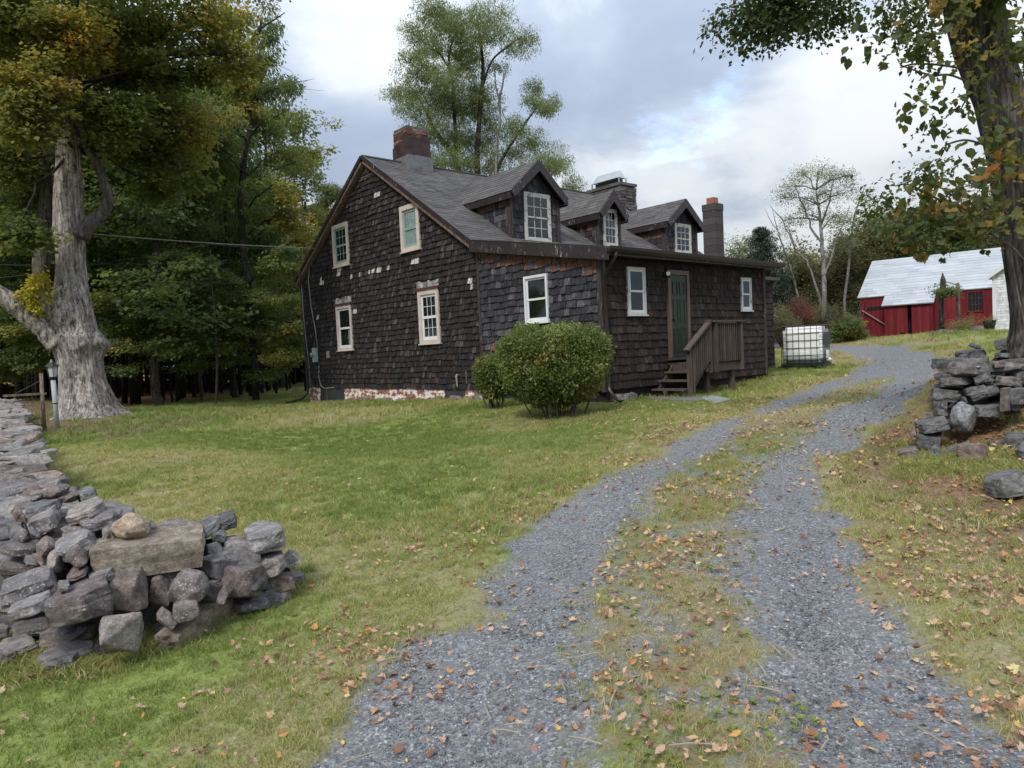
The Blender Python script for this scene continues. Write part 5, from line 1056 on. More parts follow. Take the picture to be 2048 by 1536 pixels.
# ---- right hand wall
rw = empty('stone_wall', (-3, -8, -.3), label='collapsed grey stone wall beside the driveway, below the vine covered tree', cat='stone wall'); rw_inv = Matrix.Translation(rw.location).inverted()
Z6 = lambda a_, b_, c_, e_: (1780+a_/5.485, 1780+b_/5.485, 680+c_/5.485, 680+e_/5.485)
HR = [((690, 1070, 100, 215), 10.1, 'slab', 'stone_side', 4, .25), ((860, 1010, 35, 105), 10.4, 'slab', 'stone_side', -20, .2), ((1140, 1290, -5, 110), 9.8, 'block', 'stone_side', 4, .12), ((755, 865, 160, 230), 9.6, 'rough', 'stone_side', 5, .15), ((850, 1110, 140, 320), 9.35, 'rough', 'stone_side', -14, .2),
      ((525, 805, 220, 345), 9.25, 'block', 'stone_side', 3, .25), ((785, 930, 230, 322), 9.12, 'round', 'stone_white', 0, .08), ((465, 940, 330, 445), 9.2, 'slab', 'stone_side', 4, .3), ((860, 1065, 300, 375), 9.15, 'slab', 'stone_side', 2, .25), ((520, 935, 395, 545), 9.12, 'slab', 'stone_side', 6, .3), ((870, 1115, 345, 500), 9.05, 'rough', 'stone_side', 22, .2),
      ((462, 780, 530, 700), 9.05, 'block', 'stone_side', -6, .25), ((795, 1080, 480, 625), 9.0, 'rough', 'stone_side', 14, .2), ((860, 1225, 475, 685), 8.9, 'slab', 'stone_side', 22, .25), ((1140, 1470, 390, 535), 9.0, 'rough', 'stone_side', -8, .25), ((1265, 1500, 525, 710), 8.75, 'block', 'stone_side', 5, .2), ((460, 625, 670, 775), 9.0, 'block', 'stone_side', 0, .2),
      ((690, 805, 585, 680), 8.95, 'rough', 'stone_side', 20, .12), ((740, 870, 610, 730), 8.9, 'rough', 'stone_side', 25, .12), ((640, 960, 690, 1035), 8.6, 'round', 'stone_white', 0, .22), ((495, 645, 745, 870), 8.85, 'rough', 'stone_side', 20, .15), ((360, 505, 795, 895), 8.9, 'rough', 'stone_brown', 10, .12), ((262, 445, 875, 975), 8.75, 'rough', 'stone_side', 4, .15),
      ((285, 670, 835, 1050), 8.55, 'slab', 'stone_side', 16, .2), ((295, 565, 1035, 1190), 8.5, 'block', 'stone_side', -5, .18), ((900, 1240, 720, 855), 8.75, 'rough', 'stone_side', 0, .2), ((385, 600, 1095, 1300), 8.25, 'rough', 'stone_side', 20, .14), ((605, 915, 1030, 1225), 8.15, 'block', 'stone_side', 22, .14), ((700, 1100, 1095, 1330), 7.95, 'rough', 'stone_brown', 4, .2),
      ((990, 1600, 1230, 1580), 6.9, 'rough', 'stone_side', 14, .35), ((1225, 1500, 850, 1005), 8.3, 'rough', 'stone_side', 6, .2), ((1265, 1500, 745, 880), 8.45, 'round', 'stone_brown', 14, .2), ((1370, 1560, 965, 1160), 7.9, 'rough', 'stone_side', 10, .2), ((215, 300, 960, 1080), 8.6, 'rough', 'stone_brown', 0, .1), ((1075, 1155, 385, 500), 8.95, 'slab', 'stone_side', 70, .08),
      ((1130, 1265, 220, 315), 9.3, 'block', 'stone_brown', 12, .12), ((1140, 1400, 140, 225), 9.7, 'slab', 'stone_side', -6, .2), ((70, 335, 1150, 1300), 8.15, 'rough', 'stone_brown', 12, .2), ((1060, 1240, 890, 960), 8.4, 'rough', 'stone_brown', 8, .08), ((620, 760, 640, 760), 9.0, 'rough', 'stone_side', 0, .12), ((560, 700, 870, 990), 8.9, 'rough', 'stone_side', 0, .15), ((930, 1000, 285, 305), 9.0, 'round', 'stone_white', 0, .03)]
for i, (bx_, d, kind, mat, roll, dep) in enumerate(HR):
    x0_, x1_, y0_, y1_ = Z6(*bx_); o = hero(rw, x0_, x1_, y0_, y1_, d, kind, mat, roll, dep, (i*5+1) % 11)
    if d < 8.5: o.location.z = min(o.location.z, h(o.location.x, o.location.y)+o.scale.z*.45)
    o.matrix_parent_inverse = rw_inv
q = at(1780+1262/5.485, 680+650/5.485, 8.65); o = put_stone(rw, q, (.035, .04, .13), (.05, -.08, 0), 'block', 5, 'stone_side', 2); o.matrix_parent_inverse = rw_inv  # wooden stump by the wall, added as an upright block of wall stone
# hearting behind the face and the run beyond the frame
r_ = random.Random(77)
for k in range(120):
    d = r_.uniform(9.15, 9.9); px_c = r_.uniform(1885, 2260); py_c = r_.uniform(725, 860); p = at(px_c, py_c, d)
    if p.z < h(p.x, p.y)-.15: continue
    o = put_stone(rw, p, (r_.uniform(.12, .22), r_.uniform(.12, .2), r_.uniform(.05, .09)), (r_.gauss(0, .1), r_.gauss(0, .1), r_.uniform(0, 3)), r_.choice(['rough', 'slab']), r_.randint(0, 10), 'stone_side', 1); o.matrix_parent_inverse = rw_inv
# ---- low stone border in front of the barn, flagstones at the steps, stones under the sill
bd = empty('stone_border', (16, 0, .6), label='low border of flat stones edging the flower bed in front of the barn', cat='stone border'); bi = Matrix.Translation(bd.location).inverted()
for k in range(26):
    px_c = r_.uniform(1862, 1975); p = at(px_c, 669-(px_c-1862)*.10+r_.uniform(-4, 4), 29+r_.uniform(-.5, .5))
    o = put_stone(bd, p, (r_.uniform(.15, .3), r_.uniform(.12, .22), r_.uniform(.03, .08)), (r_.gauss(0, .1), r_.gauss(0, .15), r_.uniform(0, 3)), 'slab', r_.randint(0, 10), 'stone_side', 1); o.matrix_parent_inverse = bi
for j, (poly_, lab) in enumerate(((((1395, 798), (1425, 795), (1462, 803), (1430, 812)), 'pale grey flagstone lying at the lawn edge, nearer the driveway'), (((1287, 797), (1400, 796), (1424, 800), (1392, 806), (1290, 801)), 'long darker concrete slab at the foot of the porch steps'))):
    c_ = [gp(*p_) for p_ in poly_]; n = len(c_); b = MB(); zt_ = max(q_.z for q_ in c_)+.02
    b.add([(q_.x, q_.y, q_.z-.03) for q_ in c_]+[(q_.x, q_.y, q_.z+.045) for q_ in c_], [tuple(range(n))[::-1], tuple(range(n, 2*n))]+[(i, (i+1) % n, n+(i+1) % n, n+i) for i in range(n)])
    tag(b.build('flagstone', simple('flagstone', (.24, .25, .26) if j == 0 else (.15, .145, .14), .8, .2, 6)), lab, 'flagstone')
for k in range(9):
    x_ = .35+k*.13+(.5 if k > 5 else 0)*(k-5)*1.6; put_stone(house, (x_+rng.uniform(-.1, .1), -.02+rng.uniform(-.05, .04), -.20), (.19, .12, .10), (0, rng.uniform(-.1, .1), rng.uniform(-.3, .3)), 'rough', k, 'stone_side', 2).name = 'sill_stone'
for k in range(26):
    y_ = 4.6+k*.39; o = put_stone(house, (-.04, y_+rng.uniform(-.1, .1), h(-.1, y_)+.03), (.10, rng.uniform(.14, .22), rng.uniform(.06, .11)), (0, 0, rng.uniform(-.1, .1)), 'rough', k % 11, 'stone_brown', 1); o.name = 'sill_stone'
# ================================================================== smaller things
def setp(o, root): o.parent = root; o.matrix_parent_inverse = Matrix.Translation(root.location).inverted(); return o
# lamp post
g = at(115, 857, 20); g.z = h(g.x, g.y); top = at(103, 724, 20); lp = empty('lamp_post', g, label='grey lamp post with a small black lantern beside the old maple', cat='lamp post')
lean = (top-g); hgt = lean.z; P_ = lambda t: g+lean*t
M['post_grey'] = simple('grey_post_paint', (.34, .37, .39), .6, .15)
setp(MB().tube([P_(-.03), P_(.74)], .055, 10).build('pole', M['post_grey'], None, True), lp); setp(MB().tube([P_(.37), P_(.385)], .06, 10).build('band', M['black'], None), lp)
def frus(b, c, r0, r1, z0, z1, n=6):
    k = len(b.v); pts = [(c.x+r*math.cos(6.2832*i/n+.5), c.y+r*math.sin(6.2832*i/n+.5), z) for r, z in ((r0, z0), (r1, z1)) for i in range(n)]; b.add(pts, [(i, (i+1) % n, n+(i+1) % n, n+i) for i in range(n)]+[tuple(range(n))[::-1], tuple(range(n, 2*n))]); return b
z0 = g.z+hgt*.74; c_ = P_(.85)
M['frost'] = simple('frosted_glass', (.45, .47, .47), .3, .1)
setp(frus(MB(), c_, .085, .125, z0+.06, z0+.30).build('lantern_glass', M['frost'], None), lp); b = frus(MB(), c_, .06, .09, z0-.02, z0+.058); setp(b.build('lantern_base', M['black'], None), lp)
b = frus(MB(), c_, .17, .06, z0+.302, z0+.40); frus(b, c_, .055, .02, z0+.402, z0+.47)
for i in range(6):
    a_ = 6.2832*i/6+.5; b.bar((c_.x+.088*math.cos(a_), c_.y+.088*math.sin(a_), z0+.058), (c_.x+.128*math.cos(a_), c_.y+.128*math.sin(a_), z0+.302), .012, .012)
setp(b.build('lantern_cap', M['black'], None), lp)
# cross-bar post
g = at(88, 860, 19.2); g.z = h(g.x, g.y); t_ = at(82, 746, 19.2); cp_ = empty('crossbar_post', g, label='brown wooden post with a horizontal bar and diagonal brace by the lamp post', cat='post')
setp(MB().tube([g-Vector((0, 0, .1)), t_], [.045, .04], 8).build('upright', M['rake'], None, True), cp_)
a_, b_ = at(5, 792, 19.2), at(93, 787, 19.2); setp(MB().bar(a_, b_, .05, .05).build('crossbar', M['rake'], None), cp_); setp(MB().tube([at(30, 788, 19.2), at(80, 762, 19.2)], .012, 6).build('brace', M['corner'], None), cp_)
# water tank
tk = at(1613, 733, 24.2); tk.z = h(tk.x, tk.y); ang = math.atan2(tk.y-CP[1], tk.x-CP[0])-math.pi/2-R(13)
tank = empty('water_tank', tk, ang, label='white plastic water tank in a black wire cage on a low pallet', cat='tank')
M['tank'] = Mat('translucent_tank', .45, .35); a = M['tank']; n = a.noise(3, 3); sp = a.n('ShaderNodeSeparateXYZ'); a.l(a.co(), sp.inputs[0])
lv = a.ramp(a.math('ADD', sp.outputs[2], a.math('MULTIPLY', n, .25)), [(.40, (.42, .44, .46)), (.56, (.60, .61, .62)), (.7, (.80, .80, .80))]); a.color(lv); M['tank'] = a.m
bm = bmesh.new(); bmesh.ops.create_cube(bm, size=1)
for v in bm.verts: v.co = Vector((v.co.x*1.17, v.co.y*.98, v.co.z*1.12+.74))
bmesh.ops.bevel(bm, geom=list(bm.edges), offset=.09, segments=4, affect='EDGES')
bmesh.ops.subdivide_edges(bm, edges=[e_ for e_ in bm.edges if e_.calc_length() > .5], cuts=8, use_grid_fill=True)
for v in bm.verts:
    v.co += Vector((mn.noise(v.co*3), mn.noise(v.co*3+Vector((5, 0, 0))), 0))*.02
me = bpy.data.meshes.new('container'); bm.to_mesh(me); bm.free(); me.polygons.foreach_set('use_smooth', np.ones(len(me.polygons), bool)); linkmesh('container', me, M['tank'], tank)
xw, yw, zb, zt = .61, .52, .17, 1.33
for s in range(4):
    ax = s % 2; sg = 1 if s < 2 else -1
    L_ = (xw if ax == 0 else yw); nn = 7 if ax == 0 else 6
    def pt(u, z): return (u, sg*yw, z) if ax == 0 else (sg*xw, u, z)
    for i in range(nn+1):
        u = -L_+2*L_*i/nn
        if i == nn: continue
        MB().tube([pt(u, zb), pt(u, zt)], .010, 5).build('cage_bar', M['black'], tank, True)
for z in (.2, .42, .65, .88, 1.10, 1.33):
    r__ = .011 if z < 1.3 else .024; MB().tube([(-xw, -yw, z), (xw, -yw, z), (xw, yw, z), (-xw, yw, z), (-xw, -yw, z)], r__, 5).build('cage_rail', M['black'], tank)
b = MB(); b.box((-xw-.02, -yw-.02, .10), (xw+.02, yw+.02, .17))
for x_ in (-.62, 0, .62):
    for y_ in (-.5, 0, .5): b.box((x_-.09, y_-.09, -.03), (x_+.09, y_+.09, .10))
for y_ in (-.5, 0, .5): b.box((-xw, y_-.08, -.045), (xw, y_+.08, -.03))
b.build('pallet', M['black'], tank)
MB().box((xw+.015, -.50, .72), (xw+.03, .45, 1.06)).build('id_plate', simple('dark_plate', (.05, .05, .05), .6), tank)
fx_ = MB().tube([(xw-.02, 0, .26), (xw+.08, 0, .26), (xw+.12, 0, .24)], [.07, .06, .045], 10).build('valve', M['white'], tank, True)
MB().box((-.02+xw, -.10, .30), (xw+.06, .10, .55)).build('valve_guard', M['tank'], tank)
MB().tube([(-.2, 0, 1.29), (-.2, 0, 1.345)], [.13, .12], 14).build('lid', M['black'], tank, True)
g = at(1555, 738, 22.5); g.z = h(g.x, g.y); b = MB(); d = Vector((math.cos(R(-35)), math.sin(R(-35)), 0)); b.bar(g-d*.35+Vector((0, 0, .03)), g+d*.35+Vector((0, 0, .05)), .22, .04); tag(b.build('board', M['rake']), 'short weathered board lying in the grass beside the tank', 'board')
# ---- red barn
Abase, Bdist = at(1722, 677, 47), None
A_ = np.array([Abase.x, Abase.y]); q = at(1990, 668, 46); B_ = np.array([q.x, q.y]); tdir = (B_-A_)/np.linalg.norm(B_-A_); nd = np.array([-tdir[1], tdir[0]])
if nd @ (A_-CP[:2]) < 0: nd = -nd
zb0 = .86; barn = empty('barn', (Abase.x, Abase.y, zb0), math.atan2(tdir[1], tdir[0]), label='red barn with a pale metal roof and sagging double doors', cat='barn')
sgn = 1 if (tdir[0]*nd[1]-tdir[1]*nd[0]) > 0 else -1
ez = at(1718, 594, 47).z-zb0; rz = 4.75+.91-zb0; Hh = 3.9; Lb = 10.5; ext = 1.0; slope = (rz-ez)/Hh
a = Mat('barn_red_boards', .8, .2); t = a.attr('tint'); n = a.noise(1, 5, .7, a.mapped((9, 9, .8))); a.color(a.mix(1., a.ramp(t, [(0, (.105, .012, .016)), (1, (.17, .020, .026))]), a.ramp(n, [(.3, (.65, .6, .6)), (.7, (1.25, 1.2, 1.2))]), 'MULTIPLY')); M['red'] = a.m
a = Mat('painted_metal_roof', .35, .5); t = a.attr('tint'); a.color(a.mix(1., a.ramp(t, [(0, (.34, .365, .39)), (1, (.44, .465, .49))]), a.ramp(a.noise(1.2, 4), [(.3, (.9, .9, .9)), (.75, (1.08, 1.08, 1.08))]), 'MULTIPLY')); M['metal_roof'] = a.m
Y_ = lambda v: v*sgn
def bxy(b, x0_, x1_, y0_, y1_, z0_, z1_, t_=.5): return b.box((x0_, min(Y_(y0_), Y_(y1_)), z0_), (x1_, max(Y_(y0_), Y_(y1_)), z1_), t_)
core = MB(); pr = [(0.03, -.3), (2*Hh-.03, -.3), (2*Hh-.03, ez-.1), (Hh, rz-.1), (.03, ez-.1)]; n5 = 5
core.add([(.02, Y_(y), z) for y, z in pr]+[(Lb, Y_(y), z) for y, z in pr], [tuple(range(5)), tuple(range(5, 10))]+[(i, (i+1) % 5, 5+(i+1) % 5, 5+i) for i in range(5)]); core.build('wall', M['red'], barn)
tx = lambda px: next(s_ for s_ in np.linspace(0, 12, 1200) if (lambda w: 1024+FPX*((w-CP[:2]) @ AR[:2])/((w-CP[:2]) @ AF[:2]) >= px)(A_+tdir*s_))
dx0, dx1 = tx(1777), tx(1871); wx0, wx1 = tx(1939), tx(1965)
x_ = 0
while x_ < Lb:      # board siding
    w_ = rng.uniform(.16, .24)
    if not (dx0+.05 < x_+w_/2 < dx1-.05) and not (wx0 < x_+w_/2 < wx1): bxy(MB(), x_+.008, min(Lb, x_+w_), -.02, .03, -.3+rng.uniform(0, .05), ez-.06, rng.random()).build('board', M['red'], barn)
    elif wx0 < x_+w_/2 < wx1:
        bxy(MB(), x_+.008, x_+w_, -.02, .03, -.3, 1.25, rng.random()).build('board', M['red'], barn); bxy(MB(), x_+.008, x_+w_, -.02, .03, 2.15, ez-.06, rng.random()).build('board', M['red'], barn)
    x_ += w_
# projecting door bay
bayz = ez-ext*slope
bxy(MB(), dx0, dx0+.1, -ext+.05, 0, -.3, bayz+.02, .4).build('bay_side', M['red'], barn); bxy(MB(), dx1-.1, dx1, -ext+.05, 0, -.3, bayz+.02, .4).build('bay_side', M['red'], barn)
bxy(MB(), dx0+.12, dx1-.12, -.3, -.25, -.1, bayz, .4).build('door_shade_panel', M['dark'], barn)  # near-black panel behind the doors, the bay's inner shade put into its colour
xm = (dx0+dx1)/2+.05
for (xa, xb, off) in ((dx0+.08, xm-.08, 0), (xm+.12, dx1-.12, .0)):
    dr_ = bxy(MB(), xa, xb, -ext+.10, -ext+.14, .25, bayz-.12, .5).build('door', M['red'], barn); k = int((xb-xa)/.17)
    for i in range(k):
        xa2 = xa+(xb-xa)*i/k; bxy(MB(), xa2+.006, xa2+(xb-xa)/k, -ext+.06, -ext+.098, .02+(rng.uniform(.0, .22) if xa < xm-.1 else rng.uniform(0, .06)), bayz-.10, rng.random()).build('board', M['red'], dr_)
bxy(MB(), dx0, dx1, -ext+.04, -ext+.12, bayz-.09, bayz+.02, .3).build('door_header', M['red'], barn)
# roof sheets in courses
def bp(x, y, z): return Vector((x, Y_(y), z))
def broof(name, x0_, x1_, yA, yB, parent, nrow):
    V = Vector((0, Y_(1), slope)).normalized(); zA = ez+slope*yA; vl = (yB-yA)*math.hypot(1, slope); O = bp(x0_, yA, zA+.02); U = Vector((1, 0, 0)); nn = U.cross(V); nn = nn if nn.z > 0 else -nn
    MB().hexa([O, O+U*(x1_-x0_), O+U*(x1_-x0_)+V*vl, O+V*vl, O-nn*.05, O+U*(x1_-x0_)-nn*.05, O+U*(x1_-x0_)+V*vl-nn*.05, O+V*vl-nn*.05]).build(name, M['metal_roof'], parent)
    p = courses(O+nn*.003, U, V, nn, x1_-x0_, lambda u: vl, vl/nrow, 1.1, 1.3, .012, 5, tintf=lambda u, v, r_: r_.random(), uneven=.0, lap=1.05, tilt=.9)
    for ve, t_, c in p: MB().hexa(ve, t_).build('roof_sheet', M['metal_roof'], parent)
broof('roof', -.12, Lb, -.12, Hh, barn, 14); broof('bay_roof', dx0-.12, dx1+.1, -ext-.12, -.13, barn, 4)
MB().hexa([bp(-.12, Hh, rz+.02), bp(Lb, Hh, rz+.02), bp(Lb, 2*Hh+.15, ez-.1), bp(-.12, 2*Hh+.15, ez-.1), bp(-.12, Hh, rz-.04), bp(Lb, Hh, rz-.04), bp(Lb, 2*Hh+.15, ez-.16), bp(-.12, 2*Hh+.15, ez-.16)]).build('rear_roof', M['metal_roof'], barn)
w = bxy(MB(), wx0-.05, wx1+.05, -.03, .0, 1.2, 2.2).build('window', M['dark'], barn); b = MB()
bxy(b, wx0-.1, wx1+.1, -.07, -.03, 1.12, 1.2); bxy(b, wx0-.1, wx1+.1, -.07, -.03, 2.2, 2.28); bxy(b, wx0-.1, wx0-.03, -.07, -.03, 1.2, 2.2); bxy(b, wx1+.03, wx1+.1, -.07, -.03, 1.2, 2.2); b.build('frame', M['red'], w)
b = MB()
for i in range(1, 4): u = wx0+(wx1-wx0)*i/4; bxy(b, u-.015, u+.015, -.055, -.035, 1.2, 2.2)
for i in range(1, 3): z_ = 1.2+i/3.; bxy(b, wx0, wx1, -.056, -.036, z_-.015, z_+.015)
b.build('muntins', M['corner'], w)
bxy(MB(), .35, 1.75, -.05, -.022, 1.62, 1.80).build('shade_strip', M['dark'], barn); MB().bar(bp(.12, -.06, 1.62), bp(1.95, -.06, .25), .05, .16, (0, 1, 0)).build('leaning_plank', simple('pinkish_plank', (.30, .20, .19), .8), barn)  # dark strip laid on the boards, an opening's shade put into its colour
bxy(MB(), dx0-.14, dx0-.02, -.08, -.022, .1, 1.0).build('post_foot', M['rake'], barn)
# ---- white clapboard outbuilding
q = at(1987, 655, 38); q.z = .95; fw_ = math.atan2(q.y-CP[1], q.x-CP[0])-math.pi/2+R(-16)
wb = empty('white_outbuilding', q, fw_, label='white clapboard outbuilding partly hidden behind the right-hand tree', cat='outbuilding')
M['clap'] = tinted('white_clapboard', [(0, (.56, .58, .60)), (1, (.68, .69, .70))], .6, 6, .1)
hb_ = at(1987, 552, 38).z-q.z
MB().add([(0.02, .02, -.3), (3.2, .02, -.3), (3.2, .02, hb_), (1.6, .02, hb_+1.1), (.02, .02, hb_), (0.02, 5, -.3), (3.2, 5, -.3), (3.2, 5, hb_), (1.6, 5, hb_+1.1), (.02, 5, hb_)], [(0, 1, 2, 3, 4), (9, 8, 7, 6, 5), (0, 5, 6, 1), (1, 6, 7, 2), (4, 9, 5, 0)]).build('wall', M['clap'], wb)
z = -.2
while z < hb_+.95:
    xl = max(.0, (z-hb_)/1.1*1.6 if z > hb_ else 0); MB().hexa([(xl+.12, -.022, z), (3.2-xl, -.022, z), (3.2-xl, .02, z), (xl+.12, .02, z), (xl+.12, -.002, z+.125), (3.2-xl, -.002, z+.125), (3.2-xl, .02, z+.125), (xl+.12, .02, z+.125)], rng.random()).build('clapboard', M['clap'], wb); z += .115
MB().box((-.01, -.035, -.25), (.12, .01, hb_+.02)).build('corner_board', M['white'], wb)
for s in (0, 1):
    xa, xb = (-.22, 1.6) if s == 0 else (3.42, 1.6); za, zb_ = hb_-.12, hb_+1.14
    MB().hexa([(xa, -.2, za), (xb, -.2, zb_), (xb, -.2, zb_+.08), (xa, -.2, za+.08), (xa, 5.1, za), (xb, 5.1, zb_), (xb, 5.1, zb_+.08), (xa, 5.1, za+.08)]).build('roof', M['galv'], wb); MB().hexa([(xa, -.24, za-.1), (xb, -.24, zb_-.1), (xb, -.24, zb_+.07), (xa, -.24, za+.07), (xa, -.205, za-.1), (xb, -.205, zb_-.1), (xb, -.205, zb_+.07), (xa, -.205, za+.07)]).build('barge_board', M['white'], wb)
# ---- flower pot, weathered posts
q = at(1979, 657, 27); ptt = empty('flower_pot', q, label='black plastic flower pot with a faded plant on the stone border', cat='flower pot'); b = frus(MB(), Vector((q.x, q.y, 0)), 0.13, .19, q.z-.02, q.z+.26, 14); setp(b.build('pot', M['black'], None), ptt)
q = at(1918, 655, 29); pst = empty('vine_post', q, label='brown iron post with an arm and a pointed stake, carrying a tangle of vine', cat='post')
setp(MB().tube([q-Vector((0, 0, .2)), at(1915, 566, 29)], .06, 8).build('upright', M['rake'], None, True), pst); setp(MB().tube([at(1915, 570, 29), at(1890, 563, 29)], .015, 6).build('arm', M['corner'], None, True), pst)
setp(MB().tube([at(1886, 585, 29), at(1886, 560, 29), at(1885, 545, 29)], [.11, .09, .01], 8).build('stake', M['corner'], None, True), pst); setp(MB().tube([at(1884, 662, 29), at(1882, 585, 29)], [.10, .08], 8).build('stump', M['corner'], None, True), pst)
# ---- service cables
def cable(name, pts, r0, lab, sag=0, mat='conduit'):
    P_ = [Vector(p) for p in pts]; res = []
    for a_, b_ in zip(P_[:-1], P_[1:]):
        for i in range(16): t_ = i/16; q_ = a_.lerp(b_, t_); q_.z -= sag*4*t_*(1-t_); res.append(q_)
    res.append(P_[-1]); o = MB().tube(res, r0, 6).build(name, M[mat], None, True); return tag(o, lab, 'cable')
hook = onplane(630, 497, 0, -.2); cable('service_cable', [at(-120, 436, 26), hook], .016, 'thick light service cable running from the left edge to the gable eave', .12)
cable('thin_wire', [at(-100, 525, 26), at(150, 528, 24), onplane(612, 520, 0, -.2)], .007, 'thin dark wire hanging lowest, crossing the old maple trunk', .05, 'black'); cable('thin_wire', [at(-60, 560, 25), at(140, 535, 24), at(420, 488, 22), hook+Vector((0, .1, -.05))], .007, 'thin wire rising behind the trunk and meeting the thick service cable', .05, 'black')
# ================================================================== trees and shrubs
def ruff(bm_rows): pass
def crown(root, blobs, key, seed, size=1., tint=(.4, .2), clump=7, sigma=.35, inv=None, name='crown', stretch=(1, 1, 1)):
    """blobs: (centre, rx, ry, rz, n, tint shift). Sprays gather in clumps so that gaps stay between"""
    r_ = np.random.RandomState(seed); P, S, T = [], [], []
    for bl in blobs:
        c, rx, ry, rz, n = bl[:5]; ts = bl[5] if len(bl) > 5 else 0
        k = max(1, int(n/clump)); u = r_.normal(0, 1, (k, 3)); u /= np.linalg.norm(u, axis=1)[:, None]; u *= (r_.rand(k, 1)**.42); cc = np.array(c)+u*np.array([rx, ry, rz])
        ct = r_.normal(ts, tint[1]*.7, k); i = r_.randint(0, k, n); s_ = sigma*min(1.6, max(.35, (rx*ry*rz)**(1/3)*.42))
        p = cc[i]+r_.normal(0, 1, (n, 3))*np.array([s_, s_, s_*.42]); P.append(p); S.append(size*r_.uniform(.7, 1.3, n)); T.append(np.clip(tint[0]+ct[i]+r_.normal(0, tint[1]*.5, n), 0, 1))
    P = np.concatenate(P); S = np.concatenate(S); T = np.concatenate(T); n = len(P)
    rot = np.stack([r_.normal(0, .24, n), r_.normal(0, .24, n), r_.uniform(0, 6.28, n)], 1)
    o = scatter(name, P, rot, S, T, 'grp_'+key, SPR[key], None); setp(o, root); return o
def blob(px, py, d, w, hgt, n, dep=None, ts=0):
    c = at(px, py, d); rx = w*wpx(px, d); rz = hgt*hpx(px, d); return (c, max(rx, .05), (dep or rx), max(rz, .05), n, ts)
def orient(bl, px):      # blobs are boxes in world axes; use the same radius in x and y
    return bl
def limb(b, pts, radii, seed, n=7, wob=.06):
    r_ = random.Random(seed); P_, Q = [], []; pts = [Vector(p) for p in pts]
    for i in range(len(pts)-1):
        for j in range(4):
            t = j/4; q = pts[i].lerp(pts[i+1], t); L_ = (pts[i+1]-pts[i]).length; q += Vector((r_.gauss(0, 1), r_.gauss(0, 1), r_.gauss(0, .6)))*L_*wob*(0 if (i == 0 and j == 0) else .5); P_.append(q); Q.append(radii[i]+(radii[i+1]-radii[i])*t)
    P_.append(pts[-1]); Q.append(radii[-1]); b.tube(P_, Q, n); return P_
def twigs(b, src, dst, k, spread, r0, seed):
    """limb to a leaf mass, splitting on arrival"""
    r_ = random.Random(seed); mid = src.lerp(dst, .55)+Vector((r_.gauss(0, .1), r_.gauss(0, .1), .12))*(dst-src).length*.6; limb(b, [src, mid, dst], [r0, r0*.65, r0*.35], seed, 6)
    for i in range(k):
        e_ = dst+Vector((r_.gauss(0, 1)*spread[0], r_.gauss(0, 1)*spread[1], r_.gauss(.25, .8)*spread[2])); limb(b, [mid.lerp(dst, r_.uniform(.2, 1)), (dst+e_)/2, e_], [r0*.38, r0*.22, r0*.08], seed+i, 4)
def tree(name, label, base, trunk, tr, blobs, key, bark_, seed, size=1., tint=(.4, .2), group=None, cat='tree', limbs=(), branch=True, clump=7, sigma=.35, tn=10, br=.3):
    root = empty(name, base, label=label, cat=cat, group=group); b = MB(); P_ = limb(b, [base-Vector((0, 0, .3))]+list(trunk), tr, seed, tn, .02); setp(b.build('trunk', M[bark_], None, True), root)
    b = MB()
    for pts, rr in limbs: limb(b, pts, rr, seed+len(b.v), 7, .05)
    if branch:
        for i, bl in enumerate(blobs):
            c = Vector(bl[0]); best = min(P_[len(P_)//3:], key=lambda q: (q-c).length+max(0, q.z-c.z+.3)*2.5); twigs(b, best, c, 5, (bl[1]*.55, bl[2]*.55, bl[3]*.5), min(tr[0]*br, .05+.03*(c-best).length*.6), seed*31+i)
    if b.f: setp(b.build('limbs', M[bark_], None, True), root)
    if blobs: crown(root, blobs, key, seed, size, tint, clump, sigma)
    return root
# ---------------------------------------------------------------- the old maple
TD = 23.0
rows = [(838, 100, 262), (826, 112, 246), (812, 117, 234), (790, 119, 226), (760, 119, 216), (730, 116, 211), (706, 110, 208), (690, 106, 208), (672, 103, 206), (656, 101, 196), (640, 100, 192), (620, 102, 188), (600, 104, 183), (580, 106, 178), (560, 108, 174), (530, 110, 171), (500, 109, 171), (460, 107, 170), (430, 107, 168), (400, 107, 166), (360, 109, 166), (320, 111, 163), (280, 112, 161), (240, 116, 159), (200, 122, 157), (150, 128, 154), (90, 133, 150), (20, 136, 150)]
mb_ = at(170, 832, TD); mb_.z = h(mb_.x, mb_.y); maple = empty('old_maple_tree', mb_, label='huge old maple with a pale gnarled trunk behind the lamp post', cat='tree')
NA, ys = 128, np.linspace(838, 20, 210); ra = np.array(rows); xl = np.interp(-ys, -ra[:, 0], ra[:, 1]); xr = np.interp(-ys, -ra[:, 0], ra[:, 2])
vd = np.array([mb_.x-CP[0], mb_.y-CP[1]]); vd /= np.linalg.norm(vd); rd = np.array([vd[1], -vd[0]])
vts, fcs = [], []
burl = [(122, 588, .16, .10), (165, 690, .30, .16), (205, 692, .28, .20), (118, 640, .26, .12), (130, 630, .22, .1), (112, 680, .3, .12), (190, 705, .18, -.06), (108, 612, .2, .08), (172, 385, .12, .08), (160, 668, .2, .08), (140, 665, .25, -.06)]
bl3 = []
for (bx_, by_, br_, ba_) in burl: bl3.append((bx_, by_, br_, ba_))
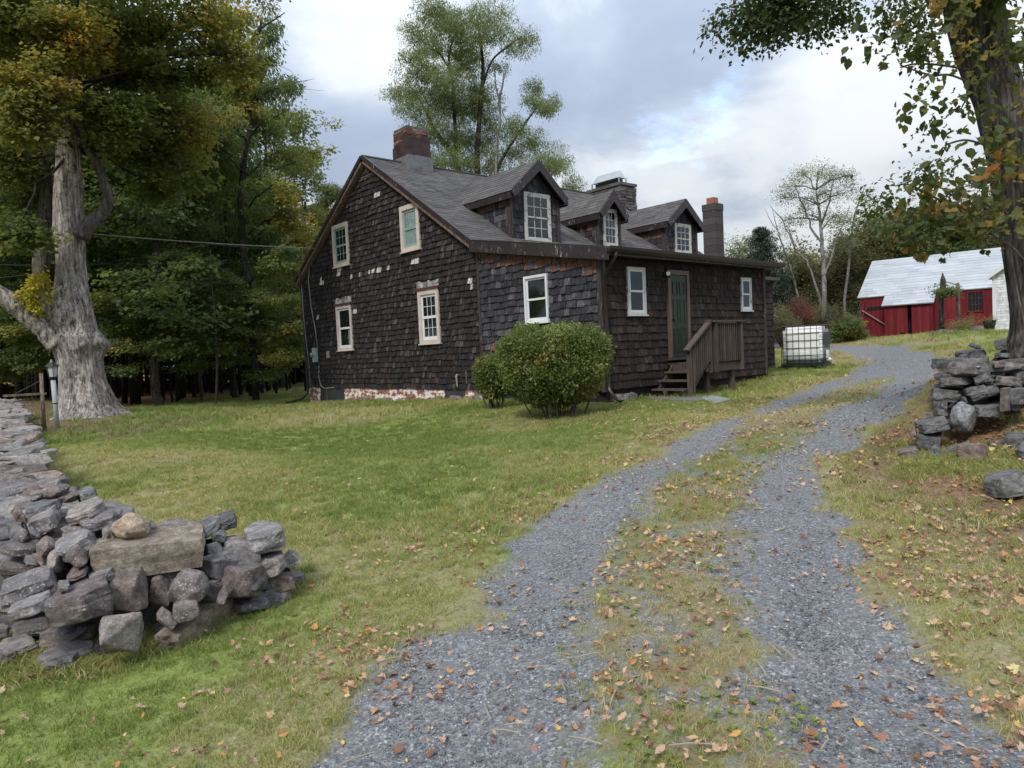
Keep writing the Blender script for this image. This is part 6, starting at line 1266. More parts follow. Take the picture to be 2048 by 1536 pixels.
for i, y in enumerate(ys):
    cx_ = (xl[i]+xr[i])/2; c = at(cx_, y, TD); rr = (xr[i]-xl[i])/2*wpx(cx_, TD)
    if i == 0: c.z = mb_.z-.15
    for j in range(NA):
        a_ = 2*math.pi*j/NA; ca_, sa_ = math.cos(a_), math.sin(a_)      # a=0: towards picture right; -90: towards viewer
        z = c.z; flare = max(0, 1-(z-mb_.z)/1.6)
        nn = mn.noise(Vector((ca_*1.1, sa_*1.1, z*.45)))*.11+mn.noise(Vector((ca_*2.6, sa_*2.6, z*.8+7)))*.07
        tw = a_+z*.12; nn += mn.noise(Vector((math.cos(tw)*7, math.sin(tw)*7, z*.9)))*.045+abs(mn.noise(Vector((math.cos(tw)*14, math.sin(tw)*14, z*1.3+3))))*-.05
        nn += flare**2*(.10+.22*max(0, math.cos(5*a_+1.0)))*.6
        r2 = rr*(1+nn)
        x_, y_ = c.x+(rd[0]*ca_+vd[0]*sa_)*r2, c.y+(rd[1]*ca_+vd[1]*sa_)*r2
        add = 0
        if sa_ < .35:
            pxx = cx_+(ca_*rr)/wpx(cx_, TD)
            for (bx_, by_, br_, ba_) in bl3:
                dx_ = (pxx-bx_)*wpx(cx_, TD); dz_ = (y-by_)*hpx(cx_, TD); q_ = (dx_*dx_+dz_*dz_)/(br_*br_)
                if q_ < 4: add += ba_*math.exp(-q_*1.4)*(1+.5*mn.noise(Vector((x_*6, y_*6, z*6))))
            q_ = (((pxx-122)*wpx(cx_, TD))**2+((y-590)*hpx(cx_, TD))**2)/.0036
            if q_ < 4: add -= .16*math.exp(-q_)
        x_ += (rd[0]*ca_+vd[0]*sa_)*add; y_ += (rd[1]*ca_+vd[1]*sa_)*add; vts.append((x_, y_, z))
for i in range(len(ys)-1):
    for j in range(NA): fcs.append((i*NA+j, i*NA+(j+1) % NA, (i+1)*NA+(j+1) % NA, (i+1)*NA+j))
setp(MB().add(vts, fcs).build('trunk', M['bark_old'], None, True), maple)
def tubs(pts, rpx, d=TD, dd=None):
    P_ = [at(x_, y_, d+(dd[i] if dd else 0)) for i, (x_, y_) in enumerate(pts)]; return P_, [r_*wpx(pts[0][0], d) for r_ in rpx]
def tubobj(nm, specs, mat, root, seed=1):
    b = MB()
    for k, (pts, rr) in enumerate(specs):
        P_, Q = [], []; r_ = random.Random(seed+k)
        for i in range(len(pts)-1):
            p0, p1, p2, p3 = pts[max(0, i-1)], pts[i], pts[i+1], pts[min(len(pts)-1, i+2)]
            for j in range(6):
                t = j/6; P_.append(.5*((2*p1)+(p2-p0)*t+(2*p0-5*p1+4*p2-p3)*t*t+(3*p1-p0-3*p2+p3)*t**3)); Q.append((rr[i]+(rr[i+1]-rr[i])*t)*r_.uniform(.93, 1.08))
        P_.append(pts[-1]); Q.append(rr[-1]); b.tube(P_, Q, 12)
    return setp(b.build(nm, mat, None, True), root)
tubobj('lower_limb', [tubs([(118, 690), (98, 668), (78, 650), (52, 632), (20, 602), (-30, 575), (-110, 540), (-190, 470), (-240, 380)], [26, 25, 21, 19, 22, 20, 15, 10, 4], TD-.2)], M['bark_old'], maple)
tubobj('right_limb', [tubs([(160, 475), (182, 446), (205, 426), (217, 398), (208, 365), (190, 320), (172, 290), (166, 250), (160, 190), (156, 140)], [20, 17, 14, 12, 11, 10, 9, 8, 7, 6], TD-.5), tubs([(172, 292), (150, 262), (128, 225), (105, 190), (80, 150)], [7, 7, 6, 5, 4], TD-.4)], M['bark_mid'], maple)
tubobj('rear_stem', [tubs([(125, 640), (96, 600), (82, 560), (86, 480), (92, 400), (88, 330), (72, 250)], [20, 20, 19, 17, 15, 13, 9], TD+1.2)], M['bark_mid'], maple)
tubobj('upper_limbs', [tubs([(140, 120), (190, 40), (250, 30), (290, 20), (292, -30)], [10, 9, 10, 9, 7], TD+.5), tubs([(150, 80), (230, 120), (330, 108), (400, 103), (470, 104), (510, 75), (522, 45), (505, 25)], [8, 7, 7, 6, 5, 4, 3, 1.5], TD+.8), tubs([(515, 60), (548, 40), (570, 25)], [2, 1.5, .8], TD+.8), tubs([(330, 108), (362, 70), (370, 40)], [4, 3, 2], TD+.8), tubs([(130, 160), (60, 110), (10, 60)], [9, 6, 4], TD), tubs([(140, 120), (150, 20), (160, -60)], [9, 7, 4], TD)], M['bark_dark'], maple)
B = []
mc = [(40, 40, 90, 60, 230, 0), (130, 70, 70, 60, 200, .28), (40, 130, 90, 60, 220, .1), (72, 158, 60, 40, 150, .30), (190, 105, 60, 44, 140, .28), (20, 230, 70, 50, 150, 0), (50, 262, 50, 32, 90, .22), (60, 215, 50, 30, 90, .15), (230, 60, 70, 50, 160, 0), (300, 60, 70, 60, 170, .0), (250, 140, 70, 50, 160, -.05), (330, 150, 70, 50, 150, -.05),
      (240, 215, 70, 45, 150, -.05), (320, 230, 70, 45, 140, .0), (260, 290, 60, 40, 120, -.1), (400, 40, 60, 50, 110, .2), (450, 60, 50, 45, 90, .3), (420, 140, 60, 40, 110, .1), (480, 110, 50, 40, 70, .15), (370, 250, 50, 50, 100, .25), (330, 310, 60, 40, 110, 0), (215, 262, 34, 36, 60, -.05), (10, 330, 60, 50, 110, 0), (60, 390, 50, 50, 90, -.1), (40, 460, 50, 40, 80, -.05), (365, 330, 40, 40, 60, .1), (300, 370, 60, 30, 70, -.1),
      (200, -80, 260, 90, 500, 0), (-100, 100, 120, 200, 350, 0), (450, -60, 120, 60, 150, .1)]
for i, (x_, y_, w_, h_, n_, ts) in enumerate(mc): B.append(blob(x_, y_, TD+((-1.2, .6, 1.8)[i % 3] if i not in (1, 3, 6, 7) else -1.8), w_, h_, int(n_*.72), None, ts))
crown(maple, B, 'maple', 5, .9, (.40, .16), 4, .5)
b = MB()
for i, bl in enumerate(B[:27]): twigs(b, at(148, max(20, min(300, mc[i][1]+60)), TD), Vector(bl[0]), 5, (bl[1]*.5, bl[2]*.5, bl[3]*.4), .05, 900+i)
setp(b.build('branches', M['bark_dark'], None, True), maple)
o = crown(maple, [blob(76, 570, TD-.6, 22, 25, 30), blob(48, 585, TD-.6, 20, 10, 14), blob(88, 555, TD-.6, 16, 20, 16), blob(74, 620, TD-.6, 10, 22, 12), blob(60, 600, TD-.5, 14, 14, 10)], 'yellow', 6, .75, (.5, .3), 4, .12, name='sprouts')
# ---------------------------------------------------------------- woodland edge on the left
def gbase(px, d):
    g = gdir(px); x_, y_ = CP[0]+g[0]*d, CP[1]+g[1]*d; return Vector((x_, y_, h(x_, y_)))
def ztop(px, py, d): return at(px, py, d).z
fl = [  # px, dist, trunk px half width, top py, label, tint, spray
 (-60, 34, 9, -40, 'dark spreading woodland tree at the far left edge behind the maple limb', -.02, 'forest'),
 (40, 38, 8, 0, 'dark woodland tree seen left of the old maple trunk, above the post', -.05, 'forest'),
 (200, 36, 7, 60, 'woodland tree with low dark boughs just right of the old maple trunk', -.05, 'forest'),
 (312, 33, 10, 40, 'straight furrowed woodland tree standing alone at the lawn edge', -.08, 'forest'),
 (392, 36, 4, 150, 'slender young woodland tree between two thicker trunks', .0, 'forest'),
 (345, 44, 8, 120, 'tall shaded tree deeper in the woods behind the slender one', -.1, 'forest'),
 (470, 38, 6, 130, 'feathery light green tree leaning out over the lawn beside the sky', .05, 'locust2'),
 (560, 46, 7, 190, 'tree with yellowing crown at the end of the woods, left of the gable', .24, 'forest'),
 (610, 52, 7, 300, 'golden olive tree close to the left eave of the house', .24, 'forest'),
 (130, 46, 8, 60, 'broad dark tree in the woods directly behind the old maple', -.1, 'forest'),
 (430, 50, 8, 160, 'rounded dark green tree at the heart of the wood', -.05, 'forest'),
 (520, 41, 4, 330, 'low understorey tree with drooping golden tipped boughs', .12, 'forest'),
]
for i, (px, d, tw, tp, lab, ts, key) in enumerate(fl):
    r_ = random.Random(400+i); base = gbase(px, d); zt_ = ztop(px, tp, d); tr_ = tw*wpx(px, d)
    trunk = [Vector((base.x+r_.gauss(0, .2), base.y+r_.gauss(0, .2), base.z+(zt_-base.z)*t)) for t in (.03, .35, .65, .88)]
    bls = []; Hh_ = zt_-base.z; nb = 14
    for k in range(nb):
        t = .20+.76*k/(nb-1); rad_ = (2.6 if tw > 5 else 1.7)*(1.15-.55*abs(t-.45)); a_ = r_.uniform(0, 6.28)+k*2.4; off = rad_*r_.uniform(.35, .95)
        bls.append((Vector((base.x+math.cos(a_)*off, base.y+math.sin(a_)*off, base.z+Hh_*t)), rad_*.8, rad_*.8, rad_*.42, 52 if tw > 5 else 34, ts+r_.gauss(0, .05)))
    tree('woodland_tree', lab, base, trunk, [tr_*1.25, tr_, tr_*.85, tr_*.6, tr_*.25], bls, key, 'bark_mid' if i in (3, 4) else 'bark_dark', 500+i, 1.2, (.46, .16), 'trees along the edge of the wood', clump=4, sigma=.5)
# boughs that reach over the lawn and read singly in the photograph
bo = [(430, 235, 60, 50, .3), (470, 180, 60, 45, .25), (540, 120, 45, 45, .0), (590, 165, 30, 25, 0), (560, 175, 50, 30, 0), (510, 240, 60, 40, 0), (570, 230, 30, 30, .1), (590, 325, 30, 20, .1), (560, 300, 50, 40, .1), (545, 370, 45, 40, .2), (575, 420, 35, 50, .28), (480, 320, 70, 40, .0), (420, 300, 60, 40, .0), (520, 50, 60, 40, -.05), (600, 480, 30, 60, .28), (560, 520, 50, 50, .15), (540, 440, 50, 40, .1), (600, 590, 40, 40, .2), (590, 650, 40, 30, .3), (540, 655, 60, 30, .1)]
root = empty('leaning_ash_tree', gbase(505, 33), label='tall feathery leaved tree whose outer boughs stand against the sky left of the house', cat='tree')
bb = MB(); base = gbase(505, 33); limb(bb, [base-Vector((0, 0, .2)), at(500, 600, 33), at(480, 400, 33), at(500, 220, 33), at(540, 120, 33)], [.16, .14, .12, .08, .03], 3, 9, .02); setp(bb.build('trunk', M['bark_dark'], None, True), root)
BL = [blob(x_, y_, 33+(i % 3-1)*1.5, w_*.95, h_*.9, int(w_*h_/42), None, ts) for i, (x_, y_, w_, h_, ts) in enumerate(bo)]; bb = MB()
for i, bl in enumerate(BL): twigs(bb, at(495, min(640, bo[i][1]+50), 33), Vector(bl[0]), 5, (bl[1]*.6, bl[2]*.6, bl[3]*.5), .05, 77+i)
setp(bb.build('limbs', M['bark_dark'], None, True), root); crown(root, BL[:1]+BL[2:9]+BL[11:14], 'locust2', 9, .85, (.5, .12), 6, .3); crown(root, BL[9:11]+BL[14:]+BL[1:2], 'forest', 10, .85, (.5, .16), 6, .3)
# low golden tipped boughs and saplings in front of the dark interior
un = [(330, 575, 22, 8, .45), (440, 690, 40, 14, .35), (525, 690, 35, 10, .3), (410, 640, 40, 14, .1), (350, 650, 45, 14, .05), (300, 640, 50, 16, .0), (240, 690, 35, 16, .25), (235, 660, 30, 16, .1), (470, 720, 30, 12, .1), (210, 600, 30, 20, .25), (540, 600, 60, 20, .12), (500, 640, 50, 18, .05), (60, 660, 60, 24, .12), (50, 720, 55, 22, .15), (20, 740, 40, 18, .1), (90, 690, 40, 18, .1), (430, 560, 60, 18, .0), (270, 560, 50, 20, .0), (370, 520, 60, 18, 0), (300, 470, 50, 18, 0), (480, 590, 50, 14, .05), (560, 720, 40, 20, .2), (600, 700, 30, 30, .2), (150, 720, 50, 22, .0), (250, 740, 40, 12, .0), (380, 735, 40, 12, 0), (540, 745, 50, 16, .1), (330, 700, 50, 18, 0), (470, 660, 60, 20, .05), (390, 600, 60, 20, .05), (280, 610, 50, 20, 0), (30, 620, 50, 26, .05), (20, 560, 50, 26, .05)]
root = empty('understorey_tree', gbase(425, 31.5), label='thin sapling with long level boughs tipped with gold, in front of the dark wood', cat='tree'); bb = MB(); base = gbase(425, 31.5); limb(bb, [base, at(430, 640, 31.5), at(420, 500, 31.5)], [.05, .045, .02], 3, 7, .02); setp(bb.build('trunk', M['bark_mid'], None, True), root)
BL = [blob(x_, y_, 31.8+(i % 3)*.6, w_, h_, int(w_*h_/13), None, ts) for i, (x_, y_, w_, h_, ts) in enumerate(un)]; crown(root, BL, 'forest', 19, .62, (.45, .14), 5, .3)
# far mass of the wood: trunks and foliage nobody could count
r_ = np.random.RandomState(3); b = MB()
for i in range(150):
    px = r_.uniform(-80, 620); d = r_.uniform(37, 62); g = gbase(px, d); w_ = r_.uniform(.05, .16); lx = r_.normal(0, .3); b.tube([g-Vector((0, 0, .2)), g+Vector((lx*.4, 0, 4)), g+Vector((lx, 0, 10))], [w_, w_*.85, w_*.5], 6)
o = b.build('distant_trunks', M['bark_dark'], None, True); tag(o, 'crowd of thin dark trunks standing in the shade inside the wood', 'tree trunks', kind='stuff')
n = 3600; px = r_.uniform(-160, 640, n); d = r_.uniform(48, 74, n); gx = np.array([gdir(p) for p in px]); XY = CP[:2]+gx*d[:, None]
topz = np.interp(px, [-160, 0, 300, 480, 560, 640], [19, 19, 18, 15, 11, 8])*(d/55); z0 = H(XY[:, 0], XY[:, 1]); zz = z0+np.abs(r_.rand(n))**.8*topz
lo_ = zz < z0+3.2; d2 = np.where(lo_, np.maximum(d, 60), d); XY = CP[:2]+gx*d2[:, None]
o = scatter('distant_woods', np.stack([XY[:, 0], XY[:, 1], zz], 1), np.stack([r_.normal(0, .4, n), r_.normal(0, .4, n), r_.uniform(0, 6.28, n)], 1), r_.uniform(2.4, 4., n), np.clip(r_.normal(.28, .15, n)+(px > 540)*.25, 0, 1), 'grp_forest', SPR['forest']); tag(o, 'deep dark mass of woodland foliage filling the background on the left', 'woods', kind='stuff')
# ---------------------------------------------------------------- locust behind the house
LD = 41
base = gbase(965, LD); lc = [(863, 22, 40, 24), (972, 30, 48, 28), (836, 63, 45, 25), (925, 55, 55, 35), (1049, 79, 24, 22), (1030, 95, 20, 12), (822, 115, 30, 22), (904, 90, 50, 35), (930, 120, 45, 35), (858, 137, 45, 25), (822, 178, 40, 22), (795, 182, 18, 14), (877, 170, 55, 30), (925, 185, 48, 35), (904, 219, 60, 35), (836, 213, 40, 22), (964, 178, 26, 30), (972, 232, 28, 40), (863, 260, 40, 28), (915, 270, 50, 35), (960, 280, 42, 35), (1082, 205, 30, 22), (1068, 178, 18, 20), (1104, 205, 20, 16), (1030, 254, 28, 24), (1054, 290, 42, 26), (1110, 314, 34, 24), (1085, 330, 50, 22), (1002, 318, 42, 24), (1145, 372, 22, 26), (890, 320, 50, 24), (945, 336, 50, 20), (900, 40, 40, 20), (985, 60, 30, 20), (1000, 130, 14, 10), (845, 95, 30, 18)]
BL = [blob(x_, y_, LD+(i % 3-1)*1.6, w_, h_, int(w_*h_/9.5)+8, None, 0) for i, (x_, y_, w_, h_) in enumerate(lc)]
root = empty('locust_tree', base, label='tall airy light green locust tree rising behind the house roof', cat='tree')
def Lp(*pts): return [at(x_, y_, LD) for x_, y_ in pts]
wp = wpx(930, LD)*.62
tubobj('trunk', [([base]+Lp((955, 344), (956, 280), (962, 200), (966, 140), (962, 90), (955, 40)), [k*wp for k in (12, 9, 8, 7, 6, 4, 2)]), (Lp((930, 420), (915, 330), (888, 285), (868, 258), (853, 225), (835, 190)), [k*wp for k in (9, 8, 7, 6, 4, 2)]), (Lp((925, 430), (914, 340), (910, 250), (905, 170), (898, 110), (915, 60)), [k*wp for k in (7, 6, 6, 5, 4, 2)])], M['bark_dark'], root, 3)
tubobj('limbs', [(Lp((975, 400), (998, 330), (1040, 262), (1068, 222), (1085, 200)), [k*wp for k in (6, 5, 4, 3, 1.5)]), (Lp((966, 170), (985, 120), (1020, 90), (1045, 72)), [k*wp for k in (4, 3, 2.5, 1.5)]), (Lp((905, 150), (880, 108), (862, 98)), [k*wp for k in (4, 3, 1.5)]), (Lp((868, 258), (885, 230), (890, 200)), [k*wp for k in (3, 2, 1)]), (Lp((1000, 360), (1060, 330), (1120, 350)), [k*wp for k in (3, 2, 1)])], M['bark_dark'], root, 5)
crown(root, BL, 'locust', 31, .6, (.68, .22), 3, .7)
dd_ = empty('dead_snag', gbase(1000, 40), label='bare forked grey snag standing right of the tall locust tree', cat='tree'); g = gbase(1000, 40)
tubobj('trunk', [([g]+[at(x_, y_, 40) for x_, y_ in ((992, 330), (1000, 250), (999, 200), (1006, 165), (1008, 140))], [k*wp for k in (7, 5, 4, 4, 3, 1)]), ([at(x_, y_, 40) for x_, y_ in ((999, 200), (992, 175), (990, 150), (987, 120))], [k*wp for k in (3, 2.2, 1.6, .8)]), ([at(x_, y_, 40) for x_, y_ in ((1004, 220), (1012, 238), (1028, 232))], [k*wp for k in (2, 1.5, .8)]), ([at(x_, y_, 40) for x_, y_ in ((1007, 160), (1013, 142), (1016, 134))], [k*wp for k in (2, 1.5, .6)])], M['bark_pale'], dd_, 7)
# tree glimpsed left of the gable
tree('grey_green_tree', 'distant grey-green tree just left of the gable peak', gbase(655, 62), [at(655, 600, 62), at(655, 430, 62), at(655, 370, 62)], [.25, .22, .15, .05], [blob(655, 375, 62, 34, 26, 120), blob(640, 410, 62, 32, 24, 110), blob(670, 400, 62, 30, 30, 110), blob(630, 450, 62, 40, 30, 110, None, -.1), (at(660, 480, 62), 2, 2, 2, 90, 0)], 'locust', 'bark_mid', 61, .8, (.25, .15))
# ---------------------------------------------------------------- trees on the right, behind tank and barn
def pxtree(name, label, px, d, pts, rpx, blobs, key, bk, seed, size, tint, cat='tree', group=None, dens=16., limbs=(), clump=6, sigma=.34, branch=True):
    base = gbase(px, d); BL = [blob(x_, y_, d+((i % 3)-1)*.8, w_, h_, int(w_*h_/dens)+6, None, ts) for i, (x_, y_, w_, h_, ts) in enumerate(blobs)]; w_ = wpx(px, d)
    return tree(name, label, base, [at(x_, y_, d) for x_, y_ in pts], [k*w_*.62 for k in rpx], BL, key, bk, seed, size, tint, group, cat, [([at(x_, y_, d) for x_, y_ in lp_], [k*w_*.6 for k in lr]) for lp_, lr in limbs], branch, clump, sigma, 9)
pxtree('pale_tree', 'slim pale barked tree with a thin open crown between the tank and the barn', 1648, 50, [(1650, 600), (1646, 520), (1640, 440), (1632, 380)], [10, 8.5, 7, 5, 2], [(1635, 345, 40, 20, 0), (1590, 372, 36, 20, 0), (1665, 360, 28, 18, 0), (1610, 395, 34, 14, 0), (1650, 385, 30, 14, 0), (1600, 345, 20, 12, 0), (1560, 395, 24, 18, 0), (1690, 385, 26, 18, 0), (1620, 430, 30, 20, -.1), (1672, 430, 30, 22, -.1), (1700, 350, 18, 12, 0), (1575, 440, 24, 20, -.1)], 'pale', 'bark_pale', 71, .75, (.55, .2), dens=11,
       limbs=[([(1648, 620), (1630, 560), (1612, 520), (1590, 500), (1575, 450)], [5, 4, 3.5, 3, 1]), ([(1645, 500), (1620, 440), (1600, 400), (1590, 370)], [5, 3.5, 2.5, 1]), ([(1642, 450), (1660, 400), (1668, 360)], [4, 3, 1]), ([(1650, 560), (1672, 480), (1700, 410)], [4, 3, 1]), ([(1590, 500), (1565, 440), (1540, 410)], [2.5, 2, .8])])
pxtree('pale_tree', 'second pale tree with bare upper twigs, right of the slim pale barked tree', 1690, 54, [(1690, 600), (1700, 500), (1712, 420), (1730, 370)], [6, 5, 4, 3, 1], [(1740, 392, 26, 16, 0), (1700, 440, 34, 22, 0), (1735, 440, 30, 22, 0), (1690, 480, 30, 22, 0), (1770, 420, 24, 20, 0)], 'pale', 'bark_pale', 72, .8, (.5, .2), dens=14)
pxtree('bare_tree', 'bare grey tree with crooked twigs left of the pale barked trees', 1585, 47, [(1600, 600), (1575, 520), (1555, 460), (1545, 420)], [5, 4, 3, 2, .6], [(1555, 470, 30, 30, 0), (1580, 520, 30, 30, 0)], 'pale', 'bark_pale', 73, .6, (.4, .2), dens=60, limbs=[([(1575, 520), (1545, 500), (1525, 480)], [2, 1.3, .5]), ([(1560, 470), (1540, 440), (1530, 415)], [2, 1.2, .4]), ([(1590, 560), (1560, 545), (1540, 550)], [2, 1.2, .4])])
for i, (px, py, d, w_, h_, ts, key, lab) in enumerate([(1480, 500, 60, 44, 40, 0, 'pale', 'thin leaved pale tree behind the concrete block chimney'), (1690, 520, 58, 56, 70, -.05, 'brush', 'brushy grey-green tree behind the pale trunks'), (1760, 462, 60, 62, 60, .1, 'brush', 'olive and gold crowned tree above the left end of the barn roof'), (1830, 455, 60, 62, 56, .12, 'forest', 'rusty green tree above the middle of the barn roof'), (1600, 545, 56, 60, 64, .02, 'brush', 'yellow-green bushy tree left of the pale trunks'), (1900, 450, 62, 60, 60, 0, 'forest', 'dark green tree above the barn roof beside the vine covered trunk'), (1540, 590, 60, 60, 50, .02, 'brush', 'dull olive tree at the end of the house wing'), (1990, 450, 64, 70, 60, 0, 'brush', 'olive tree far behind the vine covered trunk'), (1700, 500, 66, 50, 50, 0, 'pale', 'misty pale tree rising behind the brush left of the barn')]):
    bl = [(px, py, w_*.55, h_*.5, ts), (px-w_*.45, py+h_*.4, w_*.5, h_*.5, ts), (px+w_*.45, py+h_*.35, w_*.5, h_*.5, ts), (px, py+h_*.9, w_*.7, h_*.6, ts-.05), (px-w_*.6, py+h_*1.1, w_*.5, h_*.5, ts-.05), (px+w_*.6, py+h_*1.1, w_*.5, h_*.5, ts), (px, py+h_*1.6, w_*.9, h_*.4, ts-.1), (px-w_*.2, py-h_*.4, w_*.35, h_*.35, ts), (px+w_*.35, py-h_*.25, w_*.3, h_*.3, ts)]
    pxtree('hedgerow_tree', lab, px, d, [(px, 640), (px+3, 560), (px-2, py+10), (px, py-h_*.3)], [6, 5, 4, 3, 1], bl, key, 'bark_mid', 80+i, 1.1, (.45, .2), group='trees behind the barn and tank', dens=6.5 if key != 'pale' else 8)
for i, (px, py, d, w_, h_, key, lab, t0) in enumerate([(1592, 620, 44, 44, 30, 'red', 'reddish brown shrub behind the water tank', .5), (1565, 640, 41, 34, 36, 'brush', 'tangled brown shrub at the end of the house, behind the tank', .3), (1695, 655, 43, 34, 28, 'forest', 'rounded dark green shrub beside the left end of the barn', .55), (1630, 640, 46, 40, 30, 'brush', 'grey brushy shrub under the pale tree', .2), (1672, 640, 49, 40, 34, 'brush', 'twiggy shrub between the pale tree and the barn', .35)]):
    g = gbase(px, d); root = empty('shrub', g, label=lab, cat='shrub'); b = MB(); r__ = random.Random(i)
    for k in range(16): a_ = r__.uniform(0, 6.28); b.tube([g, g+Vector((math.cos(a_)*.5, math.sin(a_)*.5, .8)), g+Vector((math.cos(a_)*1.1, math.sin(a_)*1.1, r__.uniform(1.3, 2.2)))], [.03, .022, .006], 5)
    setp(b.build('stems', M['bark_mid'], None), root); crown(root, [blob(px, py, d, w_, h_, 210), blob(px-w_*.5, py+h_*.4, d, w_*.5, h_*.6, 90), blob(px+w_*.5, py+h_*.4, d, w_*.5, h_*.6, 90)], key, 60+i, .55, (t0, .2), 6, .3)
# spruce
SD = 46; base = gbase(1532, SD); root = empty('spruce_tree', base, label='dark spruce showing over the end of the wing roof', cat='tree'); tp_ = at(1532, 452, SD); b = MB(); b.tube([base, tp_], [.22, .02], 8); P, T = [], []; r_ = random.Random(5)
Hs = tp_.z-base.z
for k in range(34):
    t = .12+.86*k/33; z = base.z+Hs*t; L_ = (1-t)*3.4+.25
    for j in range(9):
        a_ = r_.uniform(0, 6.28); l2 = L_*r_.uniform(.65, 1.1); e_ = Vector((base.x+math.cos(a_)*l2, base.y+math.sin(a_)*l2, z-.12*l2+.1)); b.tube([(base.x, base.y, z), e_], [.03, .008], 4)
        for q_ in np.linspace(.25, 1, max(2, int(l2/.35))): P.append(Vector((base.x, base.y, z)).lerp(e_, q_)); T.append(r_.random())
setp(b.build('trunk', M['bark_dark'], None), root)
SPR['spruce'] = sprays('spruce_spray', 'quad', 30, .30, .20, .22, .9, 'leaf_spruce', .25); n = len(P); rs = np.random.RandomState(2)
setp(scatter('crown', [tuple(p) for p in P], np.stack([rs.normal(0, .2, n), rs.normal(0, .2, n), rs.uniform(0, 6.28, n)], 1), rs.uniform(.7, 1.1, n), T, 'grp_spruce', SPR['spruce']), root)
# far hedgerow mass closing the horizon on the right and behind the house
r_ = np.random.RandomState(8); n = 2100; px = r_.uniform(1380, 2250, n); d = r_.uniform(66, 92, n); gx = np.array([gdir(p) for p in px]); XY = CP[:2]+gx*d[:, None]; z0 = H(XY[:, 0], XY[:, 1]); hh = np.interp(px, [1380, 1500, 1700, 1900, 2250], [7.5, 8, 9, 12, 14])
o = scatter('distant_hedgerow', np.stack([XY[:, 0], XY[:, 1], z0+r_.rand(n)*hh], 1), np.stack([r_.normal(0, .4, n), r_.normal(0, .4, n), r_.uniform(0, 6.28, n)], 1), r_.uniform(2, 3.2, n), np.clip(r_.normal(.45, .2, n), 0, 1), 'grp_brush', SPR['brush']); tag(o, 'dull olive mass of brush and trees closing the view on the right', 'woods', kind='stuff')
# ---------------------------------------------------------------- vine covered tree on the right
RD = 9.6
rows = [(-260, 1800, 1900), (-100, 1850, 1965), (0, 1883, 2005), (99, 1904, 2025), (210, 1946, 2058), (344, 1976, 2090), (480, 2000, 2115), (600, 2018, 2135), (660, 2020, 2142), (700, 2012, 2155), (725, 1995, 2170)]
rb = at(2080, 712, RD); rb.z = h(rb.x, rb.y); rt = empty('vine_covered_tree', rb, label='leaning dark trunk at the right edge wrapped in large leaved vines', cat='tree')
ra = np.array(rows, float); ys = np.linspace(730, -260, 150); xl = np.interp(ys, ra[:, 0], ra[:, 1]); xr = np.interp(ys, ra[:, 0], ra[:, 2])
vd = np.array([rb.x-CP[0], rb.y-CP[1]]); vd /= np.linalg.norm(vd); rd = np.array([vd[1], -vd[0]]); vts, fcs = [], []; NA = 96
for i, y in enumerate(ys):
    cx_ = (xl[i]+xr[i])/2; c = at(cx_, y, RD+.3); rr = (xr[i]-xl[i])/2*wpx(cx_, RD)
    for j in range(NA):
        a_ = 2*math.pi*j/NA; ca_, sa_ = math.cos(a_), math.sin(a_); z = c.z
        nn = mn.noise(Vector((ca_*1.2, sa_*1.2, z*.5)))*.08+mn.noise(Vector((ca_*9, sa_*9, z*1.1)))*.09-abs(mn.noise(Vector((ca_*15, sa_*15, z*1.6))))*.10+max(0, 1-(z-rb.z)/.7)**2*.25*(1+max(0, math.cos(4*a_)))
        vts.append((c.x+(rd[0]*ca_+vd[0]*sa_)*rr*(1+nn), c.y+(rd[1]*ca_+vd[1]*sa_)*rr*(1+nn), z))
for i in range(len(ys)-1):
    for j in range(NA): fcs.append((i*NA+j, i*NA+(j+1) % NA, (i+1)*NA+(j+1) % NA, (i+1)*NA+j))
setp(MB().add(vts, fcs).build('trunk', M['bark_right'], None, True), rt)
tubobj('vine_stems', [([at(x_, y_, RD-.35) for x_, y_ in q_], [.012, .011, .01, .008, .006, .004][:len(q_)]) for q_ in (((2060, 700), (2030, 560), (2010, 440), (1975, 300), (1950, 180), (1920, 60)), ((2080, 560), (2030, 500), (1985, 470), (1930, 430)), ((2010, 440), (1960, 400), (1900, 380)), ((1970, 290), (1930, 280), (1890, 290)), ((1950, 170), (1900, 150), (1860, 150), (1800, 130)), ((1940, 140), (1880, 130), (1830, 128), (1800, 135)), ((1960, 430), (1880, 400), (1820, 370), (1790, 372)))], M['bark_mid'], rt, 4)
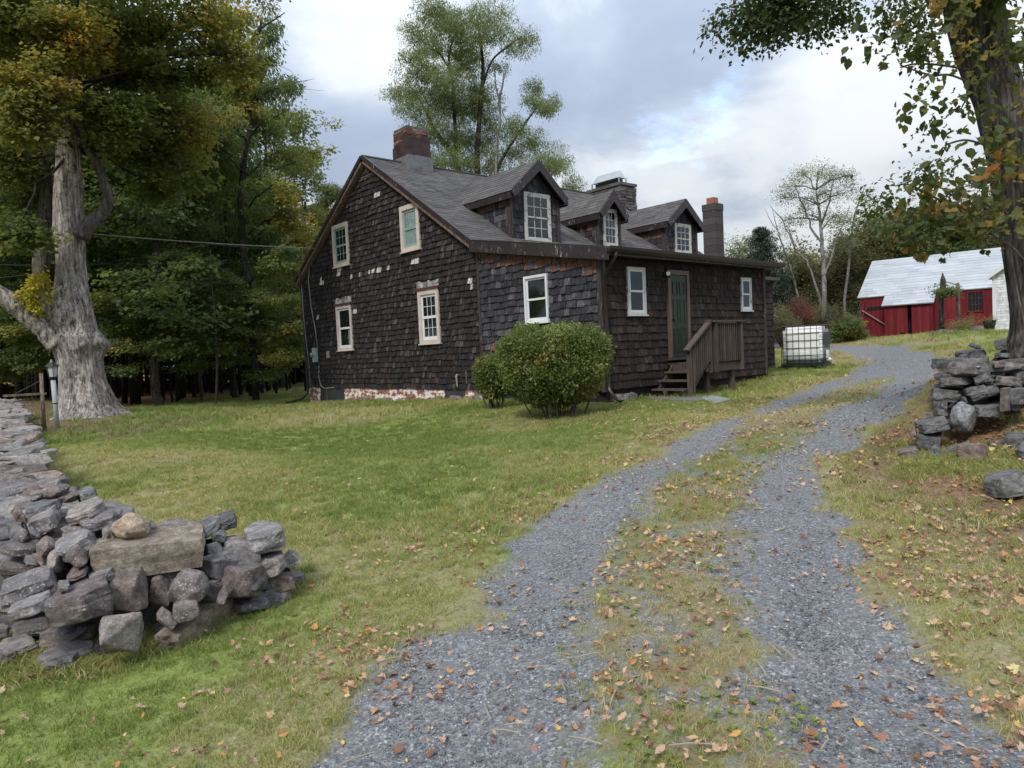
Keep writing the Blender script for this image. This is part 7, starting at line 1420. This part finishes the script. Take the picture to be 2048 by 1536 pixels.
vb = [(1740, 14, 40, 22, 0, 'fine'), (1799, 30, 55, 30, 0, 'fine'), (1785, 62, 30, 36, -.1, 'right'), (1760, 90, 16, 22, -.1, 'right'), (1859, 40, 50, 40, .1, 'rightm'), (1859, 85, 34, 18, .1, 'fine'), (1880, 112, 26, 16, .25, 'right'), (1814, 132, 14, 14, 0, 'right'), (1871, 141, 26, 12, 0, 'right'), (1820, 160, 16, 16, 0, 'right'), (1859, 200, 32, 28, .1, 'right'), (1895, 195, 26, 34, -.1, 'right'), (1855, 240, 22, 30, .1, 'right'), (1904, 246, 32, 32, 0, 'right'), (1880, 285, 18, 24, .25, 'right'), (1919, 270, 30, 24, 0, 'rightm'), (1901, 329, 18, 22, 0, 'right'), (1799, 359, 26, 28, -.1, 'fine'), (1829, 374, 32, 26, .1, 'right'), (1874, 359, 28, 22, 0, 'right'), (1925, 374, 36, 32, 0, 'right'), (1859, 419, 55, 32, -.05, 'right'), (1784, 434, 38, 26, 0, 'fine'), (1814, 449, 40, 30, .1, 'rightm'), (1919, 419, 42, 32, 0, 'rightm'), (1964, 419, 42, 34, .1, 'rightm'),
      (1880, 440, 50, 24, .05, 'rightm'), (1930, 448, 50, 22, .08, 'rightm'), (1850, 462, 36, 14, .15, 'rightm'), (1800, 460, 26, 16, .1, 'fine'), (1960, 460, 34, 16, .1, 'rightm'), (1770, 395, 30, 20, 0, 'fine'), (1890, 10, 50, 30, .1, 'rightm'), (1940, 90, 40, 40, .1, 'rightm'), (1960, 180, 36, 40, .1, 'rightm'), (1990, 260, 40, 40, 0, 'right'), (1985, 340, 40, 40, .15, 'rightm'), (2020, 400, 40, 40, .1, 'rightm'), (2030, 120, 30, 60, 0, 'rightm'), (2040, 40, 30, 50, 0, 'rightm'), (1990, 30, 50, 40, 0, 'right'), (2045, 240, 24, 60, .1, 'rightm'), (2040, 330, 24, 50, .1, 'rightm'), (1990, 440, 36, 26, .15, 'rightm'), (1930, 300, 20, 30, .0, 'right'), (1945, 330, 24, 30, 0, 'right')]
by = {}
for i, (x_, y_, w_, h_, ts, key) in enumerate(vb):
    dd = RD-.25-(i % 4)*.22 if x_ > 1930 else RD-.2-(i % 5)*.3; by.setdefault(key, []).append(blob(x_, y_, dd, w_, h_, int(w_*h_/(60 if key == 'fine' else 140 if x_ > 1930 else 165 if y_ < 345 else 125))+1, .3, ts))
crown(rt, by['right'], 'right', 41, .88, (.46, .22), 3, .40, name='vine_leaves'); crown(rt, by['rightm'], 'rightm', 42, .64, (.45, .22), 3, .5, name='vine_leaves'); crown(rt, by['fine'], 'fine', 43, .9, (.3, .25), 4, .4, name='fine_leaves')
hb = [(1500, 20, 36, 28), (1480, 50, 18, 22), (1545, 15, 45, 26), (1530, 50, 30, 20), (1590, 25, 40, 28), (1620, 40, 24, 22), (1650, 12, 40, 18), (1575, 0, 60, 26), (1675, 5, 12, 18), (1560, -50, 90, 30), (1700, -110, 90, 30), (1850, -90, 90, 50), (1980, -80, 100, 60)]
tubobj('overhead_limb', [([at(x_, y_, RD-.2) for x_, y_ in ((1850, -120), (1760, -90), (1650, -50), (1560, -20), (1500, 0))], [.09, .07, .05, .03, .01]), ([at(x_, y_, RD-.2) for x_, y_ in ((1600, -30), (1570, 20), (1550, 50))], [.02, .012, .004])], M['bark_dark'], rt, 9)
crown(rt, [blob(x_, y_, RD-.3+(i % 3)*.3, w_, h_, int(w_*h_/30)+3, .3, 0) for i, (x_, y_, w_, h_) in enumerate(hb)], 'fine', 44, 1.0, (.12, .12), 4, .5, name='overhead_leaves')
# ---------------------------------------------------------------- clipped bushes by the wing
def bush(label, px, py, d, w_, h_, n, seed, t0):
    c = at(px, py, d); rx, rz = w_*wpx(px, d), h_*hpx(px, d); gz = h(c.x, c.y); root = empty('bush', (c.x, c.y, gz), label=label, cat='bush')
    r_ = np.random.RandomState(seed); u = r_.normal(0, 1, (n, 3)); u /= np.linalg.norm(u, axis=1)[:, None]; pw = 4.; u /= (np.abs(u[:, :2])**2).sum(1)[:, None]**.5*0+((np.hypot(u[:, 0], u[:, 1])**pw+np.abs(u[:, 2])**pw)**(1/pw))[:, None]
    f = np.where(r_.rand(n) < .7, r_.uniform(.9, 1.03, n), r_.uniform(.5, .95, n)); f = np.where((r_.rand(n) < .03) & (u[:, 2] > -.2), r_.uniform(1.03, 1.12, n), f); lump_ = 1+.09*np.array([mn.noise(Vector(q)*2.2+Vector((seed, 0, 0))) for q in u]); P = u*(f*lump_)[:, None]; low = np.clip((-u[:, 2]-.15)/.85, 0, 1); P[:, :2] *= (1-.26*low)[:, None]
    P = P*np.array([rx, rx*.95, rz])+np.array(c); k = (P[:, 2] > gz+.05) & (r_.rand(n) > low*.12); P = P[k]; n = len(P)
    ns = np.array([mn.noise(Vector(q)*1.6+Vector((9, seed, 0))) for q in P]); T = np.clip(r_.normal(t0, .2, n)+np.where(ns > .36, .34, 0), 0, 1)
    setp(scatter('foliage', P, np.stack([r_.normal(0, .8, n), r_.normal(0, .8, n), r_.uniform(0, 6.28, n)], 1), r_.uniform(.8, 1.25, n), T, 'grp_bush', SPR['bush']), root)
    b = MB(); rr = random.Random(seed)
    for i in range(16):
        a_ = rr.uniform(0, 6.28); q = rr.uniform(.15, .5)*rx; s_ = Vector((c.x+math.cos(a_)*q, c.y+math.sin(a_)*q, gz-.05)); e_ = Vector((c.x+math.cos(a_)*q*1.7, c.y+math.sin(a_)*q*1.7, c.z)); b.tube([s_, s_.lerp(e_, .5)+Vector((rr.gauss(0, .05), rr.gauss(0, .05), 0)), e_], [.014, .011, .006], 5)
    setp(b.build('stems', M['bark_mid'], None), root); return root
bg_ = bush('large clipped bush with rust tinged leaves in front of the wing corner', 1109, 731, 13.6, 107, 73, 3600, 3, .42)
bush('small round bush between the large bush and the gable wall', 986, 752, 15.7, 33, 36, 1000, 4, .35)
g = gp(1146, 826); stk = MB().tube([g-Vector((0, 0, .1)), g+Vector((-.01, 0, .42))], [.035, .033], 8).build('stake', M['galv'], None, True); tag(stk, 'short grey pipe stake standing in front of the large bush', 'stake')
# vine and flowers by the barn
for i, (px, py, d, w_, h_, key, lab, t0, sz) in enumerate([(1892, 582, 28.6, 24, 15, 'forest', 'green vine tangle hanging on the post in front of the barn', .5, .32), (1925, 652, 28, 28, 8, 'brush', 'yellowish flower bed plants in front of the red barn', .7, .28), (1935, 640, 28.5, 14, 12, 'brush', 'taller yellow-green plant beside the flower pot', .65, .25), (1979, 641, 26.9, 9, 5, 'brush', 'faded yellow plant growing in the black flower pot', .7, .2)]):
    g = gbase(px, d) if i else at(px, py+14, d); root = empty('vine' if i == 0 else 'plant', g, label=lab, cat='vine' if i == 0 else 'plant'); c = at(px, py, d)
    b = MB(); r__ = random.Random(i)
    for k in range(9): b.tube([g, c+Vector((r__.gauss(0, .2), r__.gauss(0, .2), r__.gauss(0, .1)))], [.012, .004], 4)
    setp(b.build('stems', M['bark_mid'], None), root); crown(root, [blob(px, py, d, w_, h_, 90 if i < 2 else 30)], key, 200+i, sz, (t0, .15), 5, .3)
# yellow weeds on the left wall and grass tufts round the stones
n = 1500; r_ = np.random.RandomState(12); px = np.concatenate([r_.uniform(0, 620, n//2), r_.uniform(1790, 2048, n//2)]); py = np.concatenate([np.interp(px[:n//2], [0, 200, 420, 620], [1335, 1330, 1235, 1150])+r_.normal(0, 16, n//2), np.interp(px[n//2:], [1790, 1900, 2048], [935, 925, 950])+r_.normal(0, 18, n//2)])
pts = np.array([tuple(gp(a_, b_)) for a_, b_ in zip(px, py)]); o = scatter('long_grass', pts, np.stack([np.zeros(n), np.zeros(n), r_.uniform(0, 6.28, n)], 1), r_.uniform(.8, 1.5, n), np.clip(r_.normal(.5, .2, n), 0, 1), 'tufts', tufts); tag(o, 'longer unmown grass growing round the feet of the stone walls', 'grass', kind='stuff')
